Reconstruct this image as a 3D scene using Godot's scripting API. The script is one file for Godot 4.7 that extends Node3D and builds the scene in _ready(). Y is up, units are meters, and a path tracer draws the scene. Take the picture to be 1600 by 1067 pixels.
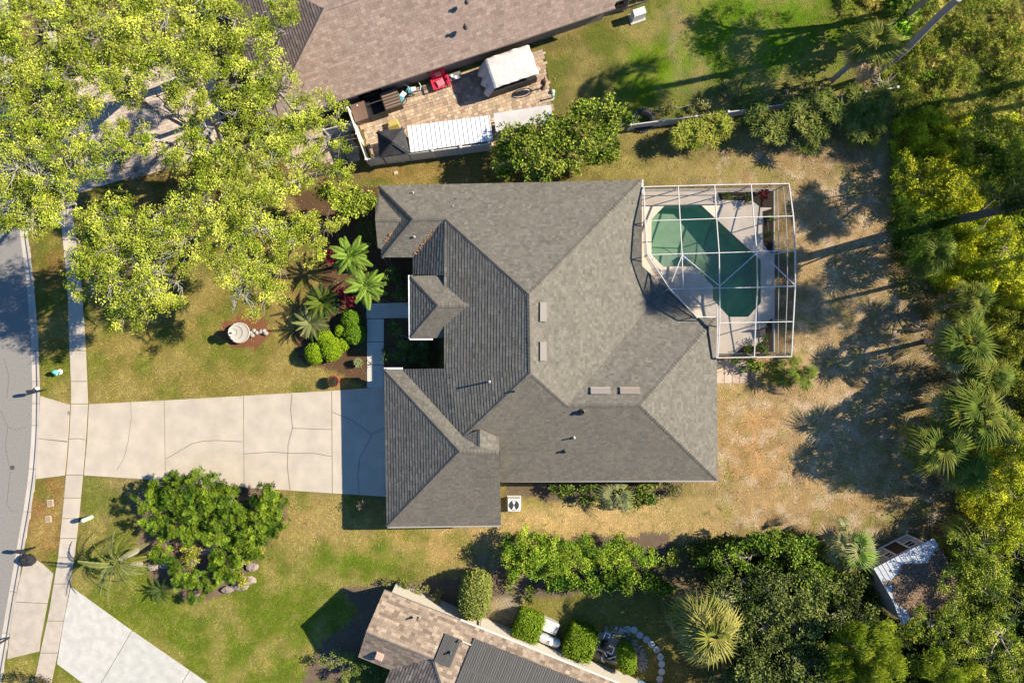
extends Node3D

# Scale: 22 photo pixels per metre at ground level; drone height in metres.
const S := 22.0
const CH := 48.3
const GX0 := -66.0
const GY0 := -66.0
const GC := 6.0
const GW := 290
const GH := 201

var rng := RandomNumberGenerator.new()
var na := FastNoiseLite.new()
var nb := FastNoiseLite.new()
var nc := FastNoiseLite.new()
var M := {}
var L := {}
var taken := {}
var pitch := 1.0
var eave_h := 2.6
var gcol := PackedColorArray()
var gtype := PackedByteArray()


# A mesh under construction: flat or smooth triangles with linear vertex colours.
class MB:
	var v := PackedVector3Array()
	var n := PackedVector3Array()
	var c := PackedColorArray()

	func tri(a: Vector3, b: Vector3, d: Vector3, col: Color) -> void:
		var nn := (d - a).cross(b - a).normalized()
		v.append(a); v.append(b); v.append(d)
		n.append(nn); n.append(nn); n.append(nn)
		c.append(col); c.append(col); c.append(col)

	func quad(a: Vector3, b: Vector3, d: Vector3, e: Vector3, col: Color) -> void:
		tri(a, b, d, col)
		tri(a, d, e, col)

	func tri_out(a: Vector3, b: Vector3, d: Vector3, out: Vector3, col: Color) -> void:
		if (d - a).cross(b - a).dot(out) < 0.0:
			tri(a, d, b, col)
		else:
			tri(a, b, d, col)

	func quad_out(a: Vector3, b: Vector3, d: Vector3, e: Vector3, out: Vector3, col: Color) -> void:
		if (d - a).cross(b - a).dot(out) < 0.0:
			quad(e, d, b, a, col)
		else:
			quad(a, b, d, e, col)

	func smooth(a: Vector3, b: Vector3, d: Vector3, x: Vector3, y: Vector3, z: Vector3, col: Color) -> void:
		if (d - a).cross(b - a).dot(x + y + z) < 0.0:
			v.append(a); v.append(d); v.append(b)
			n.append(x); n.append(z); n.append(y)
		else:
			v.append(a); v.append(b); v.append(d)
			n.append(x); n.append(y); n.append(z)
		c.append(col); c.append(col); c.append(col)

	# A box with chamfered upper edges.
	func box(t: Transform3D, s: Vector3, col: Color, ch := 0.0) -> void:
		var h := s * 0.5
		var lo: Array[Vector3] = []
		var mi: Array[Vector3] = []
		var hi: Array[Vector3] = []
		for k in 4:
			var sx := -1.0 if k == 0 or k == 3 else 1.0
			var sz := -1.0 if k < 2 else 1.0
			lo.append(t * Vector3(sx * h.x, -h.y, sz * h.z))
			mi.append(t * Vector3(sx * h.x, h.y - ch, sz * h.z))
			hi.append(t * Vector3(sx * (h.x - ch), h.y, sz * (h.z - ch)))
		var mid := t.origin
		for k in 4:
			var j := (k + 1) % 4
			quad_out(lo[k], lo[j], mi[j], mi[k], (lo[k] + mi[j]) * 0.5 - mid, col)
			if ch > 0.0:
				quad_out(mi[k], mi[j], hi[j], hi[k], (mi[k] + hi[j]) * 0.5 - mid, col)
		quad_out(hi[0], hi[1], hi[2], hi[3], t.basis.y, col)
		quad_out(lo[0], lo[1], lo[2], lo[3], -t.basis.y, col)

	# A square bar between two points.
	func bar(a: Vector3, b: Vector3, w: float, hgt: float, col: Color) -> void:
		var d := b - a
		if d.length() < 0.001:
			return
		var z := d.normalized()
		var up := Vector3.UP if absf(z.y) < 0.95 else Vector3.RIGHT
		var x := up.cross(z).normalized()
		var y := z.cross(x)
		box(Transform3D(Basis(x, y, z), (a + b) * 0.5), Vector3(w, hgt, d.length()), col)

	func tube(p: Array, r: Array, sides: int, col: Color, cap := true) -> void:
		var rings := []
		var norms := []
		for i in p.size():
			var d: Vector3 = (p[mini(i + 1, p.size() - 1)] - p[maxi(i - 1, 0)])
			d = d.normalized() if d.length() > 0.0001 else Vector3.UP
			var x := (Vector3.FORWARD if absf(d.y) > 0.9 else Vector3.UP).cross(d).normalized()
			var y := d.cross(x)
			var ring: Array[Vector3] = []
			var nr: Array[Vector3] = []
			for k in sides:
				var an := TAU * k / sides
				var o := x * cos(an) + y * sin(an)
				nr.append(o)
				ring.append(p[i] + o * float(r[i]))
			rings.append(ring)
			norms.append(nr)
		for i in p.size() - 1:
			for k in sides:
				var j := (k + 1) % sides
				smooth(rings[i][k], rings[i][j], rings[i + 1][j], norms[i][k], norms[i][j], norms[i + 1][j], col)
				smooth(rings[i][k], rings[i + 1][j], rings[i + 1][k], norms[i][k], norms[i + 1][j], norms[i + 1][k], col)
		if cap:
			for e in [0, p.size() - 1]:
				var out: Vector3 = p[e] - p[1 if e == 0 else e - 1]
				for k in sides:
					tri_out(p[e], rings[e][k], rings[e][(k + 1) % sides], out, col)

	# Turned shape: profile of (radius, height) round a vertical axis.
	func lathe(at: Vector3, prof: Array, sides: int, col: Color) -> void:
		for i in prof.size() - 1:
			var a: Vector2 = prof[i]
			var b: Vector2 = prof[i + 1]
			for k in sides:
				var t0 := TAU * k / sides
				var t1 := TAU * (k + 1) / sides
				var d0 := Vector3(cos(t0), 0, sin(t0))
				var d1 := Vector3(cos(t1), 0, sin(t1))
				var e := b - a
				var nx := e.y
				var ny := -e.x
				if nx == 0.0 and ny == 0.0:
					continue
				var n0 := (d0 * nx + Vector3.UP * ny).normalized()
				var n1 := (d1 * nx + Vector3.UP * ny).normalized()
				if a.x > 0.0001:
					smooth(at + d0 * a.x + Vector3.UP * a.y, at + d1 * a.x + Vector3.UP * a.y, at + d1 * b.x + Vector3.UP * b.y, n0, n1, n1, col)
				if b.x > 0.0001:
					smooth(at + d0 * a.x + Vector3.UP * a.y, at + d1 * b.x + Vector3.UP * b.y, at + d0 * b.x + Vector3.UP * b.y, n0, n1, n0, col)

	# A rock or a rounded mass.
	func lump(at: Vector3, r: Vector3, rough: float, sd: int, col: Color, rings := 6, sides := 9) -> void:
		var f := FastNoiseLite.new()
		f.seed = sd
		f.frequency = 0.9
		var p := []
		for i in rings + 1:
			var row: Array[Vector3] = []
			for k in sides:
				var th := PI * i / rings
				var ph := TAU * k / sides
				var d := Vector3(sin(th) * cos(ph), cos(th), sin(th) * sin(ph))
				row.append(at + d * r * (1.0 + rough * f.get_noise_3dv(d * 1.7)))
			p.append(row)
		for i in rings:
			for k in sides:
				var j := (k + 1) % sides
				quad_out(p[i][k], p[i][j], p[i + 1][j], p[i + 1][k], (p[i][k] + p[i + 1][j]) * 0.5 - at, col)

	# An upright prism over a plan polygon (x, z).
	func prism(poly: PackedVector2Array, y0: float, y1: float, col: Color, bottom := true) -> void:
		var idx := Geometry2D.triangulate_polygon(poly)
		for i in range(0, idx.size(), 3):
			var a := poly[idx[i]]
			var b := poly[idx[i + 1]]
			var d := poly[idx[i + 2]]
			tri_out(Vector3(a.x, y1, a.y), Vector3(b.x, y1, b.y), Vector3(d.x, y1, d.y), Vector3.UP, col)
			if bottom:
				tri_out(Vector3(a.x, y0, a.y), Vector3(b.x, y0, b.y), Vector3(d.x, y0, d.y), Vector3.DOWN, col)
		var cw := Geometry2D.is_polygon_clockwise(poly)
		for i in poly.size():
			var a := poly[i]
			var b := poly[(i + 1) % poly.size()]
			var o := Vector3(b.y - a.y, 0, a.x - b.x) * (-1.0 if cw else 1.0)
			quad_out(Vector3(a.x, y0, a.y), Vector3(b.x, y0, b.y), Vector3(b.x, y1, b.y), Vector3(a.x, y1, a.y), o, col)

	func mesh() -> ArrayMesh:
		var m := ArrayMesh.new()
		if v.is_empty():
			return m
		var a := []
		a.resize(Mesh.ARRAY_MAX)
		a[Mesh.ARRAY_VERTEX] = v
		a[Mesh.ARRAY_NORMAL] = n
		a[Mesh.ARRAY_COLOR] = c
		m.add_surface_from_arrays(Mesh.PRIMITIVE_TRIANGLES, a)
		return m


# ---------- helpers ----------
# a roof point: heights above the eave are scaled by the pitch
func PR(q: Array) -> Vector3:
	return P(q[0], q[1], eave_h + (q[2] - eave_h) * pitch)

func P(x: float, y: float, h := 0.0) -> Vector3:
	var k := (1.0 - h / CH) / S
	return Vector3((x - 800.0) * k, h, (y - 533.5) * k)

func G2(x: float, y: float) -> Vector2:
	return Vector2((x - 800.0) / S, (y - 533.5) / S)

func poly_of(a: Array) -> PackedVector2Array:
	var o := PackedVector2Array()
	for i in range(0, a.size(), 2):
		o.append(G2(a[i], a[i + 1]))
	return o

func R(a: float, b: float) -> float:
	return rng.randf_range(a, b)

func C(r: float, g: float, b: float) -> Color:
	return Color(r, g, b)

func grey(v: float) -> Color:
	return Color(v, v, v)

func numbered(called: String) -> String:
	var k: int = taken.get(called, 0)
	taken[called] = k + 1
	return called if k == 0 else "%s_%03d" % [called, k]

func tag(o: Node3D, label: String, category: String, group := "") -> void:
	o.set_meta("label", label)
	o.set_meta("category", category)
	if group:
		o.set_meta("group", group)

func thing(called: String, label: String, category: String, at := Vector3.ZERO, turn := 0.0, group := "") -> Node3D:
	var o := Node3D.new()
	o.name = numbered(called)
	add_child(o)
	o.position = at
	o.rotation.y = turn
	tag(o, label, category, group)
	return o

func part(called: String, b: MB, m: Material, parent: Node3D) -> MeshInstance3D:
	return inst(called, b.mesh(), m, parent)

func inst(called: String, mesh: Mesh, m: Material, parent: Node3D) -> MeshInstance3D:
	var o := MeshInstance3D.new()
	o.name = called
	o.mesh = mesh
	o.material_override = m
	parent.add_child(o, true)
	return o

func single(called: String, b: MB, m: Material, label: String, category: String, group := "") -> MeshInstance3D:
	var o := MeshInstance3D.new()
	o.name = numbered(called)
	o.mesh = b.mesh()
	o.material_override = m
	add_child(o)
	tag(o, label, category, group)
	return o

func struct(called: String, b: MB, m: Material) -> MeshInstance3D:
	var o := MeshInstance3D.new()
	o.name = numbered(called)
	o.mesh = b.mesh()
	o.material_override = m
	add_child(o)
	o.set_meta("kind", "structure")
	return o

func stuff(o: Node3D) -> Node3D:
	o.set_meta("kind", "stuff")
	return o

func copies(called: String, mesh: Mesh, m: Material, ts: Array, cs: PackedColorArray, parent: Node3D) -> MultiMeshInstance3D:
	var mm := MultiMesh.new()
	mm.transform_format = MultiMesh.TRANSFORM_3D
	mm.use_colors = true
	mm.mesh = mesh
	mm.instance_count = ts.size()
	for i in ts.size():
		mm.set_instance_transform(i, ts[i])
		mm.set_instance_color(i, cs[i])
	var o := MultiMeshInstance3D.new()
	o.name = called
	o.multimesh = mm
	o.material_override = m
	parent.add_child(o, true)
	return o

func noise_tex(freq: float, lo: float, hi: float, sd: int, oct := 4, size := 512) -> NoiseTexture2D:
	var f := FastNoiseLite.new()
	f.noise_type = FastNoiseLite.TYPE_SIMPLEX_SMOOTH
	f.seed = sd
	f.frequency = freq
	f.fractal_octaves = oct
	var g := Gradient.new()
	g.set_color(0, grey(lo))
	g.set_color(1, grey(hi))
	var t := NoiseTexture2D.new()
	t.width = size
	t.height = size
	t.seamless = true
	t.noise = f
	t.color_ramp = g
	return t

func mat(col: Color, rough := 0.8, tex: Texture2D = null, metres := 2.0, bump := 0.0) -> StandardMaterial3D:
	var m := StandardMaterial3D.new()
	m.albedo_color = col.linear_to_srgb()
	m.vertex_color_use_as_albedo = true
	m.roughness = rough
	if tex:
		m.albedo_texture = tex
		m.uv1_triplanar = true
		m.uv1_world_triplanar = true
		m.uv1_scale = Vector3.ONE / metres
		if bump > 0.0:
			m.heightmap_enabled = true
			m.heightmap_texture = tex
			m.heightmap_scale = bump
	return m

func leaf_mat(back: float, rough := 0.5) -> StandardMaterial3D:
	var m := mat(Color.WHITE, rough)
	m.backlight_enabled = true
	m.backlight = grey(back)
	m.metallic_specular = 0.16
	return m

# ---------- foliage pieces ----------
# A twig: leaves spread in a flattened ball.
func twig_mesh(count: int, rad: float, ll: float, lw: float, sd: int, flat := 0.6, tilt := 0.9) -> ArrayMesh:
	var r := RandomNumberGenerator.new()
	r.seed = sd
	var b := MB.new()
	for i in count:
		var p := Vector3(r.randf_range(-1, 1), r.randf_range(-1, 1) * flat, r.randf_range(-1, 1)) * rad
		var nn := (Vector3.UP + Vector3(r.randf_range(-1, 1), r.randf_range(-0.3, 0.6), r.randf_range(-1, 1)) * tilt).normalized()
		var an := r.randf() * TAU
		var d := Vector3(cos(an), r.randf_range(-0.5, 0.5), sin(an))
		d = (d - nn * d.dot(nn)).normalized()
		var s := nn.cross(d)
		var k := r.randf_range(0.75, 1.3)
		var tone := grey(r.randf_range(0.55, 1.4))
		var a := p - d * ll * 0.5 * k
		var e := p + d * ll * 0.5 * k - nn * ll * 0.12
		var q := p + s * lw * 0.5 * k + nn * lw * 0.18
		var w := p - s * lw * 0.5 * k + nn * lw * 0.18
		b.tri_out(a, q, e, nn, tone)
		b.tri_out(a, e, w, nn, tone)
	return b.mesh()

# A whorl: long leaves that spread from one centre like a rosette.
func whorl_mesh(count: int, ll: float, lw: float, lift: float, sd: int) -> ArrayMesh:
	var r := RandomNumberGenerator.new()
	r.seed = sd
	var b := MB.new()
	for i in count:
		var an := TAU * i / count + r.randf_range(-0.25, 0.25)
		var up := r.randf_range(lift - 0.25, lift + 0.35)
		var d := Vector3(cos(an), up, sin(an)).normalized()
		var s := Vector3.UP.cross(d).normalized()
		var k := r.randf_range(0.7, 1.15)
		var tone := grey(r.randf_range(0.78, 1.2))
		var mid := d * ll * 0.55 * k
		var tip := d * ll * k + Vector3.DOWN * ll * 0.3 * k
		var q := mid + s * lw * 0.5 + Vector3.UP * lw * 0.15
		var w := mid - s * lw * 0.5 + Vector3.UP * lw * 0.15
		b.tri_out(Vector3.ZERO, q, mid, Vector3.UP, tone)
		b.tri_out(Vector3.ZERO, mid, w, Vector3.UP, tone)
		b.tri_out(q, tip, mid, Vector3.UP, tone)
		b.tri_out(mid, tip, w, Vector3.UP, tone)
	return b.mesh()

# A tuft of grass blades.
func tuft_mesh(count: int, hgt: float, w: float, rad: float, sd: int) -> ArrayMesh:
	var r := RandomNumberGenerator.new()
	r.seed = sd
	var b := MB.new()
	for i in count:
		var an := r.randf() * TAU
		var d := Vector3(cos(an), 0, sin(an))
		var s := Vector3(-d.z, 0, d.x)
		var p := Vector3(r.randf_range(-1, 1), 0, r.randf_range(-1, 1)) * rad
		var k := r.randf_range(0.6, 1.2)
		var tone := grey(r.randf_range(0.75, 1.25))
		b.tri_out(p - s * w, p + s * w, p + d * hgt * 0.9 * k + Vector3.UP * hgt * 0.6 * k, Vector3.UP, tone)
	return b.mesh()

# A fan palm leaf: petiole along +z, then narrow folded segments bent down from it.
func fan_mesh(pl: float, rad: float, nseg: int, droop: float, sd: int) -> ArrayMesh:
	var r := RandomNumberGenerator.new()
	r.seed = sd
	var b := MB.new()
	var pc := C(1.1, 1.1, 0.75)
	var hub := Vector3(0, pl * 0.02, pl)
	b.tube([Vector3.ZERO, Vector3(0, pl * 0.05, pl * 0.5), hub], [0.03, 0.022, 0.016], 4, pc, false)
	var cb := cos(0.55 + droop * 0.5)
	var sb := sin(0.55 + droop * 0.5)
	for i in nseg:
		var f := float(i) / (nseg - 1)
		var an := lerpf(-2.0, 2.0, f) + r.randf_range(-0.06, 0.06)
		var side := absf(an) / 2.0
		var d := Vector3(sin(an), -sb * cos(an) + 0.1 * side, cb * cos(an)).normalized()
		var up := Vector3(0, cb, sb)
		var s := d.cross(up).normalized()
		var ln := rad * (0.68 + 0.32 * cos(an * 0.6)) * r.randf_range(0.8, 1.1)
		var w := rad * 0.05
		var fold := up * w * 0.7
		var mid := hub + d * ln * 0.5 + up * (0.07 * rad * (1.0 - side))
		var far := hub + d * ln * 0.78 + Vector3.DOWN * (droop * rad * 0.26)
		var tip := hub + d * ln * r.randf_range(0.92, 1.0) + Vector3.DOWN * (droop * rad * r.randf_range(0.4, 0.95))
		var tone := grey(r.randf_range(0.75, 1.25))
		b.tri_out(hub, mid + s * w + fold, mid, up, tone)
		b.tri_out(hub, mid, mid - s * w + fold, up, tone * 0.93)
		b.quad_out(mid + s * w + fold, far + s * w * 0.5, far, mid, up, tone)
		b.quad_out(mid, far, far - s * w * 0.5, mid - s * w + fold, up, tone * 0.93)
		b.tri_out(far + s * w * 0.5, tip, far, up, tone)
		b.tri_out(far, tip, far - s * w * 0.5, up, tone)
	return b.mesh()

# A feather palm leaf along +z with two rows of leaflets.
func feather_mesh(ln: float, pairs: int, leaf: float, w: float, arch: float, vee: float, sd: int) -> ArrayMesh:
	var r := RandomNumberGenerator.new()
	r.seed = sd
	var b := MB.new()
	var pts := []
	var rad := []
	for i in 9:
		var f := i / 8.0
		pts.append(Vector3(0, arch * ln * (f * 0.55 - f * f * 1.15), ln * f * (1.0 - 0.12 * arch * f)))
		rad.append(lerpf(0.026, 0.006, f))
	b.tube(pts, rad, 4, C(1.15, 1.15, 0.7), false)
	for i in pairs:
		var f := lerpf(0.14, 0.99, (i + 0.5) / pairs)
		var k := f * 8.0
		var p: Vector3 = pts[int(k)].lerp(pts[mini(int(k) + 1, 8)], k - int(k))
		var dir: Vector3 = (pts[mini(int(k) + 1, 8)] - pts[maxi(int(k), 0)]).normalized() if int(k) < 8 else Vector3(0, -0.5, 1).normalized()
		var sc := sin(PI * clampf(0.18 + f * 0.74, 0, 1)) * r.randf_range(0.85, 1.1)
		for side in [-1.0, 1.0]:
			var o := Vector3(side, vee, 0).normalized()
			var d := (o + dir * (0.45 + 0.5 * f)).normalized()
			var tip := p + d * leaf * sc + Vector3.DOWN * leaf * 0.22 * sc
			var mid := p + d * leaf * sc * 0.5
			var s := d.cross(Vector3.UP).normalized() * w
			var tone := grey(r.randf_range(0.8, 1.2))
			b.tri_out(p, mid + s, mid - s, Vector3.UP, tone)
			b.tri_out(mid + s, tip, mid - s, Vector3.UP, tone)
	return b.mesh()

# One broad plant: stems or a trunk with limbs, and a crown of leaf clumps.
func tree(called: String, label: String, cat: String, group: String, bx: float, by: float, tr: float, blobs: Array, o: Dictionary) -> Node3D:
	var at := P(bx, by)
	var t := thing(called, label, cat, at, 0.0, group)
	var bark: Material = M[o.get("bark", "oak_bark")]
	var mid := Vector3.ZERO
	for q in blobs:
		mid += P(q[0], q[1], q[2]) - at
	mid /= blobs.size()
	var fork: Vector3 = Vector3(mid.x * 0.3, mid.y * float(o.get("fork", 0.42)), mid.z * 0.3)
	var b := MB.new()
	var bc := Color.WHITE
	b.tube([Vector3(0, -0.1, 0), Vector3(0.02, 0.35, 0.02), fork * 0.5 + Vector3(R(-0.1, 0.1), 0, R(-0.1, 0.1)), fork], [tr * 1.5, tr * 1.1, tr * 0.95, tr * 0.8], 8, bc)
	var ts := []
	var cs := PackedColorArray()
	var ca: Color = o.ca
	var cb: Color = o.cb
	var subs: float = o.get("subs", 4.0)
	var per: int = o.get("n", 10)
	var flat: float = o.get("flat", 0.7)
	var srk: float = o.get("sr", 0.34)
	var big: float = o.get("scale", 1.0)
	var low: float = o.get("low", -0.25)
	var gapk: float = o.get("gap", -2.0)
	for q in blobs:
		var c := P(q[0], q[1], q[2]) - at
		var r: float = q[3]
		var m1 := fork.lerp(c, 0.5) + Vector3(R(-0.15, 0.15) * r, R(0.0, 0.2) * r, R(-0.15, 0.15) * r)
		b.tube([fork, m1, c], [tr * 0.62, tr * 0.4, tr * 0.2], 6, bc, false)
		var nodes: Array[Vector3] = []
		for k in int(ceil(r * 3.0)):
			var an := R(0, TAU)
			var st := fork.lerp(c, R(0.45, 1.0)).lerp(m1.lerp(c, R(0.0, 1.0)), 0.7)
			var nd := c + Vector3(cos(an) * R(0.25, 0.7) * r, R(-0.35, 0.35) * r * flat, sin(an) * R(0.25, 0.7) * r)
			var bend := st.lerp(nd, 0.55) + Vector3(R(-0.12, 0.12), R(0.0, 0.14), R(-0.12, 0.12)) * r
			b.tube([st, bend, nd], [tr * 0.24, tr * 0.17, tr * 0.09], 5, bc, false)
			nodes.append(nd)
		var ns := int(ceil(subs * r * r))
		for k in ns:
			var an := R(0, TAU)
			var yy := R(low, 1.0)
			var hr := sqrt(maxf(0.0, 1.0 - yy * yy))
			var rr := R(0.5, 1.0)
			var sp := c + Vector3(cos(an) * hr * r, yy * r * flat, sin(an) * hr * r) * rr
			if sp.y < 0.05:
				sp.y = R(0.05, 0.3)
			var from := nodes[0]
			for nd in nodes:
				if nd.distance_squared_to(sp) < from.distance_squared_to(sp):
					from = nd
			var el := from.lerp(sp, 0.5) + Vector3(R(-0.1, 0.1), R(-0.02, 0.12), R(-0.1, 0.1)) * r
			b.tube([from, el, sp], [maxf(tr * 0.09, 0.012), maxf(tr * 0.06, 0.010), 0.006], 4, bc, false)
			var sr := maxf(r * srk, 0.25) * R(0.75, 1.25)
			var tone := R(0.62, 1.25)
			var mix := R(0.0, 1.0)
			if gapk > -1.0 and na.get_noise_3dv((sp + at) * 1.6) < gapk:
				continue
			for j in per:
				var dd := Vector3(rng.randfn(0, 0.5), rng.randfn(0, 0.28), rng.randfn(0, 0.5)) * sr
				var p := sp + dd
				if p.y < 0.04:
					p.y = R(0.04, 0.2)
				var bs := Basis.from_euler(Vector3(R(-0.45, 0.45), R(0, TAU), R(-0.45, 0.45))).scaled(Vector3.ONE * R(0.75, 1.3) * big)
				ts.append(Transform3D(bs, p))
				cs.append(ca.lerp(cb, clampf(mix + R(-0.3, 0.3), 0, 1)) * tone)
	part(o.get("stem_name", "trunk"), b, bark, t)
	var cr := copies(o.get("crown_name", "crown"), L[o.get("leaf", "oak")], M[o.get("lm", "leaf")], ts, cs, t)
	stuff(cr)
	return t

# A clipped shrub: a dense skin of small leaves over a woody core.
func clipped(called: String, label: String, group: String, bx: float, by: float, size: Vector3, boxy: float, turn: float, ca: Color, cb: Color, dens: float, leaf := "small", base_h := 0.0) -> Node3D:
	var t := thing(called, label, "shrub", P(bx, by), turn, group)
	var core := MB.new()
	core.lump(Vector3(0, size.y * 0.5 + base_h, 0), Vector3(size.x, size.y, size.z) * 0.44, 0.05, 3, C(0.05, 0.05, 0.02), 8, 14)
	part("branches", core, M.plain, t)
	var ts := []
	var cs := PackedColorArray()
	var area := size.x * size.z + (size.x + size.z) * size.y * 1.6
	for i in int(area * dens):
		var d := Vector3(rng.randfn(0, 1), rng.randfn(0, 1), rng.randfn(0, 1)).normalized()
		if d.y < -0.75:
			continue
		# between a sphere and a box
		var e := 1.0 / maxf(maxf(absf(d.x), absf(d.y)), absf(d.z))
		var k := lerpf(1.0, minf(e, 1.65), boxy) * R(0.9, 1.0) * (1.0 + 0.05 * na.get_noise_3dv((d + t.position) * 9.0))
		var p := d * k * size * 0.5 + Vector3(0, size.y * 0.5 + base_h, 0)
		if p.y < 0.03:
			p.y = 0.03
		var up := (d + Vector3(R(-0.5, 0.5), R(0.0, 0.6), R(-0.5, 0.5))).normalized()
		var x := up.cross(Vector3(R(-1, 1), R(-1, 1), R(-1, 1))).normalized()
		ts.append(Transform3D(Basis(x, up, x.cross(up)).scaled(Vector3.ONE * R(0.8, 1.25)), p))
		cs.append(ca.lerp(cb, rng.randf()) * R(0.8, 1.2))
	stuff(copies("foliage", L[leaf], M.leaf, ts, cs, t))
	return t

# A fan palm with a trunk and separate fronds.
func fan_palm(label: String, group: String, bx: float, by: float, h: float, k: float, count: int, mats: Array, lean := Vector3.ZERO, tr := 0.17, called := "fan_palm", hang := -0.75) -> Node3D:
	var t := thing(called, label, "palm tree", P(bx, by), 0.0, group)
	var b := MB.new()
	var pts := []
	var rad := []
	var seg := maxi(6, int(h * 3.0))
	for i in seg + 1:
		var f := float(i) / seg
		pts.append(Vector3(lean.x * f * f, h * f - (0.1 if i == 0 else 0.0), lean.z * f * f))
		rad.append(tr * (1.25 if i == 0 else 1.0) * (1.08 if i % 2 else 0.95))
	b.tube(pts, rad, 10, Color.WHITE)
	part("trunk", b, M.palm_bark, t)
	var top: Vector3 = pts[seg]
	for i in count:
		var f := float(i) / count
		var an := i * 2.39996 + R(-0.5, 0.5)
		var el := lerpf(1.45, hang + 0.35, pow(f, 0.85)) + R(-0.22, 0.22)
		var o := inst("frond", L["fan%d" % (rng.randi() % 3)], M[mats[clampi(int(f * mats.size() + R(-1.3, 1.3)), 0, mats.size() - 1)]], t)
		o.transform = Transform3D(Basis.from_euler(Vector3(-el, an, R(-0.8, 0.8))).scaled(Vector3.ONE * k * R(0.62, 1.12)), top + Vector3(R(-0.08, 0.08), R(-0.1, 0.1) - f * 0.3, R(-0.08, 0.08)))
	return t

# A feather palm or cycad.
func feather_palm(called: String, label: String, group: String, cat: String, bx: float, by: float, h: float, k: float, count: int, leaf: String, mats: Array, el0 := 1.2, el1 := -0.35, tr := 0.13) -> Node3D:
	var t := thing(called, label, cat, P(bx, by), 0.0, group)
	var b := MB.new()
	var pts := []
	var rad := []
	for i in 7:
		pts.append(Vector3(0, h * i / 6.0 - (0.08 if i == 0 else 0.0), 0))
		rad.append(tr * (1.12 if i % 2 else 0.95))
	b.tube(pts, rad, 9, Color.WHITE)
	part("trunk", b, M.palm_bark, t)
	for i in count:
		var f := float(i) / count
		var an := i * 2.39996 + R(-0.15, 0.15)
		var el := lerpf(el0, el1, pow(f, 0.8)) + R(-0.1, 0.1)
		var o := inst("frond", L["%s%d" % [leaf, i % 2]], M[mats[mini(int(f * mats.size()), mats.size() - 1)]], t)
		o.transform = Transform3D(Basis.from_euler(Vector3(-el, an, R(-0.3, 0.3))).scaled(Vector3.ONE * k * R(0.85, 1.08)), Vector3(0, h + R(-0.04, 0.06), 0))
	return t

# A mass of wild growth nobody could count: hummocks of leaf clumps.
func undergrowth(called: String, label: String, px: Array, dens: float, hmax: float, ca: Color, cb: Color, leaf: String, sd: int, gap := -0.15) -> void:
	var poly := PackedVector2Array()
	var lo := Vector2(1e9, 1e9)
	var hi := -lo
	for i in range(0, px.size(), 2):
		var q := Vector2(px[i], px[i + 1])
		poly.append(q)
		lo = lo.min(q)
		hi = hi.max(q)
	var f := FastNoiseLite.new()
	f.seed = sd
	f.frequency = 0.5
	f.fractal_octaves = 4
	var ts := []
	var cs := PackedColorArray()
	var n := int((hi.x - lo.x) * (hi.y - lo.y) / (S * S) * dens)
	for i in n:
		var q := Vector2(R(lo.x, hi.x), R(lo.y, hi.y))
		if not Geometry2D.is_point_in_polygon(q, poly):
			continue
		var w := G2(q.x, q.y)
		var k := f.get_noise_2d(w.x, w.y)
		if k < gap + R(-0.1, 0.1):
			continue
		var top := hmax * clampf((k - gap) * 1.3, 0.08, 1.0)
		var y := top * (1.0 - pow(rng.randf(), 2.0) * 0.8)
		var tone := clampf(1.05 + 1.1 * nb.get_noise_2d(w.x * 2.0, w.y * 2.0) + R(-0.2, 0.2), 0.3, 1.6)
		var mix := clampf(0.5 + 0.9 * nc.get_noise_2d(w.x, w.y) + R(-0.25, 0.25), 0, 1)
		ts.append(Transform3D(Basis.from_euler(Vector3(R(-0.5, 0.5), R(0, TAU), R(-0.5, 0.5))).scaled(Vector3.ONE * R(0.7, 1.4)), Vector3(w.x, y + 0.03, w.y)))
		cs.append(ca.lerp(cb, mix) * tone)
	var o := copies(numbered(called), L[leaf], M.leaf, ts, cs, self)
	tag(o, label, "undergrowth")
	stuff(o)

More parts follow.
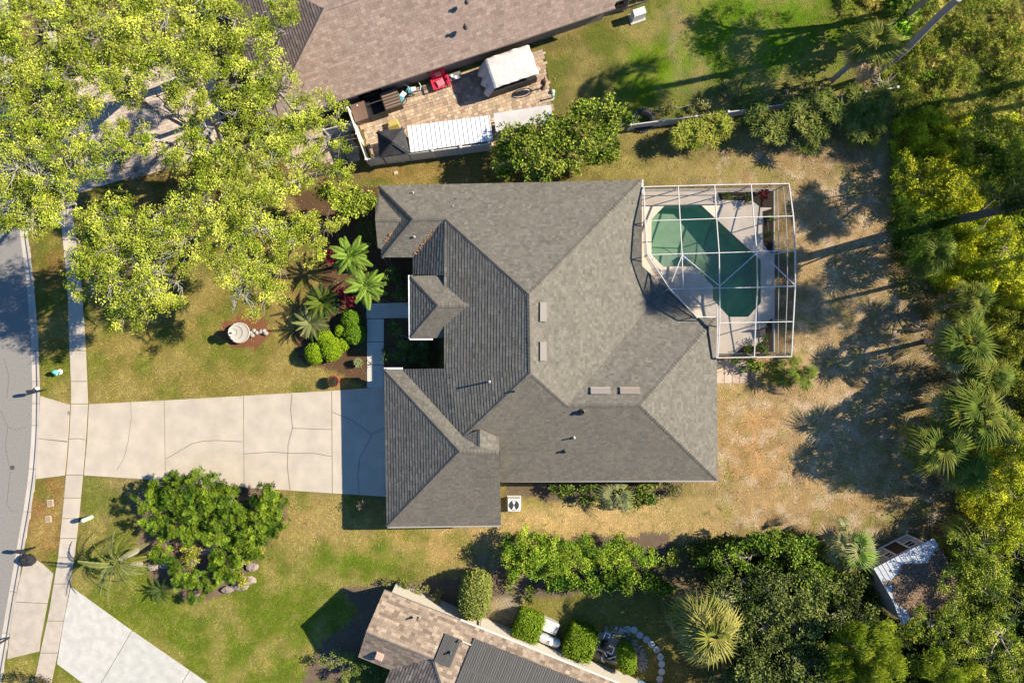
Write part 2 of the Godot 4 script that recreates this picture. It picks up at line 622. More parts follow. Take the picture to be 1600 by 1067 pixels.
# ---------- roofs ----------
# One roof slope from image points (x, y, height): a deck with thickness and raised shingle tabs.
func roof_slope(parent: Node3D, raw: Array, ca: Color, cb: Color, course := 0.16, tabw := 0.22, thick := 0.018, matname := "shingle", inset := 0.0) -> void:
	var pts: Array[Vector3] = []
	for q in raw:
		pts.append(PR(q))
	var poly := PackedVector2Array()
	for p in pts:
		poly.append(Vector2(p.x, p.z))
	var idx := Geometry2D.triangulate_polygon(poly)
	var nrm := Vector3.ZERO
	for i in pts.size():
		nrm += pts[i].cross(pts[(i + 1) % pts.size()])
	nrm = nrm.normalized()
	if nrm.y < 0:
		nrm = -nrm
	var deck := MB.new()
	var dk := ca * 0.7
	for i in range(0, idx.size(), 3):
		deck.tri_out(pts[idx[i]], pts[idx[i + 1]], pts[idx[i + 2]], Vector3.UP, dk)
		deck.tri_out(pts[idx[i]] - Vector3(0, 0.16, 0), pts[idx[i + 1]] - Vector3(0, 0.16, 0), pts[idx[i + 2]] - Vector3(0, 0.16, 0), Vector3.DOWN, dk)
	var cw := Geometry2D.is_polygon_clockwise(poly)
	for i in pts.size():
		var a := pts[i]
		var b := pts[(i + 1) % pts.size()]
		deck.quad_out(a - Vector3(0, 0.16, 0), b - Vector3(0, 0.16, 0), b, a, Vector3(b.z - a.z, 0, a.x - b.x) * (-1.0 if cw else 1.0), C(0.35, 0.33, 0.3))
	var d := part("roof_slope", deck, M[matname], parent)
	# tabs, laid out in plan
	var down := Vector2(nrm.x, nrm.z).normalized()
	var along := Vector2(-down.y, down.x)
	var u0 := 1e9
	var u1 := -1e9
	var v0 := 1e9
	var v1 := -1e9
	for q in poly:
		u0 = minf(u0, q.dot(along)); u1 = maxf(u1, q.dot(along))
		v0 = minf(v0, q.dot(down)); v1 = maxf(v1, q.dot(down))
	var b := MB.new()
	var rows := int((v1 - v0) / course) + 2
	for r in rows:
		var vb := v1 - r * course
		var vt := vb - course
		var u := u0 - tabw * rng.randf()
		while u < u1:
			var w := tabw * R(0.8, 1.25)
			var cell := PackedVector2Array([along * u + down * vb, along * (u + w) + down * vb, along * (u + w) + down * vt, along * u + down * vt])
			var wear := 1.0 + 0.10 * na.get_noise_2d(cell[0].x * 3.0, cell[0].y * 3.0)
			var col := ca.lerp(cb, rng.randf()) * R(0.86, 1.14) * wear
			var lift := thick * R(0.8, 1.2)
			for pc in Geometry2D.intersect_polygons(cell, poly):
				if pc.size() < 3:
					continue
				var top: Array[Vector3] = []
				for q in pc:
					var f := clampf((q.dot(down) - vt) / course, 0.0, 1.0)
					top.append(Vector3(q.x, height_on(pts, poly, idx, q) + lerpf(0.006, lift, f), q.y))
				for k in range(1, top.size() - 1):
					b.tri_out(top[0], top[k], top[k + 1], Vector3.UP, col)
				for k in pc.size():
					var j := (k + 1) % pc.size()
					if absf(pc[k].dot(down) - vb) < 0.004 and absf(pc[j].dot(down) - vb) < 0.004:
						b.quad_out(top[k], top[j], top[j] - Vector3(0, lift, 0), top[k] - Vector3(0, lift, 0), Vector3(down.x, 0, down.y), col * 0.7)
			u += w + 0.006
	stuff(part("shingles", b, M[matname], d))

func height_on(pts: Array[Vector3], poly: PackedVector2Array, idx: PackedInt32Array, q: Vector2) -> float:
	var best := 0.0
	var worst := -1e9
	for i in range(0, idx.size(), 3):
		var a := poly[idx[i]]
		var b := poly[idx[i + 1]]
		var c := poly[idx[i + 2]]
		var den := (b.y - c.y) * (a.x - c.x) + (c.x - b.x) * (a.y - c.y)
		if absf(den) < 1e-7:
			continue
		var s := ((b.y - c.y) * (q.x - c.x) + (c.x - b.x) * (q.y - c.y)) / den
		var t := ((c.y - a.y) * (q.x - c.x) + (a.x - c.x) * (q.y - c.y)) / den
		var m := minf(minf(s, t), 1.0 - s - t)
		if m > worst:
			worst = m
			best = s * pts[idx[i]].y + t * pts[idx[i + 1]].y + (1.0 - s - t) * pts[idx[i + 2]].y
	return best

# A row of bent cap shingles along a ridge or hip.
func ridge_cap(parent: Node3D, a: Array, c: Array, col: Color, slope := 0.42) -> void:
	var p := PR(a)
	var q := PR(c)
	var d := q - p
	var n := maxi(2, int(d.length() / 0.22))
	var side := d.cross(Vector3.UP).normalized() * 0.15
	var b := MB.new()
	for i in n:
		var s := p + d * (float(i) / n)
		var e := p + d * (float(i + 1) / n)
		var cc := col * R(0.85, 1.15)
		var l0 := Vector3(0, 0.035, 0)
		var l1 := Vector3(0, 0.058, 0)
		var dn := Vector3(0, -0.15 * slope, 0)
		b.quad_out(s + l0, e + l1, e + side + dn + l1, s + side + dn + l0, Vector3.UP, cc)
		b.quad_out(s + l0, e + l1, e - side + dn + l1, s - side + dn + l0, Vector3.UP, cc)
		b.tri_out(e + l1, e + side + dn + l1, e - side + dn, d, cc * 0.7)
	stuff(part("ridge_cap", b, M.shingle, parent))

func gutter(parent: Node3D, a: Array, c: Array, col := Color(0.75, 0.75, 0.74)) -> void:
	var b := MB.new()
	b.bar(P(a[0], a[1], a[2] - 0.07), P(c[0], c[1], c[2] - 0.07), 0.1, 0.11, col)
	part("gutter", b, M.plain, parent)

# Slabs, walls, fences
func slab(called: String, parent: Node3D, px: Array, y0: float, y1: float, m: Material, col := Color.WHITE, gap := 0.022) -> void:
	var poly := poly_of(px)
	if gap > 0.0:
		var k := Geometry2D.offset_polygon(poly, -gap)
		if k.size() == 1:
			poly = k[0]
	var b := MB.new()
	b.prism(poly, y0, y1, col, false)
	part(called, b, m, parent)

func holder(called: String) -> Node3D:
	var o := Node3D.new()
	o.name = numbered(called)
	add_child(o)
	o.set_meta("kind", "structure")
	return o

# pavers laid in a rotated running bond, joined into one mesh
func pavers(called: String, px: Array, turn: float, y: float, cols: Array) -> void:
	var t := holder(called)
	var poly := poly_of(px)
	var bed := MB.new()
	bed.prism(poly, y - 0.12, y, C(0.3, 0.24, 0.18), false)
	part("sand_bed", bed, M.sand, t)
	var lo := Vector2(1e9, 1e9)
	var hi := -lo
	for q in poly:
		var r := q.rotated(-turn)
		lo = lo.min(r)
		hi = hi.max(r)
	var b := MB.new()
	var j := 0
	var yy := lo.y
	while yy < hi.y:
		var dz: float = [0.2, 0.2, 0.3][rng.randi() % 3]
		var xx := lo.x - R(0, 0.3)
		while xx < hi.x:
			var dx: float = [0.2, 0.3, 0.3, 0.42][rng.randi() % 4]
			var mid := Vector2(xx + dx * 0.5, yy + dz * 0.5).rotated(turn)
			if Geometry2D.is_point_in_polygon(mid, poly):
				var col: Color = cols[rng.randi() % cols.size()] * R(0.8, 1.2)
				b.box(Transform3D(Basis(Vector3.UP, -turn), Vector3(mid.x, y + 0.012 + R(-0.003, 0.003), mid.y)), Vector3(dx - 0.014, 0.05, dz - 0.014), col, 0.006)
			xx += dx
		yy += dz
		j += 1
	stuff(part("paver_field", b, M.concrete, t))

func fence(label: String, pts: Array, h: float, col: Color, group := "white vinyl fences") -> void:
	var base := P(pts[0][0], pts[0][1])
	var t := thing("vinyl_fence", label, "fence", base, 0.0, group)
	for i in pts.size() - 1:
		var a := P(pts[i][0], pts[i][1]) - base
		var c := P(pts[i + 1][0], pts[i + 1][1]) - base
		var n := maxi(1, int(round((c - a).length() / 2.1)))
		for k in n + (1 if i == pts.size() - 2 else 0):
			var p := a.lerp(c, float(k) / n)
			var pb := MB.new()
			pb.box(Transform3D(Basis(), p + Vector3(0, h * 0.5 + 0.03, 0)), Vector3(0.13, h + 0.06, 0.13), col)
			pb.box(Transform3D(Basis(), p + Vector3(0, h + 0.085, 0)), Vector3(0.17, 0.05, 0.17), col, 0.02)
			part("post", pb, M.vinyl, t)
			if k < n:
				var q := a.lerp(c, float(k + 1) / n)
				var d := (q - p).normalized()
				var rb := MB.new()
				rb.bar(p + d * 0.07 + Vector3(0, h - 0.08, 0), q - d * 0.07 + Vector3(0, h - 0.08, 0), 0.06, 0.14, col)
				rb.bar(p + d * 0.07 + Vector3(0, 0.12, 0), q - d * 0.07 + Vector3(0, 0.12, 0), 0.06, 0.14, col)
				part("rail", rb, M.vinyl, t)
				var m := maxi(4, int((q - p).length() / 0.28))
				for j in m:
					var f0: Vector3 = p.lerp(q, (j + 0.03) / m) if j else p + d * 0.07
					var f1: Vector3 = p.lerp(q, (j + 0.97) / m) if j < m - 1 else q - d * 0.07
					var bb := MB.new()
					bb.bar(f0 + Vector3(0, h * 0.5, 0), f1 + Vector3(0, h * 0.5, 0), 0.024, h - 0.3, col)
					part("board", bb, M.vinyl, t)


# ---------- the scene ----------
func _ready() -> void:
	rng.seed = 20240
	set_stage()
	make_materials()
	make_leaves()
	ground_and_paving()
	main_house()
	pool_and_cage()
	north_house()
	south_house()
	shed()
	fences()
	street_things()
	patio_things()
	garden_things()
	palms()
	shrubs()
	oaks()
	woods()
	grass()


func set_stage() -> void:
	var cam := Camera3D.new()
	cam.name = "camera"
	cam.fov = 2.0 * rad_to_deg(atan(533.5 / S / CH))
	cam.near = 0.5
	cam.far = 3000.0
	add_child(cam)
	cam.look_at_from_position(Vector3(0, CH, 0), Vector3.ZERO, Vector3(0, 0, -1))
	var sky := ProceduralSkyMaterial.new()
	sky.sky_top_color = C(0.045, 0.118, 0.27).linear_to_srgb()
	sky.sky_horizon_color = C(0.085, 0.15, 0.255).linear_to_srgb()
	sky.sky_curve = 0.2
	sky.ground_horizon_color = C(0.085, 0.15, 0.255).linear_to_srgb()
	sky.ground_bottom_color = C(0.15, 0.15, 0.12).linear_to_srgb()
	var e := Environment.new()
	e.background_mode = Environment.BG_SKY
	e.sky = Sky.new()
	e.sky.sky_material = sky
	e.tonemap_mode = Environment.TONE_MAPPER_LINEAR
	e.tonemap_exposure = 2.0
	e.sdfgi_enabled = true
	e.ssao_enabled = true
	e.ssil_enabled = true
	var w := WorldEnvironment.new()
	w.name = "world"
	w.environment = e
	add_child(w)
	var sun := DirectionalLight3D.new()
	sun.name = "sun"
	sun.light_energy = 1.6
	sun.light_color = Color(1.0, 0.945, 0.85)
	sun.light_angular_distance = 0.5
	sun.shadow_enabled = true
	add_child(sun)
	var el := deg_to_rad(35.0)
	var az := Vector2(1.0, -0.235).normalized()
	sun.look_at_from_position(Vector3(az.x * cos(el), sin(el), az.y * cos(el)) * 50.0, Vector3.ZERO, Vector3.UP)


func make_materials() -> void:
	na.seed = 3
	na.frequency = 0.35
	na.fractal_octaves = 4
	nb.seed = 11
	nb.frequency = 0.5
	nc.seed = 29
	nc.frequency = 0.16
	nc.fractal_octaves = 3
	var fine := noise_tex(0.06, 0.72, 1.0, 1, 4)
	var coarse := noise_tex(0.008, 0.90, 1.0, 2, 7)
	var grit := noise_tex(0.16, 0.55, 1.0, 5, 3)
	var soil := noise_tex(0.05, 0.62, 1.0, 8, 5)
	var streak := noise_tex(0.02, 0.86, 1.0, 14, 5)
	M.plain = mat(Color.WHITE, 0.6)
	M.matte = mat(Color.WHITE, 0.9, fine, 1.2, 0.3)
	M.ground = mat(grey(1.0), 0.95, noise_tex(0.11, 0.55, 1.0, 31, 4), 2.6, 3.0)
	M.asphalt = mat(Color.WHITE, 0.9, noise_tex(0.1, 0.8, 1.0, 61, 5), 6.0, 0.5)
	M.concrete = mat(Color.WHITE, 0.85, coarse, 7.0, 0.4)
	M.stained = mat(Color.WHITE, 0.85, noise_tex(0.02, 0.88, 1.0, 21, 8), 9.0, 0.4)
	M.sand = mat(Color.WHITE, 0.95, grit, 1.0, 1.0)
	M.shingle = mat(Color.WHITE, 0.9, noise_tex(0.13, 0.55, 1.0, 55, 4), 4.5, 0.6)
	M.stucco = mat(Color.WHITE, 0.85, fine, 0.7, 0.5)
	M.vinyl = mat(Color.WHITE, 0.45, streak, 3.0)
	M.metal = mat(Color.WHITE, 0.4)
	M.metal.metallic = 0.6
	M.white_metal = mat(Color.WHITE, 0.4, streak, 2.0)
	M.fabric = mat(Color.WHITE, 0.8, fine, 0.8, 0.6)
	M.wood = mat(Color.WHITE, 0.75, fine, 0.6, 0.5)
	M.rubber = mat(Color.WHITE, 0.7)
	M.rock = mat(Color.WHITE, 0.9, soil, 0.9, 1.5)
	M.oak_bark = mat(C(0.56, 0.53, 0.48), 0.9, soil, 0.6, 2.0)
	M.pine_bark = mat(C(0.16, 0.145, 0.13), 0.9, soil, 0.5, 2.0)
	M.palm_bark = mat(C(0.55, 0.50, 0.44), 0.9, soil, 0.5, 1.5)
	M.grey_bark = mat(C(0.5, 0.46, 0.42), 0.85, fine, 0.6, 1.0)
	M.ground.metallic_specular = 0.1
	M.grass = leaf_mat(0.4, 0.9)
	M.grass.metallic_specular = 0.08
	M.leaf = leaf_mat(0.26, 0.65)
	M.gloss_leaf = leaf_mat(0.2, 0.35)
	for k in [["palm_green", 0.13, 0.18, 0.028], ["palm_olive", 0.20, 0.22, 0.04], ["palm_yellow", 0.34, 0.32, 0.085], ["palm_dry", 0.36, 0.27, 0.15], ["palm_grey", 0.26, 0.275, 0.12],
		["palm_bright", 0.21, 0.33, 0.05], ["palm_dark", 0.07, 0.11, 0.03], ["pindo", 0.24, 0.27, 0.10]]:
		var m := leaf_mat(0.3, 0.4)
		m.albedo_color = C(k[1], k[2], k[3]).linear_to_srgb()
		M[k[0]] = m
	var w := StandardMaterial3D.new()
	w.albedo_color = Color(0.07, 0.27, 0.16, 0.36)
	w.transparency = BaseMaterial3D.TRANSPARENCY_ALPHA
	w.roughness = 0.04
	w.normal_enabled = true
	var rip := FastNoiseLite.new()
	rip.seed = 77
	rip.frequency = 0.02
	var rt := NoiseTexture2D.new()
	rt.width = 256
	rt.height = 256
	rt.seamless = true
	rt.as_normal_map = true
	rt.bump_strength = 3.0
	rt.noise = rip
	w.normal_texture = rt
	w.normal_scale = 0.25
	w.uv1_triplanar = true
	w.uv1_world_triplanar = true
	w.uv1_scale = Vector3.ONE / 1.6
	M.water = w
	var s := StandardMaterial3D.new()
	s.albedo_color = Color(0.12, 0.12, 0.115, 0.035)
	s.transparency = BaseMaterial3D.TRANSPARENCY_ALPHA
	s.roughness = 0.9
	M.screen = s
	var s2: StandardMaterial3D = s.duplicate()
	s2.albedo_color = Color(0.08, 0.08, 0.078, 0.42)
	M.screen_wall = s2
	var g := StandardMaterial3D.new()
	g.albedo_color = Color(0.03, 0.035, 0.04)
	g.roughness = 0.06
	g.metallic_specular = 0.6
	M.glass = g


func make_leaves() -> void:
	L.oak = twig_mesh(12, 0.2, 0.105, 0.055, 1, 0.6, 1.4)
	L.small = twig_mesh(8, 0.13, 0.10, 0.055, 2, 0.5, 0.8)
	L.shrub = twig_mesh(11, 0.2, 0.13, 0.06, 3, 0.6, 1.3)
	L.broad = twig_mesh(9, 0.24, 0.18, 0.09, 4, 0.6, 1.2)
	L.whorl = whorl_mesh(11, 0.42, 0.085, 0.4, 5)
	L.spiky = whorl_mesh(11, 0.55, 0.06, 0.5, 6)
	L.needle = twig_mesh(26, 0.24, 0.26, 0.022, 7, 0.8, 1.4)
	L.weed = tuft_mesh(9, 0.22, 0.02, 0.14, 8)
	L.litter = twig_mesh(3, 0.16, 0.10, 0.045, 12, 0.05, 0.3)
	L.tuft = tuft_mesh(9, 0.09, 0.013, 0.12, 9)
	for k in 3:
		L["fan%d" % k] = fan_mesh(0.85 + 0.14 * k, 0.66, 18, [0.35, 0.6, 0.95][k], 20 + k)
	for k in 2:
		L["date%d" % k] = feather_mesh(1.9, 34, 0.42, 0.026, 0.55 + 0.15 * k, 0.35, 30 + k)
		L["cycad%d" % k] = feather_mesh(1.25, 40, 0.17, 0.011, 0.35 + 0.1 * k, 0.3, 40 + k)
		L["pindo%d" % k] = feather_mesh(2.1, 44, 0.33, 0.016, 0.85 + 0.25 * k, 0.9, 50 + k)


# ---------- ground and paving ----------
const KERB_BACK := [-66, 20, 60, 14, 150, 22, 260, 32, 360, 41, 440, 52, 530, 59, 600, 61, 620, 61, 680, 60, 745, 55, 800, 47, 850, 38, 880, 33, 930, 24, 990, 14, 1030, 7, 1067, 1, 1140, -14]
const WALK_L := [-66, 60, 150, 74, 285, 89, 375, 97, 440, 104, 530, 107, 600, 110, 630, 110, 690, 107, 745, 102, 800, 97, 870, 90, 905, 84, 960, 75, 1000, 66, 1040, 58, 1067, 52, 1140, 34]
const WALK_R := [-66, 80, 150, 93, 285, 108, 375, 118, 440, 127, 530, 133, 600, 136, 630, 137, 690, 134, 745, 129, 800, 124, 870, 116, 915, 109, 970, 99, 1020, 90, 1067, 80, 1140, 62]
const POOL := [1018, 343, 1038, 322, 1096, 321, 1184, 402, 1189, 407, 1189, 473, 1169, 495, 1139, 495, 1114, 468, 1114, 447, 1082, 416, 1037, 417, 1018, 398]
const BEDS := [
	[452, 300, 590, 290, 600, 400, 690, 400, 690, 575, 572, 580, 570, 604, 515, 575, 470, 570, 455, 520, 500, 440, 500, 400],
	[345, 505, 372, 492, 415, 500, 424, 520, 400, 545, 360, 545, 340, 525],
	[205, 770, 290, 745, 420, 765, 450, 800, 400, 880, 360, 925, 300, 945, 230, 900, 215, 860],
	[530, 915, 620, 906, 700, 905, 770, 895, 780, 850, 1050, 830, 1040, 925, 770, 935, 760, 985, 600, 960, 540, 1067, 470, 1067, 500, 1000, 560, 960],
	[790, 752, 1075, 752, 1060, 776, 880, 784, 790, 772],
]


func lookup(t: Array, y: float) -> float:
	for i in range(2, t.size(), 2):
		if y <= t[i]:
			return lerpf(t[i - 1], t[i + 1], (y - t[i - 2]) / (t[i] - t[i - 2]))
	return t[t.size() - 1]


func ground_and_paving() -> void:
	# colour patches of the bare ground: x, y, rx, ry, colour, strength
	var patches := [
		[330, 560, 260, 90, C(0.33, 0.26, 0.07), 1.0], [300, 555, 70, 30, C(0.19, 0.23, 0.035), 0.7], [200, 600, 90, 30, C(0.30, 0.25, 0.065), 0.6],
		[480, 590, 70, 30, C(0.42, 0.31, 0.11), 0.8], [430, 430, 70, 90, C(0.33, 0.21, 0.08), 0.9],
		[80, 420, 24, 70, C(0.28, 0.17, 0.05), 1.0], [85, 560, 24, 40, C(0.22, 0.19, 0.04), 1.0], [85, 600, 20, 25, C(0.17, 0.21, 0.03), 0.9],
		[75, 800, 30, 70, C(0.36, 0.19, 0.075), 1.1], [88, 790, 8, 40, C(0.20, 0.20, 0.04), 0.5],
		[300, 980, 280, 110, C(0.18, 0.235, 0.022), 1.0], [170, 770, 60, 30, C(0.36, 0.28, 0.12), 0.9], [140, 830, 30, 40, C(0.20, 0.21, 0.04), 0.7], [180, 920, 70, 40, C(0.17, 0.20, 0.035), 0.7],
		[560, 870, 90, 26, C(0.15, 0.245, 0.012), 1.0], [470, 960, 60, 60, C(0.20, 0.25, 0.03), 0.7], [380, 1030, 90, 40, C(0.17, 0.24, 0.025), 0.8], [330, 970, 70, 26, C(0.33, 0.27, 0.11), 0.55],
		[470, 820, 60, 50, C(0.49, 0.35, 0.14), 0.9], [700, 850, 130, 26, C(0.58, 0.40, 0.16), 1.0], [600, 840, 60, 16, C(0.50, 0.36, 0.11), 0.8], [450, 830, 20, 20, C(0.18, 0.22, 0.03), 0.5],
		[950, 815, 200, 34, C(0.68, 0.48, 0.22), 1.2], [830, 790, 30, 16, C(0.30, 0.29, 0.07), 0.7], [1050, 790, 60, 14, C(0.34, 0.30, 0.09), 0.6],
		[1260, 560, 150, 290, C(0.62, 0.43, 0.24), 1.2], [1190, 690, 60, 80, C(0.62, 0.345, 0.13), 1.0], [1150, 640, 20, 30, C(0.42, 0.33, 0.12), 0.8], [1260, 650, 50, 50, C(0.55, 0.43, 0.33), 0.7],
		[1330, 340, 60, 50, C(0.64, 0.44, 0.27), 0.9], [1260, 500, 30, 40, C(0.50, 0.42, 0.31), 0.6], [1310, 760, 100, 40, C(0.64, 0.43, 0.18), 0.8], [1330, 480, 60, 60, C(0.42, 0.34, 0.15), 0.5],
		[1300, 250, 80, 40, C(0.44, 0.31, 0.18), 0.9], [1090, 265, 120, 16, C(0.44, 0.34, 0.13), 1.0], [960, 265, 40, 14, C(0.40, 0.34, 0.10), 0.7], [700, 268, 120, 18, C(0.32, 0.22, 0.07), 1.0], [610, 270, 30, 14, C(0.40, 0.28, 0.09), 0.7],
		[930, 110, 70, 60, C(0.24, 0.22, 0.07), 1.0], [890, 90, 30, 50, C(0.30, 0.22, 0.09), 0.7], [1020, 110, 60, 45, C(0.19, 0.34, 0.006), 1.1], [980, 165, 60, 20, C(0.21, 0.29, 0.012), 0.8], [1180, 50, 110, 70, C(0.15, 0.32, 0.008), 1.2], [1290, 60, 60, 50, C(0.15, 0.24, 0.01), 0.8],
		[1055, 60, 14, 50, C(0.40, 0.29, 0.19), 1.0], [1080, 110, 30, 20, C(0.34, 0.25, 0.14), 0.8], [1010, 40, 40, 16, C(0.30, 0.27, 0.09), 0.7], [1120, 145, 60, 14, C(0.30, 0.23, 0.13), 0.8],
		[1500, 130, 130, 120, C(0.32, 0.25, 0.10), 1.1], [1520, 500, 90, 330, C(0.22, 0.18, 0.09), 1.1], [1560, 330, 60, 60, C(0.34, 0.27, 0.16), 0.5], [1410, 500, 30, 50, C(0.38, 0.28, 0.20), 0.8], [1460, 760, 40, 20, C(0.42, 0.33, 0.24), 0.7],
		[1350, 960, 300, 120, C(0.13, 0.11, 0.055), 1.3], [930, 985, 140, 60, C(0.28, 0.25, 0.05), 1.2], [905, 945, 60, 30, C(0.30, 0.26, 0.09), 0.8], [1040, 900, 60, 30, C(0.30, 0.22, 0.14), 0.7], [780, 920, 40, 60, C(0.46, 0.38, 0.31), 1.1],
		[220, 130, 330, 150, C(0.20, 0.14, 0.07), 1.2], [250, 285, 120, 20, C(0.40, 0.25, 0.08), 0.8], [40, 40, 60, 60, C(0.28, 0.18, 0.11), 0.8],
	]
	gcol.resize(GW * GH)
	gtype.resize(GW * GH)
	var off: Array[PackedVector2Array] = []
	for a in [[120, 631, 256, 625, 380, 618, 520, 610, 602, 604, 605, 778, 530, 773, 381, 762, 256, 751, 120, 742], [50, 615, 112, 632, 112, 745, 50, 752], [108, 914, 200, 977, 345, 1080, 130, 1075, 84, 1036],
		[30, 882, 55, 870, 86, 895, 78, 1020, 10, 1032], [570, 473, 642, 473, 642, 500, 602, 500, 602, 606, 570, 608], [540, 160, 860, 70, 868, 190, 580, 262], [1000, 293, 1213, 293, 1213, 556, 1118, 562, 1118, 490, 1085, 490, 1000, 410],
		[598, 294, 1000, 286, 1000, 500, 1118, 500, 1118, 748, 780, 750, 780, 815, 606, 818, 604, 580, 692, 574, 690, 400, 600, 400],
		[420, 190, 550, 150, 1040, -20, 1000, -60, 300, -60], [620, 925, 1000, 1085, 600, 1085, 575, 1020], [1345, 875, 1420, 838, 1470, 915, 1400, 950], [150, 110, 340, 110, 340, 250, 50, 305, 40, 240]]:
		var q := PackedVector2Array()
		for i in range(0, a.size(), 2):
			q.append(Vector2(a[i], a[i + 1]))
		off.append(q)
	var beds: Array[PackedVector2Array] = []
	for a in BEDS:
		var q := PackedVector2Array()
		for i in range(0, a.size(), 2):
			q.append(Vector2(a[i], a[i + 1]))
		beds.append(q)
	var mulch := [C(0.17, 0.105, 0.06), C(0.30, 0.13, 0.07), C(0.27, 0.19, 0.135), C(0.24, 0.18, 0.13), C(0.22, 0.17, 0.11)]
	var pool := PackedVector2Array()
	for k in Geometry2D.offset_polygon(poly_of(POOL), 0.4):
		pool = k
	for j in GH:
		for i in GW:
			var q := Vector2(GX0 + i * GC, GY0 + j * GC)
			var w := G2(q.x, q.y)
			var wob := Vector2(na.get_noise_2d(w.x, w.y), na.get_noise_2d(w.x + 70.0, w.y)) * 34.0
			var r := q + wob
			var sum := C(0.25, 0.21, 0.07) * 0.12
			var tot := 0.12
			for p in patches:
				var dx: float = (r.x - p[0]) / p[2]
				var dy: float = (r.y - p[1]) / p[3]
				var d := dx * dx + dy * dy
				if d < 4.0:
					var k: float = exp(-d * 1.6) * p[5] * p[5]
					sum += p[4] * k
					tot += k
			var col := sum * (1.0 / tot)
			var t := 0
			for k in beds.size():
				if Geometry2D.is_point_in_polygon(q + wob * 0.15, beds[k]):
					col = mulch[k]
					t = 2
			var spot := nb.get_noise_2d(w.x * 3.2, w.y * 3.2)
			col = col * (1.0 + 0.12 * spot + 0.16 * nb.get_noise_2d(w.x * 0.9 + 40.0, w.y * 0.9))
			if t == 0 and nc.get_noise_2d(w.x * 5.0, w.y * 5.0) > 0.28:
				col = col.lerp(C(0.16, 0.17, 0.04), 0.35)
			if t == 0:
				if q.x < 780.0 and q.y > 280.0 or q.y < 230.0:
					var lush := nc.get_noise_2d(w.x * 1.7 - 60.0, w.y * 1.7 + 25.0) + 0.15 * na.get_noise_2d(w.x * 1.3, w.y * 1.3 + 9.0)
					col = col.lerp(C(0.135, 0.20, 0.02), clampf(lush * 1.5, 0.0, 0.55)) if lush > 0.0 else col.lerp(C(0.44, 0.345, 0.125), clampf(-lush * 1.3, 0.0, 0.5))
				var bare := nc.get_noise_2d(w.x * 4.0 + 300.0, w.y * 4.0)
				if q.x > 1120.0 and q.x < 1480.0 and q.y > 230.0 and q.y < 860.0:
					col = col.lerp(C(0.74, 0.59, 0.43), clampf(bare * 2.2 - 0.25, 0.0, 0.6))
					var worn := nc.get_noise_2d(w.x * 2.6 - 200.0, w.y * 2.6 + 50.0)
					col = col.lerp(C(0.40, 0.27, 0.11), clampf(worn * 2.2 - 0.2, 0.0, 0.6))
					col = col.lerp(C(0.34, 0.32, 0.08), clampf(-worn * 2.2 - 0.45, 0.0, 0.5))
				else:
					col = col.lerp(C(0.46, 0.36, 0.12), clampf(bare * 1.2 - 0.2, 0.0, 0.35))
			var back := lookup(KERB_BACK, q.y)
			if q.x < back + 2.0:
				t = 1
			elif q.x > lookup(WALK_L, q.y) - 2.0 and q.x < lookup(WALK_R, q.y) + 2.0:
				t = 1
			else:
				for o in off:
					if Geometry2D.is_point_in_polygon(q, o):
						t = 1
						break
			col.a = 1.0
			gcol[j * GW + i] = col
			gtype[j * GW + i] = t
	# the ground sheet: fine in view, coarse out to the horizon
	var xs := []
	var zs := []
	for k in [-46000, -20000, -8000, -3000, -1200, -500, -200]:
		xs.append(float(k)); zs.append(float(k))
	for i in GW:
		xs.append(GX0 + i * GC)
	for j in GH:
		zs.append(GY0 + j * GC)
	for k in [1750, 2100, 2800, 4500, 9000, 20000, 46000]:
		xs.append(float(k)); zs.append(float(k) - 500.0)
	var v := PackedVector3Array()
	var c := PackedColorArray()
	var idx := PackedInt32Array()
	for z in zs:
		var back := lookup(KERB_BACK, z)
		for x in xs:
			var w := G2(x, z)
			var y := 0.0
			if x < back - 3.0 and x > back - 190.0:
				y = -0.22
			elif x > 1000 and x < 1210 and z > 300 and z < 510 and Geometry2D.is_point_in_polygon(w, pool):
				y = -2.4
			v.append(Vector3(w.x, y, w.y))
			if x < GX0 - 1.0 or z < GY0 - 1.0 or x > GX0 + GW * GC or z > GY0 + GH * GC:
				c.append(C(0.17, 0.19, 0.05) * (1.0 + 0.3 * na.get_noise_2d(x, z)))
			else:
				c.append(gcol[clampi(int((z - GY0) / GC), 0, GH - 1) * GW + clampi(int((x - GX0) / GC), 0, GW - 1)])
	var n := xs.size()
	for j in zs.size() - 1:
		for i in n - 1:
			var a := j * n + i
			idx.append_array(PackedInt32Array([a, a + 1, a + n, a + 1, a + n + 1, a + n]))
	var nn := PackedVector3Array()
	nn.resize(v.size())
	nn.fill(Vector3.UP)
	var arr := []
	arr.resize(Mesh.ARRAY_MAX)
	arr[Mesh.ARRAY_VERTEX] = v
	arr[Mesh.ARRAY_NORMAL] = nn
	arr[Mesh.ARRAY_COLOR] = c
	arr[Mesh.ARRAY_INDEX] = idx
	var gm := ArrayMesh.new()
	gm.add_surface_from_arrays(Mesh.PRIMITIVE_TRIANGLES, arr)
	var go := MeshInstance3D.new()
	go.name = "ground"
	go.mesh = gm
	go.material_override = M.ground
	add_child(go)
	go.set_meta("kind", "structure")

	# road, kerb, pavement
	var rb := MB.new()
	var ys := []
	var y := -66.0
	while y < 1141.0:
		ys.append(y)
		y += 33.5
	for i in ys.size() - 1:
		var a: float = lookup(KERB_BACK, ys[i]) - 12.5
		var b: float = lookup(KERB_BACK, ys[i + 1]) - 12.5
		rb.quad_out(P(a, ys[i]) + Vector3(0, -0.09, 0), P(b, ys[i + 1]) + Vector3(0, -0.09, 0), P(b - 165, ys[i + 1]) + Vector3(0, -0.09, 0), P(a - 165, ys[i]) + Vector3(0, -0.09, 0), Vector3.UP, C(0.285, 0.272, 0.255))
	var road := struct("road", rb, M.asphalt)
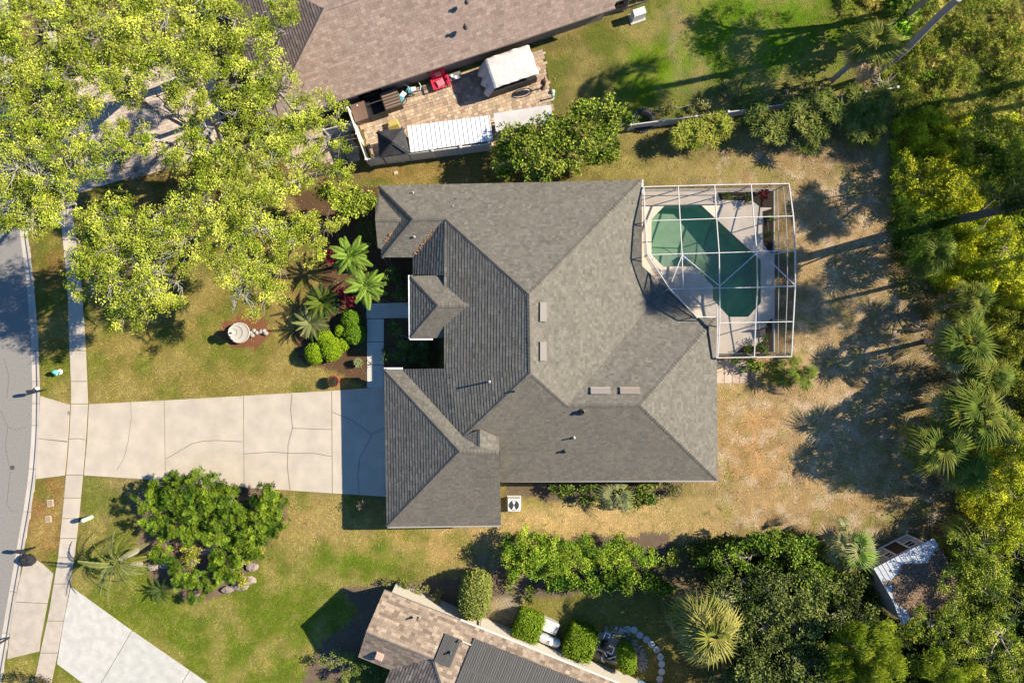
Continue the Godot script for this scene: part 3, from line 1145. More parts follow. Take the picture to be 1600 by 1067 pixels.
	for a in [[-2, 640, 10, 668, 6, 700, 14, 735, 8, 790], [10, 668, 22, 672, 38, 668], [4, 560, 12, 590, 8, 622], [8, 790, 18, 800, 26, 798]]:
		var cb := MB.new()
		for i in range(0, a.size() - 2, 2):
			cb.bar(P(a[i], a[i + 1]) + Vector3(0, -0.087, 0), P(a[i + 2], a[i + 3]) + Vector3(0, -0.087, 0), 0.035, 0.006, C(0.15, 0.145, 0.14))
		part("crack", cb, M.plain, road)
	var kerb := holder("kerb")
	var walk := holder("pavement")
	var prev := -66.0
	for q in [20, 90, 160, 230, 300, 370, 440, 505, 548, 596, 631, 665, 733, 800, 860, 925, 990, 1060, 1130]:
		var kb := MB.new()
		var f0: float = prev + 0.3
		var f1: float = q - 0.3
		var tone := R(0.9, 1.05)
		for s in 3:
			var g0 := lerpf(f0, f1, s / 3.0)
			var g1 := lerpf(f0, f1, (s + 1) / 3.0)
			var k0 := lookup(KERB_BACK, g0)
			var k1 := lookup(KERB_BACK, g1)
			var prof := [[13.0, -0.085], [6.5, -0.10], [5.0, -0.03], [3.4, 0.02], [0.0, 0.03]]
			for m in 4:
				var u: Array = prof[m]
				var w: Array = prof[m + 1]
				kb.quad_out(P(k0 - u[0], g0) + Vector3(0, u[1], 0), P(k1 - u[0], g1) + Vector3(0, u[1], 0), P(k1 - w[0], g1) + Vector3(0, w[1], 0), P(k0 - w[0], g0) + Vector3(0, w[1], 0), Vector3.UP, C(0.50, 0.45, 0.40) * tone)
			kb.quad_out(P(k0, g0) + Vector3(0, 0.03, 0), P(k1, g1) + Vector3(0, 0.03, 0), P(k1, g1) + Vector3(0, -0.2, 0), P(k0, g0) + Vector3(0, -0.2, 0), Vector3.RIGHT, C(0.45, 0.41, 0.36))
		part("kerb_segment", kb, M.concrete, kerb)
		prev = q
	prev = -66.0
	for q in [10, 60, 110, 160, 205, 250, 285, 330, 375, 425, 470, 548, 596, 631, 742, 778, 810, 841, 871, 912, 970, 1020, 1067, 1130]:
		var px := []
		for k in 4:
			var yy := lerpf(prev, q, k / 3.0)
			px.append_array([lookup(WALK_R, yy), yy])
		for k in 4:
			var yy := lerpf(q, prev, k / 3.0)
			px.append_array([lookup(WALK_L, yy), yy])
		var old: bool = q > 842
		slab("slab", walk, px, -0.1, 0.035, M.stained if old else M.concrete, (C(0.50, 0.44, 0.375) if old else C(0.50, 0.445, 0.37)) * R(0.95, 1.05))
		prev = q
	var drive := holder("driveway")
	var cc := C(0.50, 0.44, 0.365)
	slab("slab", drive, [62, 618, 109, 632, 106, 690, 58, 685], -0.1, 0.038, M.concrete, cc)
	slab("slab", drive, [58, 685, 106, 690, 101, 743, 55, 749], -0.1, 0.038, M.concrete, cc * 1.02)
	slab("slab", drive, [138, 631, 256, 625, 258, 751, 130, 743, 135, 690], -0.1, 0.04, M.concrete, cc * 1.02)
	slab("slab", drive, [256, 625, 380, 618, 381, 762, 258, 751], -0.1, 0.04, M.concrete, cc)
	slab("slab", drive, [380, 618, 518, 610, 519, 771, 381, 762], -0.1, 0.04, M.concrete, cc * 1.01)
	slab("slab", drive, [518, 610, 612, 603, 614, 777, 519, 771], -0.1, 0.04, M.concrete, cc * 1.03)
	for a in [[204, 628, 205, 655, 200, 690, 194, 715, 182, 735], [259, 717, 300, 693, 318, 689, 340, 688, 378, 690], [381, 709, 425, 706, 450, 708, 490, 708, 518, 713], [456, 615, 454, 640, 457, 668, 450, 695, 449, 730, 453, 766],
		[457, 669, 518, 671], [520, 644, 550, 656, 578, 677, 581, 678, 575, 692, 562, 715, 559, 745, 561, 773], [581, 678, 605, 667], [60, 685, 84, 688, 105, 690.5], [108, 686, 122, 685, 133, 687]]:
		var b := MB.new()
		for i in range(0, a.size() - 2, 2):
			b.bar(P(a[i], a[i + 1]) + Vector3(0, 0.043, 0), P(a[i + 2], a[i + 3]) + Vector3(0, 0.043, 0), 0.045 if a[0] != 204 else 0.025, 0.006, C(0.19, 0.165, 0.14))
		part("crack", b, M.plain, drive)
	var nd := holder("driveway")
	var lc := C(0.53, 0.525, 0.495)
	slab("slab", nd, [110, 916, 206, 985, 151, 1078, 127, 1066, 88, 1037, 99, 970], -0.1, 0.045, M.stained, lc, 0.02)
	slab("slab", nd, [206, 985, 296, 1047, 250, 1125, 151, 1078], -0.1, 0.045, M.stained, lc * 0.98, 0.02)
	slab("slab", nd, [296, 1047, 380, 1105, 350, 1160, 250, 1125], -0.1, 0.045, M.stained, lc, 0.02)
	var ac := C(0.49, 0.43, 0.365)
	slab("slab", nd, [36, 879, 52, 872, 66, 881, 83, 896, 74, 943, 22, 940], -0.1, 0.032, M.stained, ac)
	slab("slab", nd, [22, 940, 74, 943, 63, 1000, 61, 1018, 10, 1030, 15, 985], -0.1, 0.032, M.stained, ac * 0.97)
	var path := holder("path")
	var pc := C(0.55, 0.53, 0.48)
	slab("slab", path, [572, 474, 642, 472, 642, 497, 572, 498], -0.1, 0.042, M.concrete, pc)
	for i in 3:
		slab("slab", path, [573, 498 + i * 36, 600, 498 + i * 36, 600, 534 + i * 36, 573, 534 + i * 36], -0.1, 0.042, M.concrete, pc)
	var side := holder("path")
	for i in 4:
		for j in 2:
			slab("slab", side, [1120 + i * 12, 563 + j * 18, 1132 + i * 12, 563 + j * 18, 1132 + i * 12, 581 + j * 18, 1120 + i * 12, 581 + j * 18], -0.08, 0.03, M.stained, C(0.55, 0.43, 0.35) * R(0.85, 1.1), 0.02)
	pavers("patio", [552, 175, 703, 120, 850, 78, 862, 150, 866, 188, 760, 234, 588, 254], -0.32, 0.0, [C(0.46, 0.33, 0.22), C(0.52, 0.40, 0.28), C(0.40, 0.28, 0.20), C(0.55, 0.42, 0.30), C(0.36, 0.28, 0.22)])
	pavers("driveway", [40, 225, 90, 130, 200, 100, 340, 110, 350, 200, 300, 255, 120, 300, 40, 300], -0.3, 0.0, [C(0.58, 0.47, 0.39), C(0.60, 0.50, 0.42), C(0.53, 0.42, 0.35), C(0.62, 0.51, 0.43)])
	pavers("path", [430, 215, 545, 190, 565, 250, 450, 262], -0.3, 0.0, [C(0.46, 0.36, 0.28), C(0.50, 0.40, 0.32)])


func grass() -> void:
	var ts := []
	var cs := PackedColorArray()
	for i in 190000:
		var q := Vector2(R(-40, 1640), R(-40, 1107))
		var k := int((q.y - GY0) / GC) * GW + int((q.x - GX0) / GC)
		if gtype[k] != 0:
			continue
		var w := G2(q.x, q.y)
		if nb.get_noise_2d(w.x * 2.0, w.y * 2.0) < -0.35 + R(-0.2, 0.2):
			continue
		ts.append(Transform3D(Basis(Vector3.UP, R(0, TAU)).scaled(Vector3(1, R(0.5, 1.1), 1) * R(0.7, 1.3)), Vector3(w.x, 0.0, w.y)))
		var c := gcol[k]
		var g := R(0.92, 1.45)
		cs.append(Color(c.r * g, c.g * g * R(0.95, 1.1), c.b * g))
	var wts := []
	var wcs := PackedColorArray()
	for i in 6000:
		var q := Vector2(R(0, 1600), R(0, 1067))
		var k := int((q.y - GY0) / GC) * GW + int((q.x - GX0) / GC)
		var w := G2(q.x, q.y)
		if gtype[k] != 0 or nb.get_noise_2d(w.x * 1.4 - 90.0, w.y * 1.4) < R(-0.2, 0.5):
			continue
		wts.append(Transform3D(Basis(Vector3.UP, R(0, TAU)).scaled(Vector3.ONE * R(0.35, 0.85)), Vector3(w.x, 0.0, w.y)))
		wcs.append(C(0.13, 0.15, 0.025).lerp(C(0.26, 0.27, 0.05), rng.randf()))
	var we := copies("weeds", L.weed, M.grass, wts, wcs, self)
	tag(we, "darker weed tufts dotted through the lawns and the dry yard", "weeds")
	stuff(we)
	var lt := []
	var lcs := PackedColorArray()
	for i in 26000:
		var q := Vector2(R(0, 1600), R(0, 1067))
		var k := int((q.y - GY0) / GC) * GW + int((q.x - GX0) / GC)
		var yard := q.x > 1110.0 or q.y < 300.0 and q.x < 560.0
		if gtype[k] == 1 or gtype[k] == 0 and not yard and rng.randf() > 0.12:
			continue
		var w := G2(q.x, q.y)
		lt.append(Transform3D(Basis.from_euler(Vector3(R(-0.3, 0.3), R(0, TAU), R(-0.3, 0.3))).scaled(Vector3.ONE * R(0.5, 1.3)), Vector3(w.x, R(0.02, 0.06), w.y)))
		lcs.append(C(0.46, 0.34, 0.24).lerp(C(0.16, 0.10, 0.06), rng.randf()) * R(0.7, 1.3))
	var lf := copies("fallen_leaves", L.litter, M.grass, lt, lcs, self)
	tag(lf, "brown fallen leaves scattered over beds, yard and wood floor", "leaves")
	stuff(lf)
	var o := copies("grass", L.tuft, M.grass, ts, cs, self)
	tag(o, "short patchy lawn grass, green in front and dry tan behind the grey roofed house", "grass")
	stuff(o)


# ---------- the grey roofed house ----------
func main_house() -> void:
	var t := thing("house", "large house with a grey shingle hip roof in the middle of the plot", "house")
	var ca := C(0.218, 0.203, 0.172)
	var cb := C(0.29, 0.272, 0.232)
	var warm := C(0.252, 0.222, 0.178)
	# walls under the eaves
	var eave := [592, 290, 1003, 281, 1003, 395, 985, 420, 985, 515, 1120, 515, 1122, 750, 780, 753, 783, 820, 604, 823, 600, 577, 694, 576, 694, 529, 642, 527, 642, 431, 694, 430, 645, 428, 645, 402, 596, 402]
	var wp := PackedVector2Array()
	for i in range(0, eave.size(), 2):
		var p := P(eave[i], eave[i + 1], 2.55)
		wp.append(Vector2(p.x, p.z))
	var wb := MB.new()
	for q in Geometry2D.offset_polygon(wp, -0.5):
		wb.prism(q, -0.1, 2.45, C(0.55, 0.5, 0.42))
	part("wall", wb, M.stucco, t)
	for x in [2.4, 6.0, 10.6]:
		var fr := MB.new()
		var z: float = 8.95 - x * 0.006
		for s in [-1.0, 1.0]:
			fr.box(Transform3D(Basis(), Vector3(x + s * 0.64, 1.45, z)), Vector3(0.08, 1.36, 0.12), C(0.7, 0.68, 0.64))
			fr.box(Transform3D(Basis(), Vector3(x, 1.45 + s * 0.64, z)), Vector3(1.2, 0.08, 0.12), C(0.7, 0.68, 0.64))
		fr.box(Transform3D(Basis(), Vector3(x, 1.45, z)), Vector3(1.2, 0.04, 0.1), C(0.7, 0.68, 0.64))
		var win := part("window", fr, M.plain, t)
		var gl := MB.new()
		gl.box(Transform3D(Basis(), Vector3(x, 1.45, z - 0.01)), Vector3(1.2, 1.2, 0.08), Color.WHITE)
		part("pane", gl, M.glass, win)
	# garage door on the west side
	var gd := MB.new()
	for k in 4:
		gd.box(Transform3D(Basis(), P(612.5, 690, 0) + Vector3(-0.0, 0.32 + k * 0.55, 0)), Vector3(0.06, 0.53, 5.2), C(0.72, 0.7, 0.66), 0.0)
	part("garage_door", gd, M.plain, t)
	var e := 2.6
	var hr := 6.45
	pitch = 0.95
	roof_slope(t, [[592, 290, e], [645, 342, 4.0], [695, 341, 4.0], [827, 460, hr], [1003, 281, e]], ca, cb)
	roof_slope(t, [[592, 290, e], [645, 342, 4.0], [596, 402, e]], ca, cb)
	roof_slope(t, [[587, 309, 2.72], [592, 303, 2.7], [626, 343, 3.6], [586, 343, 3.66]], ca, warm)
	roof_slope(t, [[586, 343, 3.66], [626, 343, 3.6], [595, 389, 2.7], [590, 387, 2.72]], warm, cb)
	roof_slope(t, [[645, 342, 4.0], [695, 341, 4.0], [645, 402, e], [596, 402, e]], warm, cb)
	roof_slope(t, [[694, 430, 4.08], [695, 341, 4.0], [827, 460, hr], [829, 582, hr], [694, 576, 4.08]], ca, cb, 0.195, 0.3, 0.03)
	roof_slope(t, [[645, 402, e], [695, 341, 4.0], [694, 430, 4.08], [645, 429, 2.65]], ca, cb, 0.195, 0.3, 0.03)
	roof_slope(t, [[628, 577, e], [694, 576, 4.08], [829, 582, hr], [723, 682, 4.5]], ca, cb, 0.195, 0.3, 0.03)
	roof_slope(t, [[1003, 281, e], [827, 460, hr], [829, 582, hr], [887, 634, 5.09], [1040, 449, 1.9], [1003, 415, e]], ca, cb)
	roof_slope(t, [[887, 634, 5.09], [1001, 633, 5.09], [1120, 497, e], [1090, 496, e], [1040, 449, 1.9]], ca, cb)
	roof_slope(t, [[1120, 497, e], [1122, 750, e], [1001, 633, 5.09]], ca, cb)
	roof_slope(t, [[1122, 750, e], [1001, 633, 5.09], [887, 634, 5.09], [829, 582, hr], [723, 682, 4.5], [781, 706, 3.62], [781, 753, e]], ca, warm)
	# garage wing
	roof_slope(t, [[600, 577, e], [718, 705, 5.07], [604, 823, e]], ca, cb, 0.195, 0.3, 0.03)
	roof_slope(t, [[600, 577, e], [628, 577, e], [723, 682, 4.55], [750, 698, 4.95], [780, 707, 5.07], [718, 705, 5.07]], ca, cb)
	roof_slope(t, [[604, 823, e], [718, 705, 5.07], [780, 707, 5.07], [783, 820, e]], ca, warm)
	roof_slope(t, [[723, 682, 4.56], [750, 671, 4.98], [750, 698, 4.98]], ca, cb)
	roof_slope(t, [[750, 671, 4.98], [779, 684, 4.42], [780, 706, 4.6], [750, 698, 4.98]], ca, cb)
	# entry tower
	roof_slope(t, [[641, 431, 3.65], [684, 477, 4.7], [641, 528, 3.65]], ca, cb, 0.195, 0.3, 0.03)
	roof_slope(t, [[641, 431, 3.65], [693, 430, 3.7], [741, 477, 4.72], [684, 477, 4.7]], ca, cb)
	roof_slope(t, [[641, 528, 3.65], [684, 477, 4.7], [741, 477, 4.72], [693, 528, 3.7]], ca, warm)
	var tw := MB.new()
	tw.prism(PackedVector2Array([Vector2(P(648, 436, 3).x, P(648, 436, 3).z), Vector2(P(694, 436, 3).x, P(694, 436, 3).z), Vector2(P(694, 522, 3).x, P(694, 522, 3).z), Vector2(P(648, 522, 3).x, P(648, 522, 3).z)]), 2.4, 3.45, C(0.55, 0.5, 0.42))
	part("entry_tower", tw, M.stucco, t)
	for q in [[[592, 290, e], [645, 342, 4.0]], [[596, 402, e], [645, 342, 4.0]], [[645, 342, 4.0], [695, 341, 4.0]], [[695, 341, 4.0], [827, 460, hr]], [[1003, 281, e], [827, 460, hr]], [[827, 460, hr], [829, 582, hr]],
		[[723, 682, 4.5], [829, 582, hr]], [[829, 582, hr], [887, 634, 5.09]], [[887, 634, 5.09], [1001, 633, 5.09]], [[1120, 497, e], [1001, 633, 5.09]], [[1122, 750, e], [1001, 633, 5.09]],
		[[600, 577, e], [718, 705, 5.07]], [[604, 823, e], [718, 705, 5.07]], [[780, 707, 5.07], [718, 705, 5.07]], [[641, 431, 3.65], [684, 477, 4.7]], [[641, 528, 3.65], [684, 477, 4.7]], [[741, 477, 4.72], [684, 477, 4.7]], [[586, 343, 3.66], [626, 343, 3.6]],
		[[750, 698, 4.98], [750, 671, 4.98]]]:
		ridge_cap(t, q[0], q[1], C(0.25, 0.228, 0.195))
	# rusty leaf litter in the north-west valleys
	var lit := MB.new()
	for i in 130:
		var v := i < 95
		var f := R(0.3, 0.95) if v else R(0.45, 0.8)
		var p := P(lerpf(695, 648, f) + R(-5, 1), lerpf(341, 399, f) + R(-3, 3), lerpf(3.93, 2.66, f) + 0.06) if v else P(lerpf(626, 597, f) + R(-4, 1), lerpf(343, 387, f) + R(-2, 3), lerpf(3.55, 2.74, f) + 0.08)
		var an := R(0, TAU)
		var d := Vector3(cos(an), 0.2, sin(an)) * R(0.03, 0.07)
		var s := Vector3(-sin(an), 0, cos(an)) * 0.025
		lit.quad_out(p - d, p + s, p + d, p - s, Vector3.UP, C(0.42, 0.20, 0.07) * R(0.6, 1.2))
	stuff(part("leaf_litter", lit, M.plain, t))
	# white gutters
	gutter(t, [639, 430, 3.6], [640, 529, 3.6], C(0.8, 0.8, 0.78))
	gutter(t, [640, 530, 3.6], [676, 530, 3.6], C(0.8, 0.8, 0.78))
	gutter(t, [600, 575.5, 2.6], [629, 575.5, 2.6], C(0.8, 0.8, 0.78))
	gutter(t, [1004, 281, 2.62], [1004, 302, 2.62], C(0.8, 0.8, 0.78))
	gutter(t, [783, 752, 2.6], [1122, 751.5, 2.6], C(0.3, 0.28, 0.26))
	gutter(t, [605, 824, 2.6], [783, 821.5, 2.6], C(0.3, 0.28, 0.26))
	# roof vents
	for q in [[848, 472, 848, 502, 5.9], [848, 534, 848, 564, 5.9]]:
		var b := MB.new()
		var a := PR([q[0] - 4, q[1], q[4] + 0.35])
		var d := PR([q[2] - 4, q[3], q[4] + 0.35])
		var w := Vector3(0.42, -0.15, 0)
		b.quad_out(a, d, d + w, a + w, Vector3.UP, C(0.18, 0.165, 0.155))
		b.quad_out(a + Vector3(0, 0, 0), a + w, a + w + Vector3(0, -0.2, 0), a + Vector3(0, -0.2, 0), Vector3.FORWARD, C(0.2, 0.19, 0.18))
		b.quad_out(d, d + w, d + w + Vector3(0, -0.2, 0), d + Vector3(0, -0.2, 0), Vector3.BACK, C(0.2, 0.19, 0.18))
		b.quad_out(a + w, d + w, d + w + Vector3(0, -0.14, 0), a + w + Vector3(0, -0.14, 0), Vector3.RIGHT, C(0.08, 0.08, 0.08))
		part("roof_vent", b, M.plain, t)
	for q in [[922, 954, C(0.25, 0.22, 0.205)], [968, 1000, C(0.24, 0.20, 0.18)]]:
		var b := MB.new()
		var a := PR([q[0] + 1, 607, 4.78])
		var d := PR([q[1], 607, 4.78])
		var w := Vector3(0, -0.1, 0.34)
		b.quad_out(a, d, d + w + Vector3(0, 0.26, 0), a + w + Vector3(0, 0.26, 0), Vector3.UP, q[2])
		b.quad_out(a + w + Vector3(0, 0.26, 0), d + w + Vector3(0, 0.26, 0), d + w, a + w, Vector3.BACK, q[2])
		b.tri_out(a, a + w, a + w + Vector3(0, 0.26, 0), Vector3.LEFT, C(0.1, 0.1, 0.1))
		b.tri_out(d, d + w, d + w + Vector3(0, 0.26, 0), Vector3.RIGHT, q[2])
		b.quad_out(a + Vector3(0, 0.02, 0), d + Vector3(0, 0.02, 0), d + Vector3(0, -0.05, -0.1), a + Vector3(0, -0.05, -0.1), Vector3.UP, q[2] * 1.3)
		part("roof_vent", b, M.plain, t)
	for q in [[646, 302, 2.75, 0.05, 0.35, 0.8], [712, 313, 3.0, 0.09, 0.25, 0.04], [708, 323, 3.2, 0.045, 0.35, 0.8], [648, 371, 3.1, 0.07, 0.4, 0.75], [948, 318, 3.1, 0.1, 0.2, 0.05], [988, 319, 2.75, 0.05, 0.2, 0.06],
		[765, 596, 5.3, 0.06, 0.7, 0.85], [910, 643, 5.0, 0.13, 0.32, 0.05], [897, 684, 4.2, 0.05, 0.35, 0.75], [882, 705, 3.7, 0.08, 0.25, 0.05], [804, 611, 5.9, 0.05, 0.3, 0.1]]:
		var b := MB.new()
		b.lathe(PR([q[0], q[1], q[2]]) - Vector3(0, 0.1, 0), [Vector2(q[3] * 1.9, 0.0), Vector2(q[3] * 1.7, 0.12), Vector2(q[3], 0.18), Vector2(q[3], q[4] + 0.1), Vector2(q[3] * 0.7, q[4] + 0.12), Vector2(q[3] * 0.6, q[4])], 9, grey(q[5]))
		part("vent_pipe", b, M.plain, t)
	pitch = 1.0


# ---------- pool, deck and screen cage ----------
func pool_and_cage() -> void:
	var deck := holder("pool_deck")
	var dc := C(0.68, 0.585, 0.485)
	for q in [[1003, 297, 1209, 297, 1209, 321, 1096, 321, 1038, 322, 1003, 322], [1003, 322, 1038, 322, 1018, 343, 1018, 398, 1003, 398], [1003, 398, 1018, 398, 1037, 417, 1082, 416, 1114, 447, 1114, 468, 1090, 497, 1003, 416],
		[1114, 468, 1139, 495, 1169, 495, 1189, 473, 1209, 473, 1209, 550, 1120, 556, 1120, 497, 1090, 497], [1096, 321, 1209, 321, 1209, 473, 1189, 473, 1189, 407, 1184, 402]]:
		slab("slab", deck, q, -0.15, 0.06, M.concrete, dc, 0.003)
	var pool := poly_of(POOL)
	var b := MB.new()
	var cw := Geometry2D.is_polygon_clockwise(pool)
	for i in pool.size():
		var a := pool[i]
		var c := pool[(i + 1) % pool.size()]
		b.quad_out(Vector3(a.x, 0.05, a.y), Vector3(c.x, 0.05, c.y), Vector3(c.x, -2.0, c.y), Vector3(a.x, -2.0, a.y), Vector3(c.y - a.y, 0, a.x - c.x) * (1.0 if cw else -1.0), C(0.30, 0.48, 0.34))
	var idx := Geometry2D.triangulate_polygon(pool)
	for i in range(0, idx.size(), 3):
		var tri := []
		for k in 3:
			var p := pool[idx[i + k]]
			tri.append(Vector3(p.x, lerpf(-0.9, -1.9, clampf((p.x - 10.0) / 6.0, 0, 1)), p.y))
		b.tri_out(tri[0], tri[1], tri[2], Vector3.UP, C(0.34, 0.54, 0.36))
	# steps and the shallow ledge
	b.prism(poly_of([1019, 398, 1037, 416, 1082, 415, 1070, 398]), -1.4, -0.35, C(0.42, 0.58, 0.46))
	struct("pool_basin", b, M.stained)
	var w := MB.new()
	for i in range(0, idx.size(), 3):
		var a := pool[idx[i]]
		var c := pool[idx[i + 1]]
		var d := pool[idx[i + 2]]
		w.tri_out(Vector3(a.x, -0.06, a.y), Vector3(c.x, -0.06, c.y), Vector3(d.x, -0.06, d.y), Vector3.UP, Color.WHITE)
	struct("water", w, M.water)
	# a pool hose and cleaner under water
	var hose := MB.new()
	var hp := []
	var hr := []
	for i in 40:
		var f := i / 39.0
		hp.append(P(1068 + 38 * sin(f * 4.4), 408 - 30 * cos(f * 5.0) + 18 * f, 0.0) + Vector3(0, -0.1, 0))
		hr.append(0.022)
	hose.tube(hp, hr, 5, C(0.25, 0.45, 0.42))
	single("pool_hose", hose, M.rubber, "thin pale hose floating in loops on the green pool", "hose")
	var cl := MB.new()
	cl.box(Transform3D(Basis(Vector3.UP, 0.6), P(1070, 404) + Vector3(0, -0.02, 0)), Vector3(0.5, 0.18, 0.36), C(0.04, 0.14, 0.24), 0.05)
	cl.box(Transform3D(Basis(Vector3.UP, 0.6), P(1071, 409) + Vector3(0, 0.05, 0)), Vector3(0.24, 0.12, 0.22), C(0.03, 0.06, 0.12), 0.03)
	single("pool_cleaner", cl, M.plain, "small dark blue pool cleaner floating near the pool steps", "pool cleaner")

	var t := thing("pool_cage", "white framed screen enclosure over the green swimming pool", "pool enclosure")
	var white := C(0.70, 0.69, 0.67)
	var rows := [[[1006, 292], [1060, 290.5], [1117, 289], [1174, 288], [1233, 287]], [[1008, 345], [1063, 343.5], [1120, 341.5], [1178, 339], [1240, 337.5]], [[1012, 398], [1066, 396.5], [1124, 395], [1183, 393], [1243, 391.5]],
		[[1047, 451.5], [1068, 451], [1125, 450], [1184, 449], [1243, 447]], [[1121, 505], [1123, 504.6], [1125, 504.4], [1181, 503.5], [1240, 502.5]], [[1120, 560], [1121, 559.6], [1122, 559], [1179, 558], [1237, 557]]]
	var hs := [2.7, 3.4, 3.7, 3.7, 3.4, 3.0]
	var beam := func(a: Vector3, c: Vector3, wd: float) -> void:
		var bb := MB.new()
		bb.bar(a, c, wd * 0.62, wd * 1.2, white)
		part("beam", bb, M.white_metal, t)
	var pane := func(q: Array, m: Material) -> void:
		var bb := MB.new()
		for k in range(1, q.size() - 1):
			bb.tri(q[0], q[k], q[k + 1], Color.WHITE)
		part("screen", bb, m, t)
	for i in 6:
		for j in 4:
			if i == 4 and j < 2 or i == 5 and j < 2:
				continue
			beam.call(P(rows[i][j][0], rows[i][j][1], hs[i]), P(rows[i][j + 1][0], rows[i][j + 1][1], hs[i]), 0.09 if i == 0 or i == 5 else 0.075)
	for j in 5:
		for i in 5:
			if j == 0 and i >= 2 or j == 1 and i >= 3:
				continue
			beam.call(P(rows[i][j][0], rows[i][j][1], hs[i]), P(rows[i + 1][j][0], rows[i + 1][j][1], hs[i + 1]), 0.10 if j == 4 or j == 0 else 0.085)
	# the slanted west side and the wall step
	for q in [[[1012, 398, 3.7], [1047, 451.5, 3.7]], [[1047, 451.5, 3.7], [1089, 495, 3.5]], [[1089, 495, 3.5], [1121, 495, 3.4]], [[1121, 480, 3.5], [1121, 505, 3.4]], [[1121, 505, 3.4], [1120, 560, 3.0]],
		[[1066, 398, 3.7], [1125, 447, 3.7]], [[1125, 447, 3.7], [1183, 395, 3.7]], [[1204, 408, 3.7], [1243, 446, 3.7]], [[1066, 399, 3.7], [1050, 440, 3.7]], [[1016, 399, 2.9], [1050, 452, 2.9]], [[1050, 452, 2.9], [1090, 497, 2.75]]]:
		beam.call(P(q[0][0], q[0][1], q[0][2]), P(q[1][0], q[1][1], q[1][2]), 0.075)
	# west risers on the eave
	for q in [[1006, 292, 2.7, 2.62], [1008, 345, 3.4, 2.62], [1012, 398, 3.7, 2.62], [1047, 451.5, 3.7, 2.55], [1089, 495, 3.5, 2.6]]:
		var top := P(q[0], q[1], q[2])
		beam.call(Vector3(top.x, q[3], top.z), top, 0.07)
	# north and east walls: posts, kick rail, chair rail
	var ne: Array[Vector3] = []
	for j in 5:
		var x: float = 1003 + j * 51.5
		ne.append(P(x, 298))
	for j in 5:
		beam.call(ne[j] + Vector3(0, 0.06, 0), P(rows[0][j][0], rows[0][j][1], 2.7), 0.075)
		if j < 4:
			beam.call(ne[j] + Vector3(0, 0.1, 0), ne[j + 1] + Vector3(0, 0.1, 0), 0.08)
			beam.call(ne[j].lerp(P(rows[0][j][0], rows[0][j][1], 2.7), 0.33), ne[j + 1].lerp(P(rows[0][j + 1][0], rows[0][j + 1][1], 2.7), 0.33), 0.06)
			pane.call([ne[j], ne[j + 1], P(rows[0][j + 1][0], rows[0][j + 1][1], 2.7), P(rows[0][j][0], rows[0][j][1], 2.7)], M.screen_wall)
	var ey := [298, 344, 397, 447, 499, 551]
	for i in 6:
		var lo := P(1209, ey[i])
		var hi := P(rows[i][4][0], rows[i][4][1], hs[i])
		beam.call(lo + Vector3(0, 0.06, 0), hi, 0.075)
		if i < 5:
			var lo2 := P(1209, ey[i + 1])
			var hi2 := P(rows[i + 1][4][0], rows[i + 1][4][1], hs[i + 1])
			beam.call(lo + Vector3(0, 0.1, 0), lo2 + Vector3(0, 0.1, 0), 0.1)
			beam.call(lo.lerp(hi, 0.26), lo2.lerp(hi2, 0.26), 0.055)
			beam.call(lo.lerp(hi, 0.66), lo2.lerp(hi2, 0.66), 0.055)
			pane.call([lo, lo2, hi2, hi], M.screen_wall)
	# south wall
	for j in [2, 3, 4]:
		var top := P(rows[5][j][0], rows[5][j][1], hs[5])
		var lo := P([0, 0, 1120, 1165, 1209][j], 552.0 - (j - 2) * 0.5)
		beam.call(lo, top, 0.075)
	var s0 := P(1120, 552)
	var s1 := P(1209, 551)
	beam.call(s0 + Vector3(0, 0.1, 0), s1 + Vector3(0, 0.1, 0), 0.08)
	pane.call([s0, s1, P(1237, 557, 3.0), P(1122, 559, 3.0)], M.screen_wall)
	# west screens above the eave
	var ws := [[1006, 292, 2.7, 2.62], [1008, 345, 3.4, 2.62], [1012, 398, 3.7, 2.62], [1047, 451.5, 3.7, 2.55], [1089, 495, 3.5, 2.6]]
	for i in 4:
		var a := P(ws[i][0], ws[i][1], ws[i][2])
		var c := P(ws[i + 1][0], ws[i + 1][1], ws[i + 1][2])
		pane.call([Vector3(a.x, ws[i][3], a.z), Vector3(c.x, ws[i + 1][3], c.z), c, a], M.screen_wall)
	# roof screens
	for i in 5:
		for j in 4:
			if i == 3 and j == 0 or i == 4 and j < 2:
				continue
			if i == 2 and j == 0:
				pane.call([P(1012, 398, 3.7), P(1066, 396.5, 3.7), P(1068, 451, 3.7), P(1047, 451.5, 3.7)], M.screen)
				continue
			if i == 3 and j == 1:
				pane.call([P(1047, 451.5, 3.7), P(1125, 450, 3.7), P(1125, 504, 3.4), P(1121, 495, 3.4), P(1089, 495, 3.5)], M.screen)
				continue
			pane.call([P(rows[i][j][0], rows[i][j][1], hs[i]), P(rows[i][j + 1][0], rows[i][j + 1][1], hs[i]), P(rows[i + 1][j + 1][0], rows[i + 1][j + 1][1], hs[i + 1]), P(rows[i + 1][j][0], rows[i + 1][j][1], hs[i + 1])], M.screen)
	# planting beds on the deck
	for q in [["planting_bed", [1193, 330, 1207, 326, 1207, 396, 1200, 392, 1193, 380], C(0.08, 0.06, 0.05)], ["planting_bed", [1206, 497, 1198, 505, 1196, 530, 1183, 540, 1162, 541, 1151, 551, 1206, 552], C(0.09, 0.07, 0.05)], ["planting_bed", [1122, 301, 1180, 300, 1207, 300, 1207, 324, 1190, 324, 1178, 314, 1125, 312], C(0.10, 0.08, 0.06)]]:
		var pb := MB.new()
		pb.prism(poly_of(q[1]), 0.02, 0.12, q[2], false)
		struct(q[0], pb, M.ground)


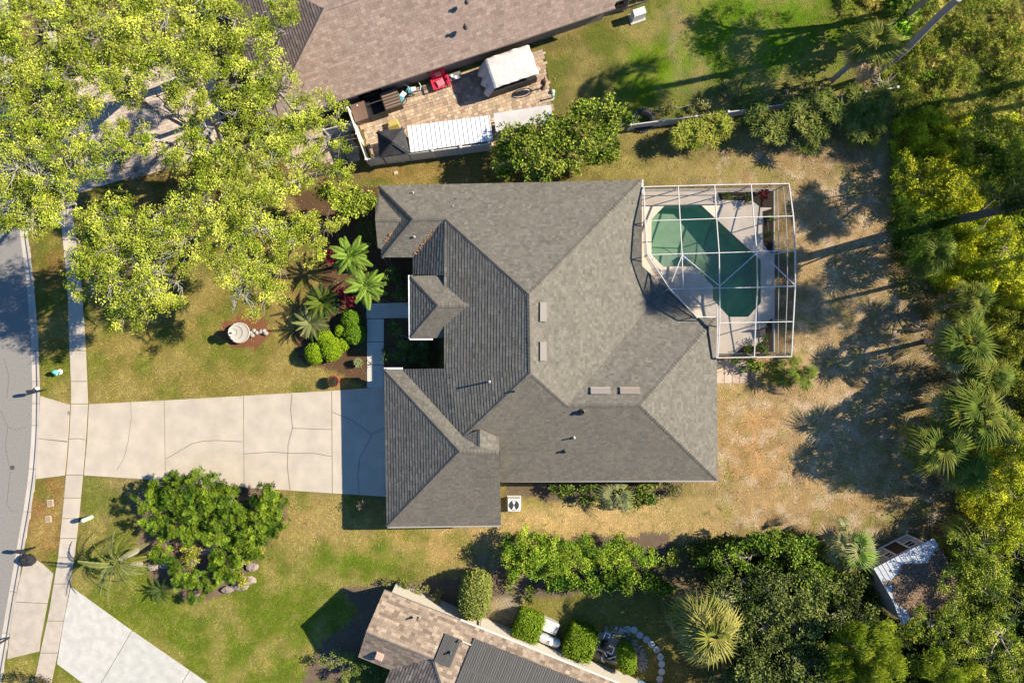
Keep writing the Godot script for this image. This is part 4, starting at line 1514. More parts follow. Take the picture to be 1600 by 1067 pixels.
# ---------- neighbours ----------
func north_house() -> void:
	var t := thing("house", "long house with a pinkish tan shingle roof at the top edge of the photo", "house")
	var ca := C(0.42, 0.31, 0.255)
	var cb := C(0.54, 0.41, 0.345)
	var e := 2.8
	# local frame along the eave
	var o := Vector2(540, 155)
	var u := Vector2(0.9475, -0.3198)
	var n := Vector2(-0.3198, -0.9475)
	var X := func(a: float, b: float, h: float) -> Array:
		var q: Vector2 = o + u * a + n * b
		return [q.x, q.y, h]
	roof_slope(t, [X.call(-130, 2, e), X.call(445, 0, e), X.call(445, 9, 2.98), X.call(500, 9, 2.98), X.call(500, 145, 5.6), X.call(13, 145, 5.6)], ca, cb, 0.16, 0.3, 0.018)
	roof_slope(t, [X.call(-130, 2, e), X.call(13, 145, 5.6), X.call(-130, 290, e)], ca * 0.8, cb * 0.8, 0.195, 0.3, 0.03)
	roof_slope(t, [X.call(13, 145, 5.6), X.call(500, 145, 5.6), X.call(500, 290, e), X.call(-130, 290, e)], ca, cb, 0.4, 0.6, 0.02)
	ridge_cap(t, X.call(13, 145, 5.6), X.call(500, 145, 5.6), cb)
	ridge_cap(t, X.call(-130, 2, e), X.call(13, 145, 5.6), cb)
	# walls
	var wp := PackedVector2Array()
	for q in [X.call(-118, 16, e), X.call(438, 16, e), X.call(438, 20, e), X.call(520, 20, e), X.call(520, 276, e), X.call(-118, 276, e)]:
		var p := P(q[0], q[1], e)
		wp.append(Vector2(p.x, p.z))
	var wb := MB.new()
	wb.prism(wp, -0.1, 2.72, C(0.36, 0.31, 0.28))
	part("wall", wb, M.stucco, t)
	var fb := MB.new()
	var f0: Array = X.call(-130, 1, e)
	var f1: Array = X.call(445, -1, e)
	fb.bar(P(f0[0], f0[1], e - 0.09), P(f1[0], f1[1], e - 0.09), 0.05, 0.14, C(0.20, 0.15, 0.13))
	part("fascia", fb, M.plain, t)
	# windows on the south wall: position along, half width, sill, head
	var dir := Vector3(u.x, 0, u.y).normalized()
	var outw := Vector3(-n.x, 0, -n.y).normalized()
	for q in [[148, 15, 1.0, 2.2], [205, 9, 1.2, 2.1], [262, 13, 1.1, 2.1], [462, 13, 0.7, 2.3], [495, 14, 0.5, 2.3], [35, 20, 0.15, 2.2]]:
		var at2: Vector2 = o + u * float(q[0]) + n * (16.0 if q[0] < 440 else 20.0)
		var c := P(at2.x, at2.y, e)
		c.y = (q[2] + q[3]) * 0.5
		var wd: float = q[1] * 2.0 / S * 0.94
		var hh: float = q[3] - q[2]
		var bs := Basis(dir, Vector3.UP, outw)
		var fr := MB.new()
		for s in [-1.0, 1.0]:
			fr.box(Transform3D(bs, c + dir * s * (wd * 0.5 + 0.03) + outw * 0.03), Vector3(0.06, hh + 0.12, 0.07), C(0.30, 0.26, 0.24))
			fr.box(Transform3D(bs, c + Vector3(0, s * (hh * 0.5 + 0.03), 0) + outw * 0.03), Vector3(wd, 0.06, 0.07), C(0.30, 0.26, 0.24))
		fr.box(Transform3D(bs, c + outw * 0.025), Vector3(0.04, hh, 0.05), C(0.30, 0.26, 0.24))
		var win := part("window", fr, M.plain, t)
		var gl := MB.new()
		gl.box(Transform3D(bs, c + outw * 0.008), Vector3(wd, hh, 0.02), Color.WHITE)
		part("pane", gl, M.glass, win)
	var dp := MB.new()
	var d2: Vector2 = o + u * 479.0 + n * 19.0
	var dpp := P(d2.x, d2.y, e)
	dp.bar(Vector3(dpp.x, 0.1, dpp.z) + outw * 0.06, Vector3(dpp.x, 2.6, dpp.z) + outw * 0.06, 0.1, 0.08, C(0.5, 0.46, 0.42))
	part("downpipe", dp, M.plain, t)
	for q in [[727, 43, 4.3, 0.09, 0.3, 0.05], [729, 4, 5.0, 0.08, 0.2, 0.05]]:
		var b := MB.new()
		b.lathe(P(q[0], q[1], q[2] - 0.1), [Vector2(q[3] * 1.9, 0.0), Vector2(q[3] * 1.7, 0.12), Vector2(q[3], 0.18), Vector2(q[3], q[4] + 0.1), Vector2(0.02, q[4] + 0.13)], 9, grey(q[5]))
		part("vent_pipe", b, M.plain, t)


func south_house() -> void:
	var t := thing("house", "house with a mottled tan shingle roof and black solar panels at the bottom edge", "house")
	var ca := C(0.30, 0.225, 0.17)
	var cb := C(0.62, 0.49, 0.38)
	var o := Vector2(600, 922)
	var u := Vector2(0.9285, 0.3714)
	var n := Vector2(-0.3714, 0.9285)
	var X := func(a: float, b: float, h: float) -> Array:
		var q: Vector2 = o + u * a + n * b
		return [q.x, q.y, h]
	var e := 2.6
	var k := 0.0195
	roof_slope(t, [X.call(0, 0, e), X.call(560, 0, e), X.call(430, 170, e + 170 * k), X.call(195, 170, e + 170 * k), X.call(111, 70, e + 70 * k), X.call(-2, 70, e + 70 * k)], ca, cb, 0.19, 0.3, 0.018)
	roof_slope(t, [X.call(-2, 70, e + 70 * k), X.call(111, 70, e + 70 * k), X.call(55, 112, e), X.call(1, 112, e)], ca, cb * 0.92, 0.19, 0.3, 0.018)
	roof_slope(t, [X.call(55, 112, e), X.call(111, 70, e + 70 * k), X.call(195, 170, e + 170 * k), X.call(55, 300, e)], ca, cb, 0.19, 0.34, 0.024)
	roof_slope(t, [X.call(195, 170, e + 170 * k), X.call(430, 170, e + 170 * k), X.call(560, 300, e), X.call(55, 300, e)], ca, cb, 0.4, 0.6, 0.018)
	roof_slope(t, [X.call(560, 0, e), X.call(560, 300, e), X.call(430, 170, e + 170 * k)], ca, cb, 0.4, 0.6, 0.018)
	ridge_cap(t, X.call(-2, 70, e + 70 * k), X.call(111, 70, e + 70 * k), cb * 0.85)
	ridge_cap(t, X.call(111, 70, e + 70 * k), X.call(195, 170, e + 170 * k), cb * 0.85)
	var wp := PackedVector2Array()
	for q in [X.call(12, 5, e), X.call(550, 5, e), X.call(550, 290, e), X.call(64, 290, e), X.call(64, 104, e), X.call(12, 104, e)]:
		var p := P(q[0], q[1], e)
		wp.append(Vector2(p.x, p.z))
	var wb := MB.new()
	wb.prism(wp, -0.1, 2.52, C(0.80, 0.74, 0.64))
	# gable end
	var g0: Array = X.call(8, 5, e)
	var g1: Array = X.call(8, 108, e)
	var g2: Array = X.call(8, 70, e + 70 * k - 0.25)
	wb.tri_out(P(g0[0], g0[1], e - 0.15), P(g1[0], g1[1], e - 0.15), P(g2[0], g2[1], g2[2]), Vector3.LEFT, C(0.78, 0.72, 0.62))
	part("wall", wb, M.stucco, t)
	var q0: Array = X.call(128, -1.5, e)
	var q1: Array = X.call(560, -1.5, e)
	gutter(t, q0, q1, C(0.72, 0.68, 0.62))
	var dp := MB.new()
	var d2: Array = X.call(162, 4, e)
	var dpp := P(d2[0], d2[1], e)
	var outw := Vector3(-n.x, 0, -n.y)
	dp.bar(Vector3(dpp.x, 0.1, dpp.z) + outw * 0.07, Vector3(dpp.x, 2.5, dpp.z) + outw * 0.07, 0.09, 0.07, C(0.55, 0.5, 0.45))
	part("downpipe", dp, M.plain, t)
	# black solar panels laid on the north slope
	for q in [[113.5, 28, 141, 73, 0.07, 12], [158, 18, 560, 66, 0.07, 110], [158, 67.5, 560, 120, 0.07, 110], [158, 121.5, 560, 165, 0.07, 110]]:
		var b := MB.new()
		var w0: float = q[1]
		var w1: float = q[3]
		var cnt: int = q[5]
		var top := []
		for m in [[q[0], w0], [q[2], w0], [q[2], w1], [q[0], w1]]:
			var xx: Array = X.call(m[0], m[1], e + m[1] * k + q[4] + 0.03)
			top.append(P(xx[0], xx[1], xx[2]))
		b.quad_out(top[0], top[1], top[2], top[3], Vector3.UP, C(0.05, 0.05, 0.053))
		for s in 4:
			b.quad_out(top[s], top[(s + 1) % 4], top[(s + 1) % 4] - Vector3(0, 0.07, 0), top[s] - Vector3(0, 0.07, 0), (top[s] + top[(s + 1) % 4]) * 0.5 - (top[0] + top[2]) * 0.5, C(0.03, 0.03, 0.03))
		var pn := part("solar_panel", b, M.rubber, t)
		var rb := MB.new()
		for i in cnt:
			var f := (i + 0.5) / cnt
			var up := Vector3(0, 0.012, 0)
			rb.bar((top[0] as Vector3).lerp(top[1], f) + up, (top[3] as Vector3).lerp(top[2], f) + up, 0.05, 0.03, C(0.085, 0.083, 0.083) * R(0.8, 1.25))
		var hd := C(0.10, 0.10, 0.10)
		rb.bar(top[0] + Vector3(0, 0.02, 0), top[1] + Vector3(0, 0.02, 0), 0.06, 0.06, hd)
		rb.bar(top[3] + Vector3(0, 0.02, 0), top[2] + Vector3(0, 0.02, 0), 0.06, 0.06, hd)
		stuff(part("tubes", rb, M.rubber, pn))
	var pb := MB.new()
	var p0: Array = X.call(143, 29, e + 29 * k + 0.1)
	var p1: Array = X.call(158, 29, e + 29 * k + 0.1)
	pb.bar(P(p0[0], p0[1], p0[2]), P(p1[0], p1[1], p1[2]), 0.06, 0.06, C(0.7, 0.65, 0.58))
	part("pipe", pb, M.plain, t)
	for q in [[653, 965, 3.5, 0.05, 0.3, 0.08], [716, 1000, 3.3, 0.06, 0.2, 0.05], [704, 1019, 3.9, 0.05, 0.3, 0.1]]:
		var b := MB.new()
		b.lathe(P(q[0], q[1], q[2] - 0.1), [Vector2(q[3] * 1.9, 0.0), Vector2(q[3] * 1.7, 0.12), Vector2(q[3], 0.18), Vector2(q[3], q[4] + 0.1), Vector2(0.02, q[4] + 0.13)], 9, grey(q[5]))
		part("vent_pipe", b, M.plain, t)
	var rv := MB.new()
	rv.box(Transform3D(Basis(Vector3.UP, -0.38), P(593, 1024, 3.15)), Vector3(0.55, 0.5, 0.5), C(0.50, 0.34, 0.28), 0.05)
	part("roof_vent", rv, M.plain, t)


func shed() -> void:
	var t := thing("shed", "small pale garden shed with a metal roof covered in brown leaves among the trees", "shed")
	# wall corners on the ground
	var nw := P(1340, 874)
	var ne := P(1417, 835)
	var dx := ne - nw
	var dz := Vector3(-dx.z, 0, dx.x).normalized() * 3.7
	var b := MB.new()
	b.prism(PackedVector2Array([Vector2(nw.x, nw.z), Vector2(ne.x, ne.z), Vector2(ne.x + dz.x, ne.z + dz.z), Vector2(nw.x + dz.x, nw.z + dz.z)]), 0.0, 2.15, C(0.52, 0.47, 0.45))
	part("wall", b, M.stucco, t)
	var out := -dz.normalized()
	var d := dx.normalized()
	var bs := Basis(d, Vector3.UP, out)
	# white trim, windows, open doorway on the north wall
	var door := MB.new()
	var m := nw + dx * 0.62
	door.box(Transform3D(bs, m + Vector3(0, 1.0, 0) + out * 0.012), Vector3(0.95, 1.9, 0.02), C(0.045, 0.03, 0.025))
	var dn := part("doorway", door, M.plain, t)
	var tr := MB.new()
	for s in [-1.0, 1.0]:
		tr.box(Transform3D(bs, m + d * s * 0.53 + Vector3(0, 1.0, 0) + out * 0.03), Vector3(0.11, 2.0, 0.06), C(0.75, 0.70, 0.70))
	tr.box(Transform3D(bs, m + Vector3(0, 2.0, 0) + out * 0.03), Vector3(1.17, 0.11, 0.06), C(0.75, 0.70, 0.70))
	part("door_frame", tr, M.plain, dn)
	for q in [[0.42, 1.5, 0.5, 0.6], [0.84, 1.4, 0.55, 0.7]]:
		var w := MB.new()
		var c: Vector3 = nw + dx * q[0] + Vector3(0, q[1], 0)
		for s in [-1.0, 1.0]:
			w.box(Transform3D(bs, c + d * s * (q[2] * 0.5 + 0.04) + out * 0.025), Vector3(0.08, q[3] + 0.16, 0.05), C(0.72, 0.68, 0.68))
			w.box(Transform3D(bs, c + Vector3(0, s * (q[3] * 0.5 + 0.04), 0) + out * 0.025), Vector3(q[2], 0.08, 0.05), C(0.72, 0.68, 0.68))
		w.box(Transform3D(bs, c + out * 0.02), Vector3(q[2], 0.05, 0.04), C(0.72, 0.68, 0.68))
		var win := part("window", w, M.plain, t)
		var gl := MB.new()
		gl.box(Transform3D(bs, c + out * 0.008), Vector3(q[2], q[3], 0.016), Color.WHITE)
		part("pane", gl, M.glass, win)
	var cb := MB.new()
	for f in [0.0, 1.0]:
		var c: Vector3 = nw + dx * f
		cb.bar(c + out * 0.02, c + out * 0.02 + Vector3(0, 2.15, 0), 0.1, 0.1, C(0.72, 0.68, 0.68))
	cb.bar(nw + out * 0.02 + Vector3(0, 0.12, 0), ne + out * 0.02 + Vector3(0, 0.12, 0), 0.05, 0.2, C(0.70, 0.66, 0.66))
	part("corner_trim", cb, M.plain, t)
	# low pitched metal roof with standing ribs
	var r0 := P(1366, 888, 2.3)
	var r1 := P(1459, 841, 2.3)
	var dr := (r1 - r0)
	var dd := Vector3(-dr.z, 0, dr.x).normalized()
	var r2 := r1 + dd * 4.3
	var r3 := r0 + dd * 4.3
	var ridge0 := (r0 + r3) * 0.5 + Vector3(0, 0.5, 0)
	var ridge1 := (r1 + r2) * 0.5 + Vector3(0, 0.5, 0)
	var rf := MB.new()
	rf.quad_out(r0, r1, ridge1, ridge0, Vector3.UP, C(0.52, 0.55, 0.60))
	rf.quad_out(r3, r2, ridge1, ridge0, Vector3.UP, C(0.52, 0.55, 0.60))
	rf.tri_out(r0, r3, ridge0, -dr, C(0.5, 0.5, 0.5))
	rf.tri_out(r1, r2, ridge1, dr, C(0.5, 0.5, 0.5))
	rf.quad_out(r0, r1, r2, r3, Vector3.DOWN, C(0.4, 0.4, 0.4))
	for i in 15:
		var f := i / 14.0
		rf.bar(r0.lerp(r1, f) + Vector3(0, 0.012, 0), ridge0.lerp(ridge1, f) + Vector3(0, 0.012, 0), 0.035, 0.03, C(0.55, 0.58, 0.62))
		rf.bar(r3.lerp(r2, f) + Vector3(0, 0.012, 0), ridge0.lerp(ridge1, f) + Vector3(0, 0.012, 0), 0.035, 0.03, C(0.55, 0.58, 0.62))
	part("roof", rf, M.white_metal, t)
	# brown leaf litter lying on the roof
	var l := MB.new()
	for i in 9000:
		var f := R(0.02, 1.0)
		var g := R(0.0, 1.0)
		if f < 0.10 + 0.06 * sin(g * 9.0) and g > 0.3 or g < 0.20 + 0.06 * sin(f * 11.0):
			continue
		var p := (r0.lerp(r1, f)).lerp(r3.lerp(r2, f), g)
		p.y = 2.3 + 0.5 * (1.0 - absf(g - 0.5) * 2.0) + R(0.02, 0.06)
		var an := R(0, TAU)
		var v := Vector3(cos(an), R(-0.2, 0.3), sin(an)) * R(0.05, 0.13)
		var s := Vector3(-sin(an), R(-0.1, 0.1), cos(an)) * R(0.02, 0.05)
		l.quad_out(p - v, p + s, p + v, p - s, Vector3.UP, C(0.30, 0.19, 0.11).lerp(C(0.14, 0.085, 0.055), rng.randf()))
	var o := MeshInstance3D.new()
	o.name = "leaf_litter"
	o.mesh = l.mesh()
	o.material_override = M.plain
	add_child(o)
	tag(o, "brown fallen leaves lying on the shed roof", "leaves")
	stuff(o)


func fences() -> void:
	var w := C(0.80, 0.78, 0.74)
	fence("tan white vinyl fence round the paved patio of the tan roofed house", [[552, 182], [580, 259], [680, 246], [765, 235]], 1.75, w)
	fence("pale vinyl fence running between the green lawn and the dry back yard", [[981, 203], [1180, 177], [1290, 161], [1388, 146]], 1.2, C(0.66, 0.65, 0.64))
	fence("short pale vinyl fence between the leafy tree and the patio corner", [[514, 213], [556, 202]], 1.5, C(0.60, 0.60, 0.62))


# ---------- street ----------
func street_things() -> void:
	var mailbox := func(label: String, x: float, y: float, turn: float) -> void:
		var t := thing("mailbox", label, "mailbox", P(x, y), turn, "mailboxes along the kerb")
		var b := MB.new()
		b.box(Transform3D(Basis(), Vector3(0, 0.62, 0)), Vector3(0.1, 1.3, 0.1), C(0.02, 0.02, 0.02))
		b.lathe(Vector3(0, 1.26, 0), [Vector2(0.075, 0), Vector2(0.06, 0.05), Vector2(0.0, 0.13)], 8, C(0.02, 0.02, 0.02))
		b.box(Transform3D(Basis(), Vector3(-0.15, 1.0, 0)), Vector3(0.5, 0.06, 0.08), C(0.02, 0.02, 0.02))
		part("post", b, M.plain, t)
		var m := MB.new()
		var prof := []
		for i in 9:
			var an := PI * i / 8.0
			prof.append(Vector2(cos(an) * 0.11, 0.16 + sin(an) * 0.11))
		prof.append(Vector2(-0.11, 0.0))
		prof.append(Vector2(0.11, 0.0))
		for i in prof.size():
			var a: Vector2 = prof[i]
			var c: Vector2 = prof[(i + 1) % prof.size()]
			m.quad_out(Vector3(-0.5, 1.05 + a.y, a.x), Vector3(-0.5, 1.05 + c.y, c.x), Vector3(0.05, 1.05 + c.y, c.x), Vector3(0.05, 1.05 + a.y, a.x), Vector3(0, a.y + c.y - 0.2, a.x + c.x), C(0.03, 0.03, 0.032))
			m.tri_out(Vector3(-0.5, 1.18, 0), Vector3(-0.5, 1.05 + a.y, a.x), Vector3(-0.5, 1.05 + c.y, c.x), Vector3.LEFT, C(0.03, 0.03, 0.032))
			m.tri_out(Vector3(0.05, 1.18, 0), Vector3(0.05, 1.05 + a.y, a.x), Vector3(0.05, 1.05 + c.y, c.x), Vector3.RIGHT, C(0.03, 0.03, 0.032))
		part("box", m, M.plain, t)
	mailbox.call("black post mailbox beside the main driveway apron", 71, 609, 0.1)
	mailbox.call("black post mailbox on the brown soil by the second driveway", 54, 855, -0.1)
	mailbox.call("black mailbox cut by the left edge near the bottom", 14, 996, 0.0)
	var cap := MB.new()
	cap.lathe(P(59, 607), [Vector2(0.12, 0), Vector2(0.12, 0.16), Vector2(0.1, 0.2), Vector2(0, 0.2)], 12, C(0.8, 0.8, 0.78))
	single("marker_post", cap, M.plain, "short white round marker on the kerb beside the black mailbox", "marker")
	# hydrant
	var hp := P(93, 581)
	var h := thing("fire_hydrant", "turquoise and white fire hydrant on the verge grass", "fire hydrant", hp)
	var hb := MB.new()
	hb.lathe(Vector3.ZERO, [Vector2(0.2, 0), Vector2(0.2, 0.05), Vector2(0.13, 0.07), Vector2(0.12, 0.45), Vector2(0.16, 0.47), Vector2(0.16, 0.52), Vector2(0, 0.52)], 12, C(0.72, 0.72, 0.7))
	part("barrel", hb, M.plain, h)
	var hc := MB.new()
	hc.lathe(Vector3(0, 0.52, 0), [Vector2(0.17, 0), Vector2(0.16, 0.08), Vector2(0.1, 0.17), Vector2(0.05, 0.2), Vector2(0.05, 0.26), Vector2(0, 0.26)], 12, C(0.10, 0.42, 0.42))
	part("bonnet", hc, M.plain, h)
	for an in [0.0, PI * 0.5, PI]:
		var nb2 := MB.new()
		var d := Vector3(cos(an), 0, sin(an))
		nb2.tube([d * 0.1 + Vector3(0, 0.38, 0), d * 0.24 + Vector3(0, 0.38, 0)], [0.08, 0.08], 10, C(0.12, 0.40, 0.40))
		part("nozzle", nb2, M.plain, h)
	var ped := MB.new()
	ped.lathe(P(142, 808), [Vector2(0.16, 0), Vector2(0.16, 0.9), Vector2(0.14, 1.0), Vector2(0.08, 1.07), Vector2(0, 1.09)], 14, C(0.42, 0.58, 0.42))
	single("utility_pedestal", ped, M.plain, "pale green utility pedestal standing on the lawn beside the pavement", "utility box")
	for q in [[78, 786, "square meter lid set in the brown verge soil, nearer the driveway", 0.34], [75, 811, "square meter lid set in the brown verge soil, farther from the driveway", 0.3]]:
		var t := thing("meter_lid", q[2], "meter lid", P(q[0], q[1]), 0.1, "meter lids in the verge")
		var b := MB.new()
		b.box(Transform3D(Basis(), Vector3(0, 0.02, 0)), Vector3(q[3] + 0.12, 0.05, q[3] + 0.16), C(0.5, 0.42, 0.34), 0.01)
		part("frame", b, M.concrete, t)
		var c := MB.new()
		c.box(Transform3D(Basis(), Vector3(0, 0.035, 0)), Vector3(q[3], 0.04, q[3] + 0.04), C(0.33, 0.25, 0.16), 0.01)
		part("lid", c, M.concrete, t)
	var v := MB.new()
	v.lathe(P(108, 645) + Vector3(0, 0.035, 0), [Vector2(0.13, 0), Vector2(0.13, 0.015), Vector2(0.09, 0.018), Vector2(0.085, 0.008), Vector2(0, 0.008)], 16, C(0.30, 0.27, 0.23))
	single("valve_cover", v, M.matte, "small round valve cover between the driveway apron and pavement", "valve cover")
	var mh := MB.new()
	mh.lathe(P(17, 731) + Vector3(0, -0.088, 0), [Vector2(0.16, 0), Vector2(0.16, 0.012), Vector2(0, 0.014)], 16, C(0.10, 0.10, 0.10))
	single("road_cover", mh, M.matte, "small dark round cover in the grey road", "cover")
	var dark_lump := MB.new()  # solid dark lump added where a shadow-like oval lies on the apron
	dark_lump.lump(P(44, 874) + Vector3(0, 0.18, 0), Vector3(0.62, 0.28, 0.42), 0.5, 4, C(0.018, 0.018, 0.02), 8, 14)
	single("added_lump", dark_lump, M.rubber, "dark rounded lump added for a shadowy oval on the apron kerb below the mailbox", "dark_lump")


# ---------- things on the north patio ----------
func patio_things() -> void:
	var turn := 0.33
	# covered vehicle
	var vp := P(795, 122)
	var t := thing("covered_cart", "dark cart under a draped white cover on the paved patio", "cart", vp, turn)
	var b := MB.new()
	b.box(Transform3D(Basis(), Vector3(0, 0.75, 0.05)), Vector3(3.5, 0.9, 1.9), C(0.03, 0.03, 0.03), 0.15)
	b.box(Transform3D(Basis(), Vector3(0.1, 1.5, 0.8)), Vector3(3.0, 0.75, 0.06), C(0.02, 0.02, 0.02), 0.02)
	b.box(Transform3D(Basis(), Vector3(-1.3, 1.0, 0.05)), Vector3(0.9, 0.5, 1.4), C(0.035, 0.035, 0.035), 0.15)
	part("body", b, M.rubber, t)
	for s in [[-1.2, -0.7], [1.2, -0.7], [-1.2, 0.75], [1.2, 0.75]]:
		var w := MB.new()
		var p := Vector3(s[0], 0.33, s[1])
		w.tube([p - Vector3(0, 0, 0.1), p + Vector3(0, 0, 0.1)], [0.33, 0.33], 14, C(0.02, 0.02, 0.02))
		part("wheel", w, M.rubber, t)
	for s in [[-1.4, -0.6], [-1.4, 0.7], [0.2, 0.72], [1.6, -0.6], [1.6, 0.7]]:
		var w := MB.new()
		w.bar(Vector3(s[0], 0.9, s[1]), Vector3(s[0] + 0.12, 1.95, s[1]), 0.05, 0.05, C(0.06, 0.06, 0.06))
		part("post", w, M.rubber, t)
	# draped cover: a grid whose rim hangs down
	var cm := MB.new()
	var W := 30
	var D := 18
	var grid := []
	for j in D + 1:
		var row := []
		for i in W + 1:
			var fx := i / float(W) * 2.0 - 1.0
			var fz := j / float(D) * 2.0 - 1.0
			var x := fx * 1.85
			var z := fz * 1.05
			var y := 2.0 + 0.05 * nb.get_noise_2d(x * 1.2, z * 1.6) - 0.05 * fx * fx
			var over := maxf(0.0, absf(fz) - 0.86) * 7.0
			y -= over * (0.07 + 0.06 * sin(x * 7.0) * sin(x * 2.3))
			if fx < -0.72:
				var k := (-0.72 - fx) / 0.28
				y -= k * 1.15 + 0.10 * sin(z * 8.0) * k
				x -= k * 0.12 + 0.12 * sin(z * 9.0 + 1.0) * k
			if fx > 0.92:
				y -= (fx - 0.92) * 6.0 * (0.5 + 0.4 * sin(z * 6.0))
			row.append(Vector3(x, y, z))
		grid.append(row)
	for j in D:
		for i in W:
			cm.quad_out(grid[j][i], grid[j][i + 1], grid[j + 1][i + 1], grid[j + 1][i], Vector3.UP + Vector3.LEFT * 0.3, C(0.80, 0.77, 0.75))
	part("cover", cm, M.fabric, t)
	# brown storage box
	var sb := thing("storage_box", "brown lidded storage box in the fenced patio corner", "storage box", P(566, 181), turn)
	var q := MB.new()
	q.box(Transform3D(Basis(), Vector3(0, 0.45, 0)), Vector3(0.95, 0.9, 1.15), C(0.16, 0.095, 0.07), 0.02)
	part("body", q, M.wood, sb)
	q = MB.new()
	q.box(Transform3D(Basis(Vector3.RIGHT, 0.05), Vector3(0, 0.95, 0)), Vector3(1.05, 0.1, 1.25), C(0.21, 0.13, 0.10), 0.03)
	part("lid", q, M.wood, sb)
	q = MB.new()
	q.box(Transform3D(Basis(), Vector3(0.0, 1.01, -0.42)), Vector3(0.1, 0.04, 0.08), C(0.8, 0.8, 0.8), 0.01)
	part("latch", q, M.plain, sb)
	var kb := thing("open_box", "black open box between the brown box and slatted planter", "storage box", P(589, 170), turn)
	q = MB.new()
	for s in [-1.0, 1.0]:
		q.box(Transform3D(Basis(), Vector3(s * 0.62, 0.5, 0)), Vector3(0.05, 1.0, 1.5), C(0.02, 0.02, 0.022))
		q.box(Transform3D(Basis(), Vector3(0, 0.5, s * 0.75)), Vector3(1.2, 1.0, 0.05), C(0.02, 0.02, 0.022))
	q.box(Transform3D(Basis(), Vector3(0, 0.3, 0)), Vector3(1.2, 0.06, 1.45), C(0.015, 0.015, 0.018))
	part("body", q, M.plain, kb)
	q = MB.new()
	q.bar(Vector3(-0.6, 1.0, -0.1), Vector3(0.6, 1.0, -0.1), 0.06, 0.06, C(0.05, 0.05, 0.05))
	part("divider", q, M.plain, kb)
	var cr := thing("slatted_crate", "brown wooden crate with a slatted top by the house wall", "crate", P(613, 161), turn)
	q = MB.new()
	q.box(Transform3D(Basis(), Vector3(0, 0.4, 0)), Vector3(1.3, 0.8, 1.3), C(0.10, 0.065, 0.05), 0.02)
	part("body", q, M.wood, cr)
	for i in 6:
		q = MB.new()
		q.box(Transform3D(Basis(Vector3.UP, R(-0.02, 0.02)), Vector3(R(-0.02, 0.02), 0.84, -0.52 + i * 0.21)), Vector3(1.15, 0.07, 0.1), C(0.30, 0.22, 0.17) * R(0.85, 1.15), 0.012)
		part("slat", q, M.wood, cr)
	# tricycles
	var bike := func(label: String, x: float, y: float, a: float, col: Color, big: float) -> void:
		var bt := thing("tricycle", label, "tricycle", P(x, y), a, "tricycles by the north house wall")
		for s in [[0.48, 0.0, 0.24], [-0.32, 0.24, 0.2], [-0.32, -0.24, 0.2]]:
			var w := MB.new()
			var rp := []
			var rr := []
			for k in 15:
				var an := TAU * k / 14.0
				rp.append(Vector3(s[0] + cos(an) * s[2], s[2] + sin(an) * s[2], s[1]) * big)
				rr.append(0.035)
			w.tube(rp, rr, 6, C(0.03, 0.03, 0.03), false)
			for k in 4:
				var an := PI * k / 4.0
				var d: Vector3 = Vector3(cos(an), sin(an), 0) * s[2] * big
				w.bar(Vector3(s[0], s[2], s[1]) * big - d, Vector3(s[0], s[2], s[1]) * big + d, 0.015, 0.015, C(0.5, 0.5, 0.5))
			part("wheel", w, M.rubber, bt)
		var f := MB.new()
		f.tube([Vector3(-0.32, 0.22, -0.24) * big, Vector3(-0.32, 0.22, 0.24) * big], [0.03, 0.03], 6, col)
		f.tube([Vector3(-0.32, 0.22, 0) * big, Vector3(0.1, 0.3, 0) * big, Vector3(0.4, 0.6, 0) * big], [0.035, 0.035, 0.03], 6, col)
		f.tube([Vector3(0.48, 0.24, 0) * big, Vector3(0.38, 0.72, 0) * big], [0.03, 0.025], 6, col)
		part("frame", f, M.plain, bt)
		var hb := MB.new()
		hb.tube([Vector3(0.3, 0.74, -0.26) * big, Vector3(0.4, 0.72, 0) * big, Vector3(0.3, 0.74, 0.26) * big], [0.022, 0.025, 0.022], 6, C(0.75, 0.78, 0.8))
		part("handlebar", hb, M.plain, bt)
		var se := MB.new()
		se.box(Transform3D(Basis(), Vector3(-0.1, 0.47, 0) * big), Vector3(0.34, 0.09, 0.26) * big, C(0.78, 0.80, 0.80), 0.03)
		se.box(Transform3D(Basis(), Vector3(-0.34, 0.42, 0) * big), Vector3(0.26, 0.2, 0.4) * big, col * 0.8, 0.03)
		part("seat", se, M.plain, bt)
	bike.call("turquoise tricycle with pale seat next to the slatted crate", 633, 150, 0.9, C(0.10, 0.40, 0.48), 1.25)
	bike.call("blue tricycle with white handlebar, the one nearer the red chair", 650, 143, 0.2, C(0.08, 0.30, 0.42), 1.15)
	# red chair
	var rc := thing("garden_chair", "bright red garden chair with pink seat on the patio", "chair", P(689, 131), turn)
	var red := C(0.62, 0.02, 0.07)
	q = MB.new()
	for i in 5:
		q.box(Transform3D(Basis(), Vector3(-0.4 + i * 0.2, 0.42, 0.05)), Vector3(0.17, 0.04, 0.8), red)
	part("seat", q, M.plain, rc)
	q = MB.new()
	for i in 5:
		q.box(Transform3D(Basis(Vector3.RIGHT, -0.35), Vector3(-0.4 + i * 0.2, 0.8, -0.48)), Vector3(0.17, 0.85, 0.04), red)
	part("backrest", q, M.plain, rc)
	for s in [-1.0, 1.0]:
		q = MB.new()
		q.box(Transform3D(Basis(), Vector3(s * 0.58, 0.62, 0.0)), Vector3(0.13, 0.04, 0.95), red)
		part("armrest", q, M.plain, rc)
		for z in [-0.35, 0.4]:
			q = MB.new()
			q.box(Transform3D(Basis(), Vector3(s * 0.56, 0.3, z)), Vector3(0.07, 0.6, 0.07), red)
			part("leg", q, M.plain, rc)
	q = MB.new()
	q.box(Transform3D(Basis(Vector3.UP, 0.2), Vector3(-0.05, 0.5, 0.1)), Vector3(0.55, 0.12, 0.45), C(0.75, 0.25, 0.32), 0.05)
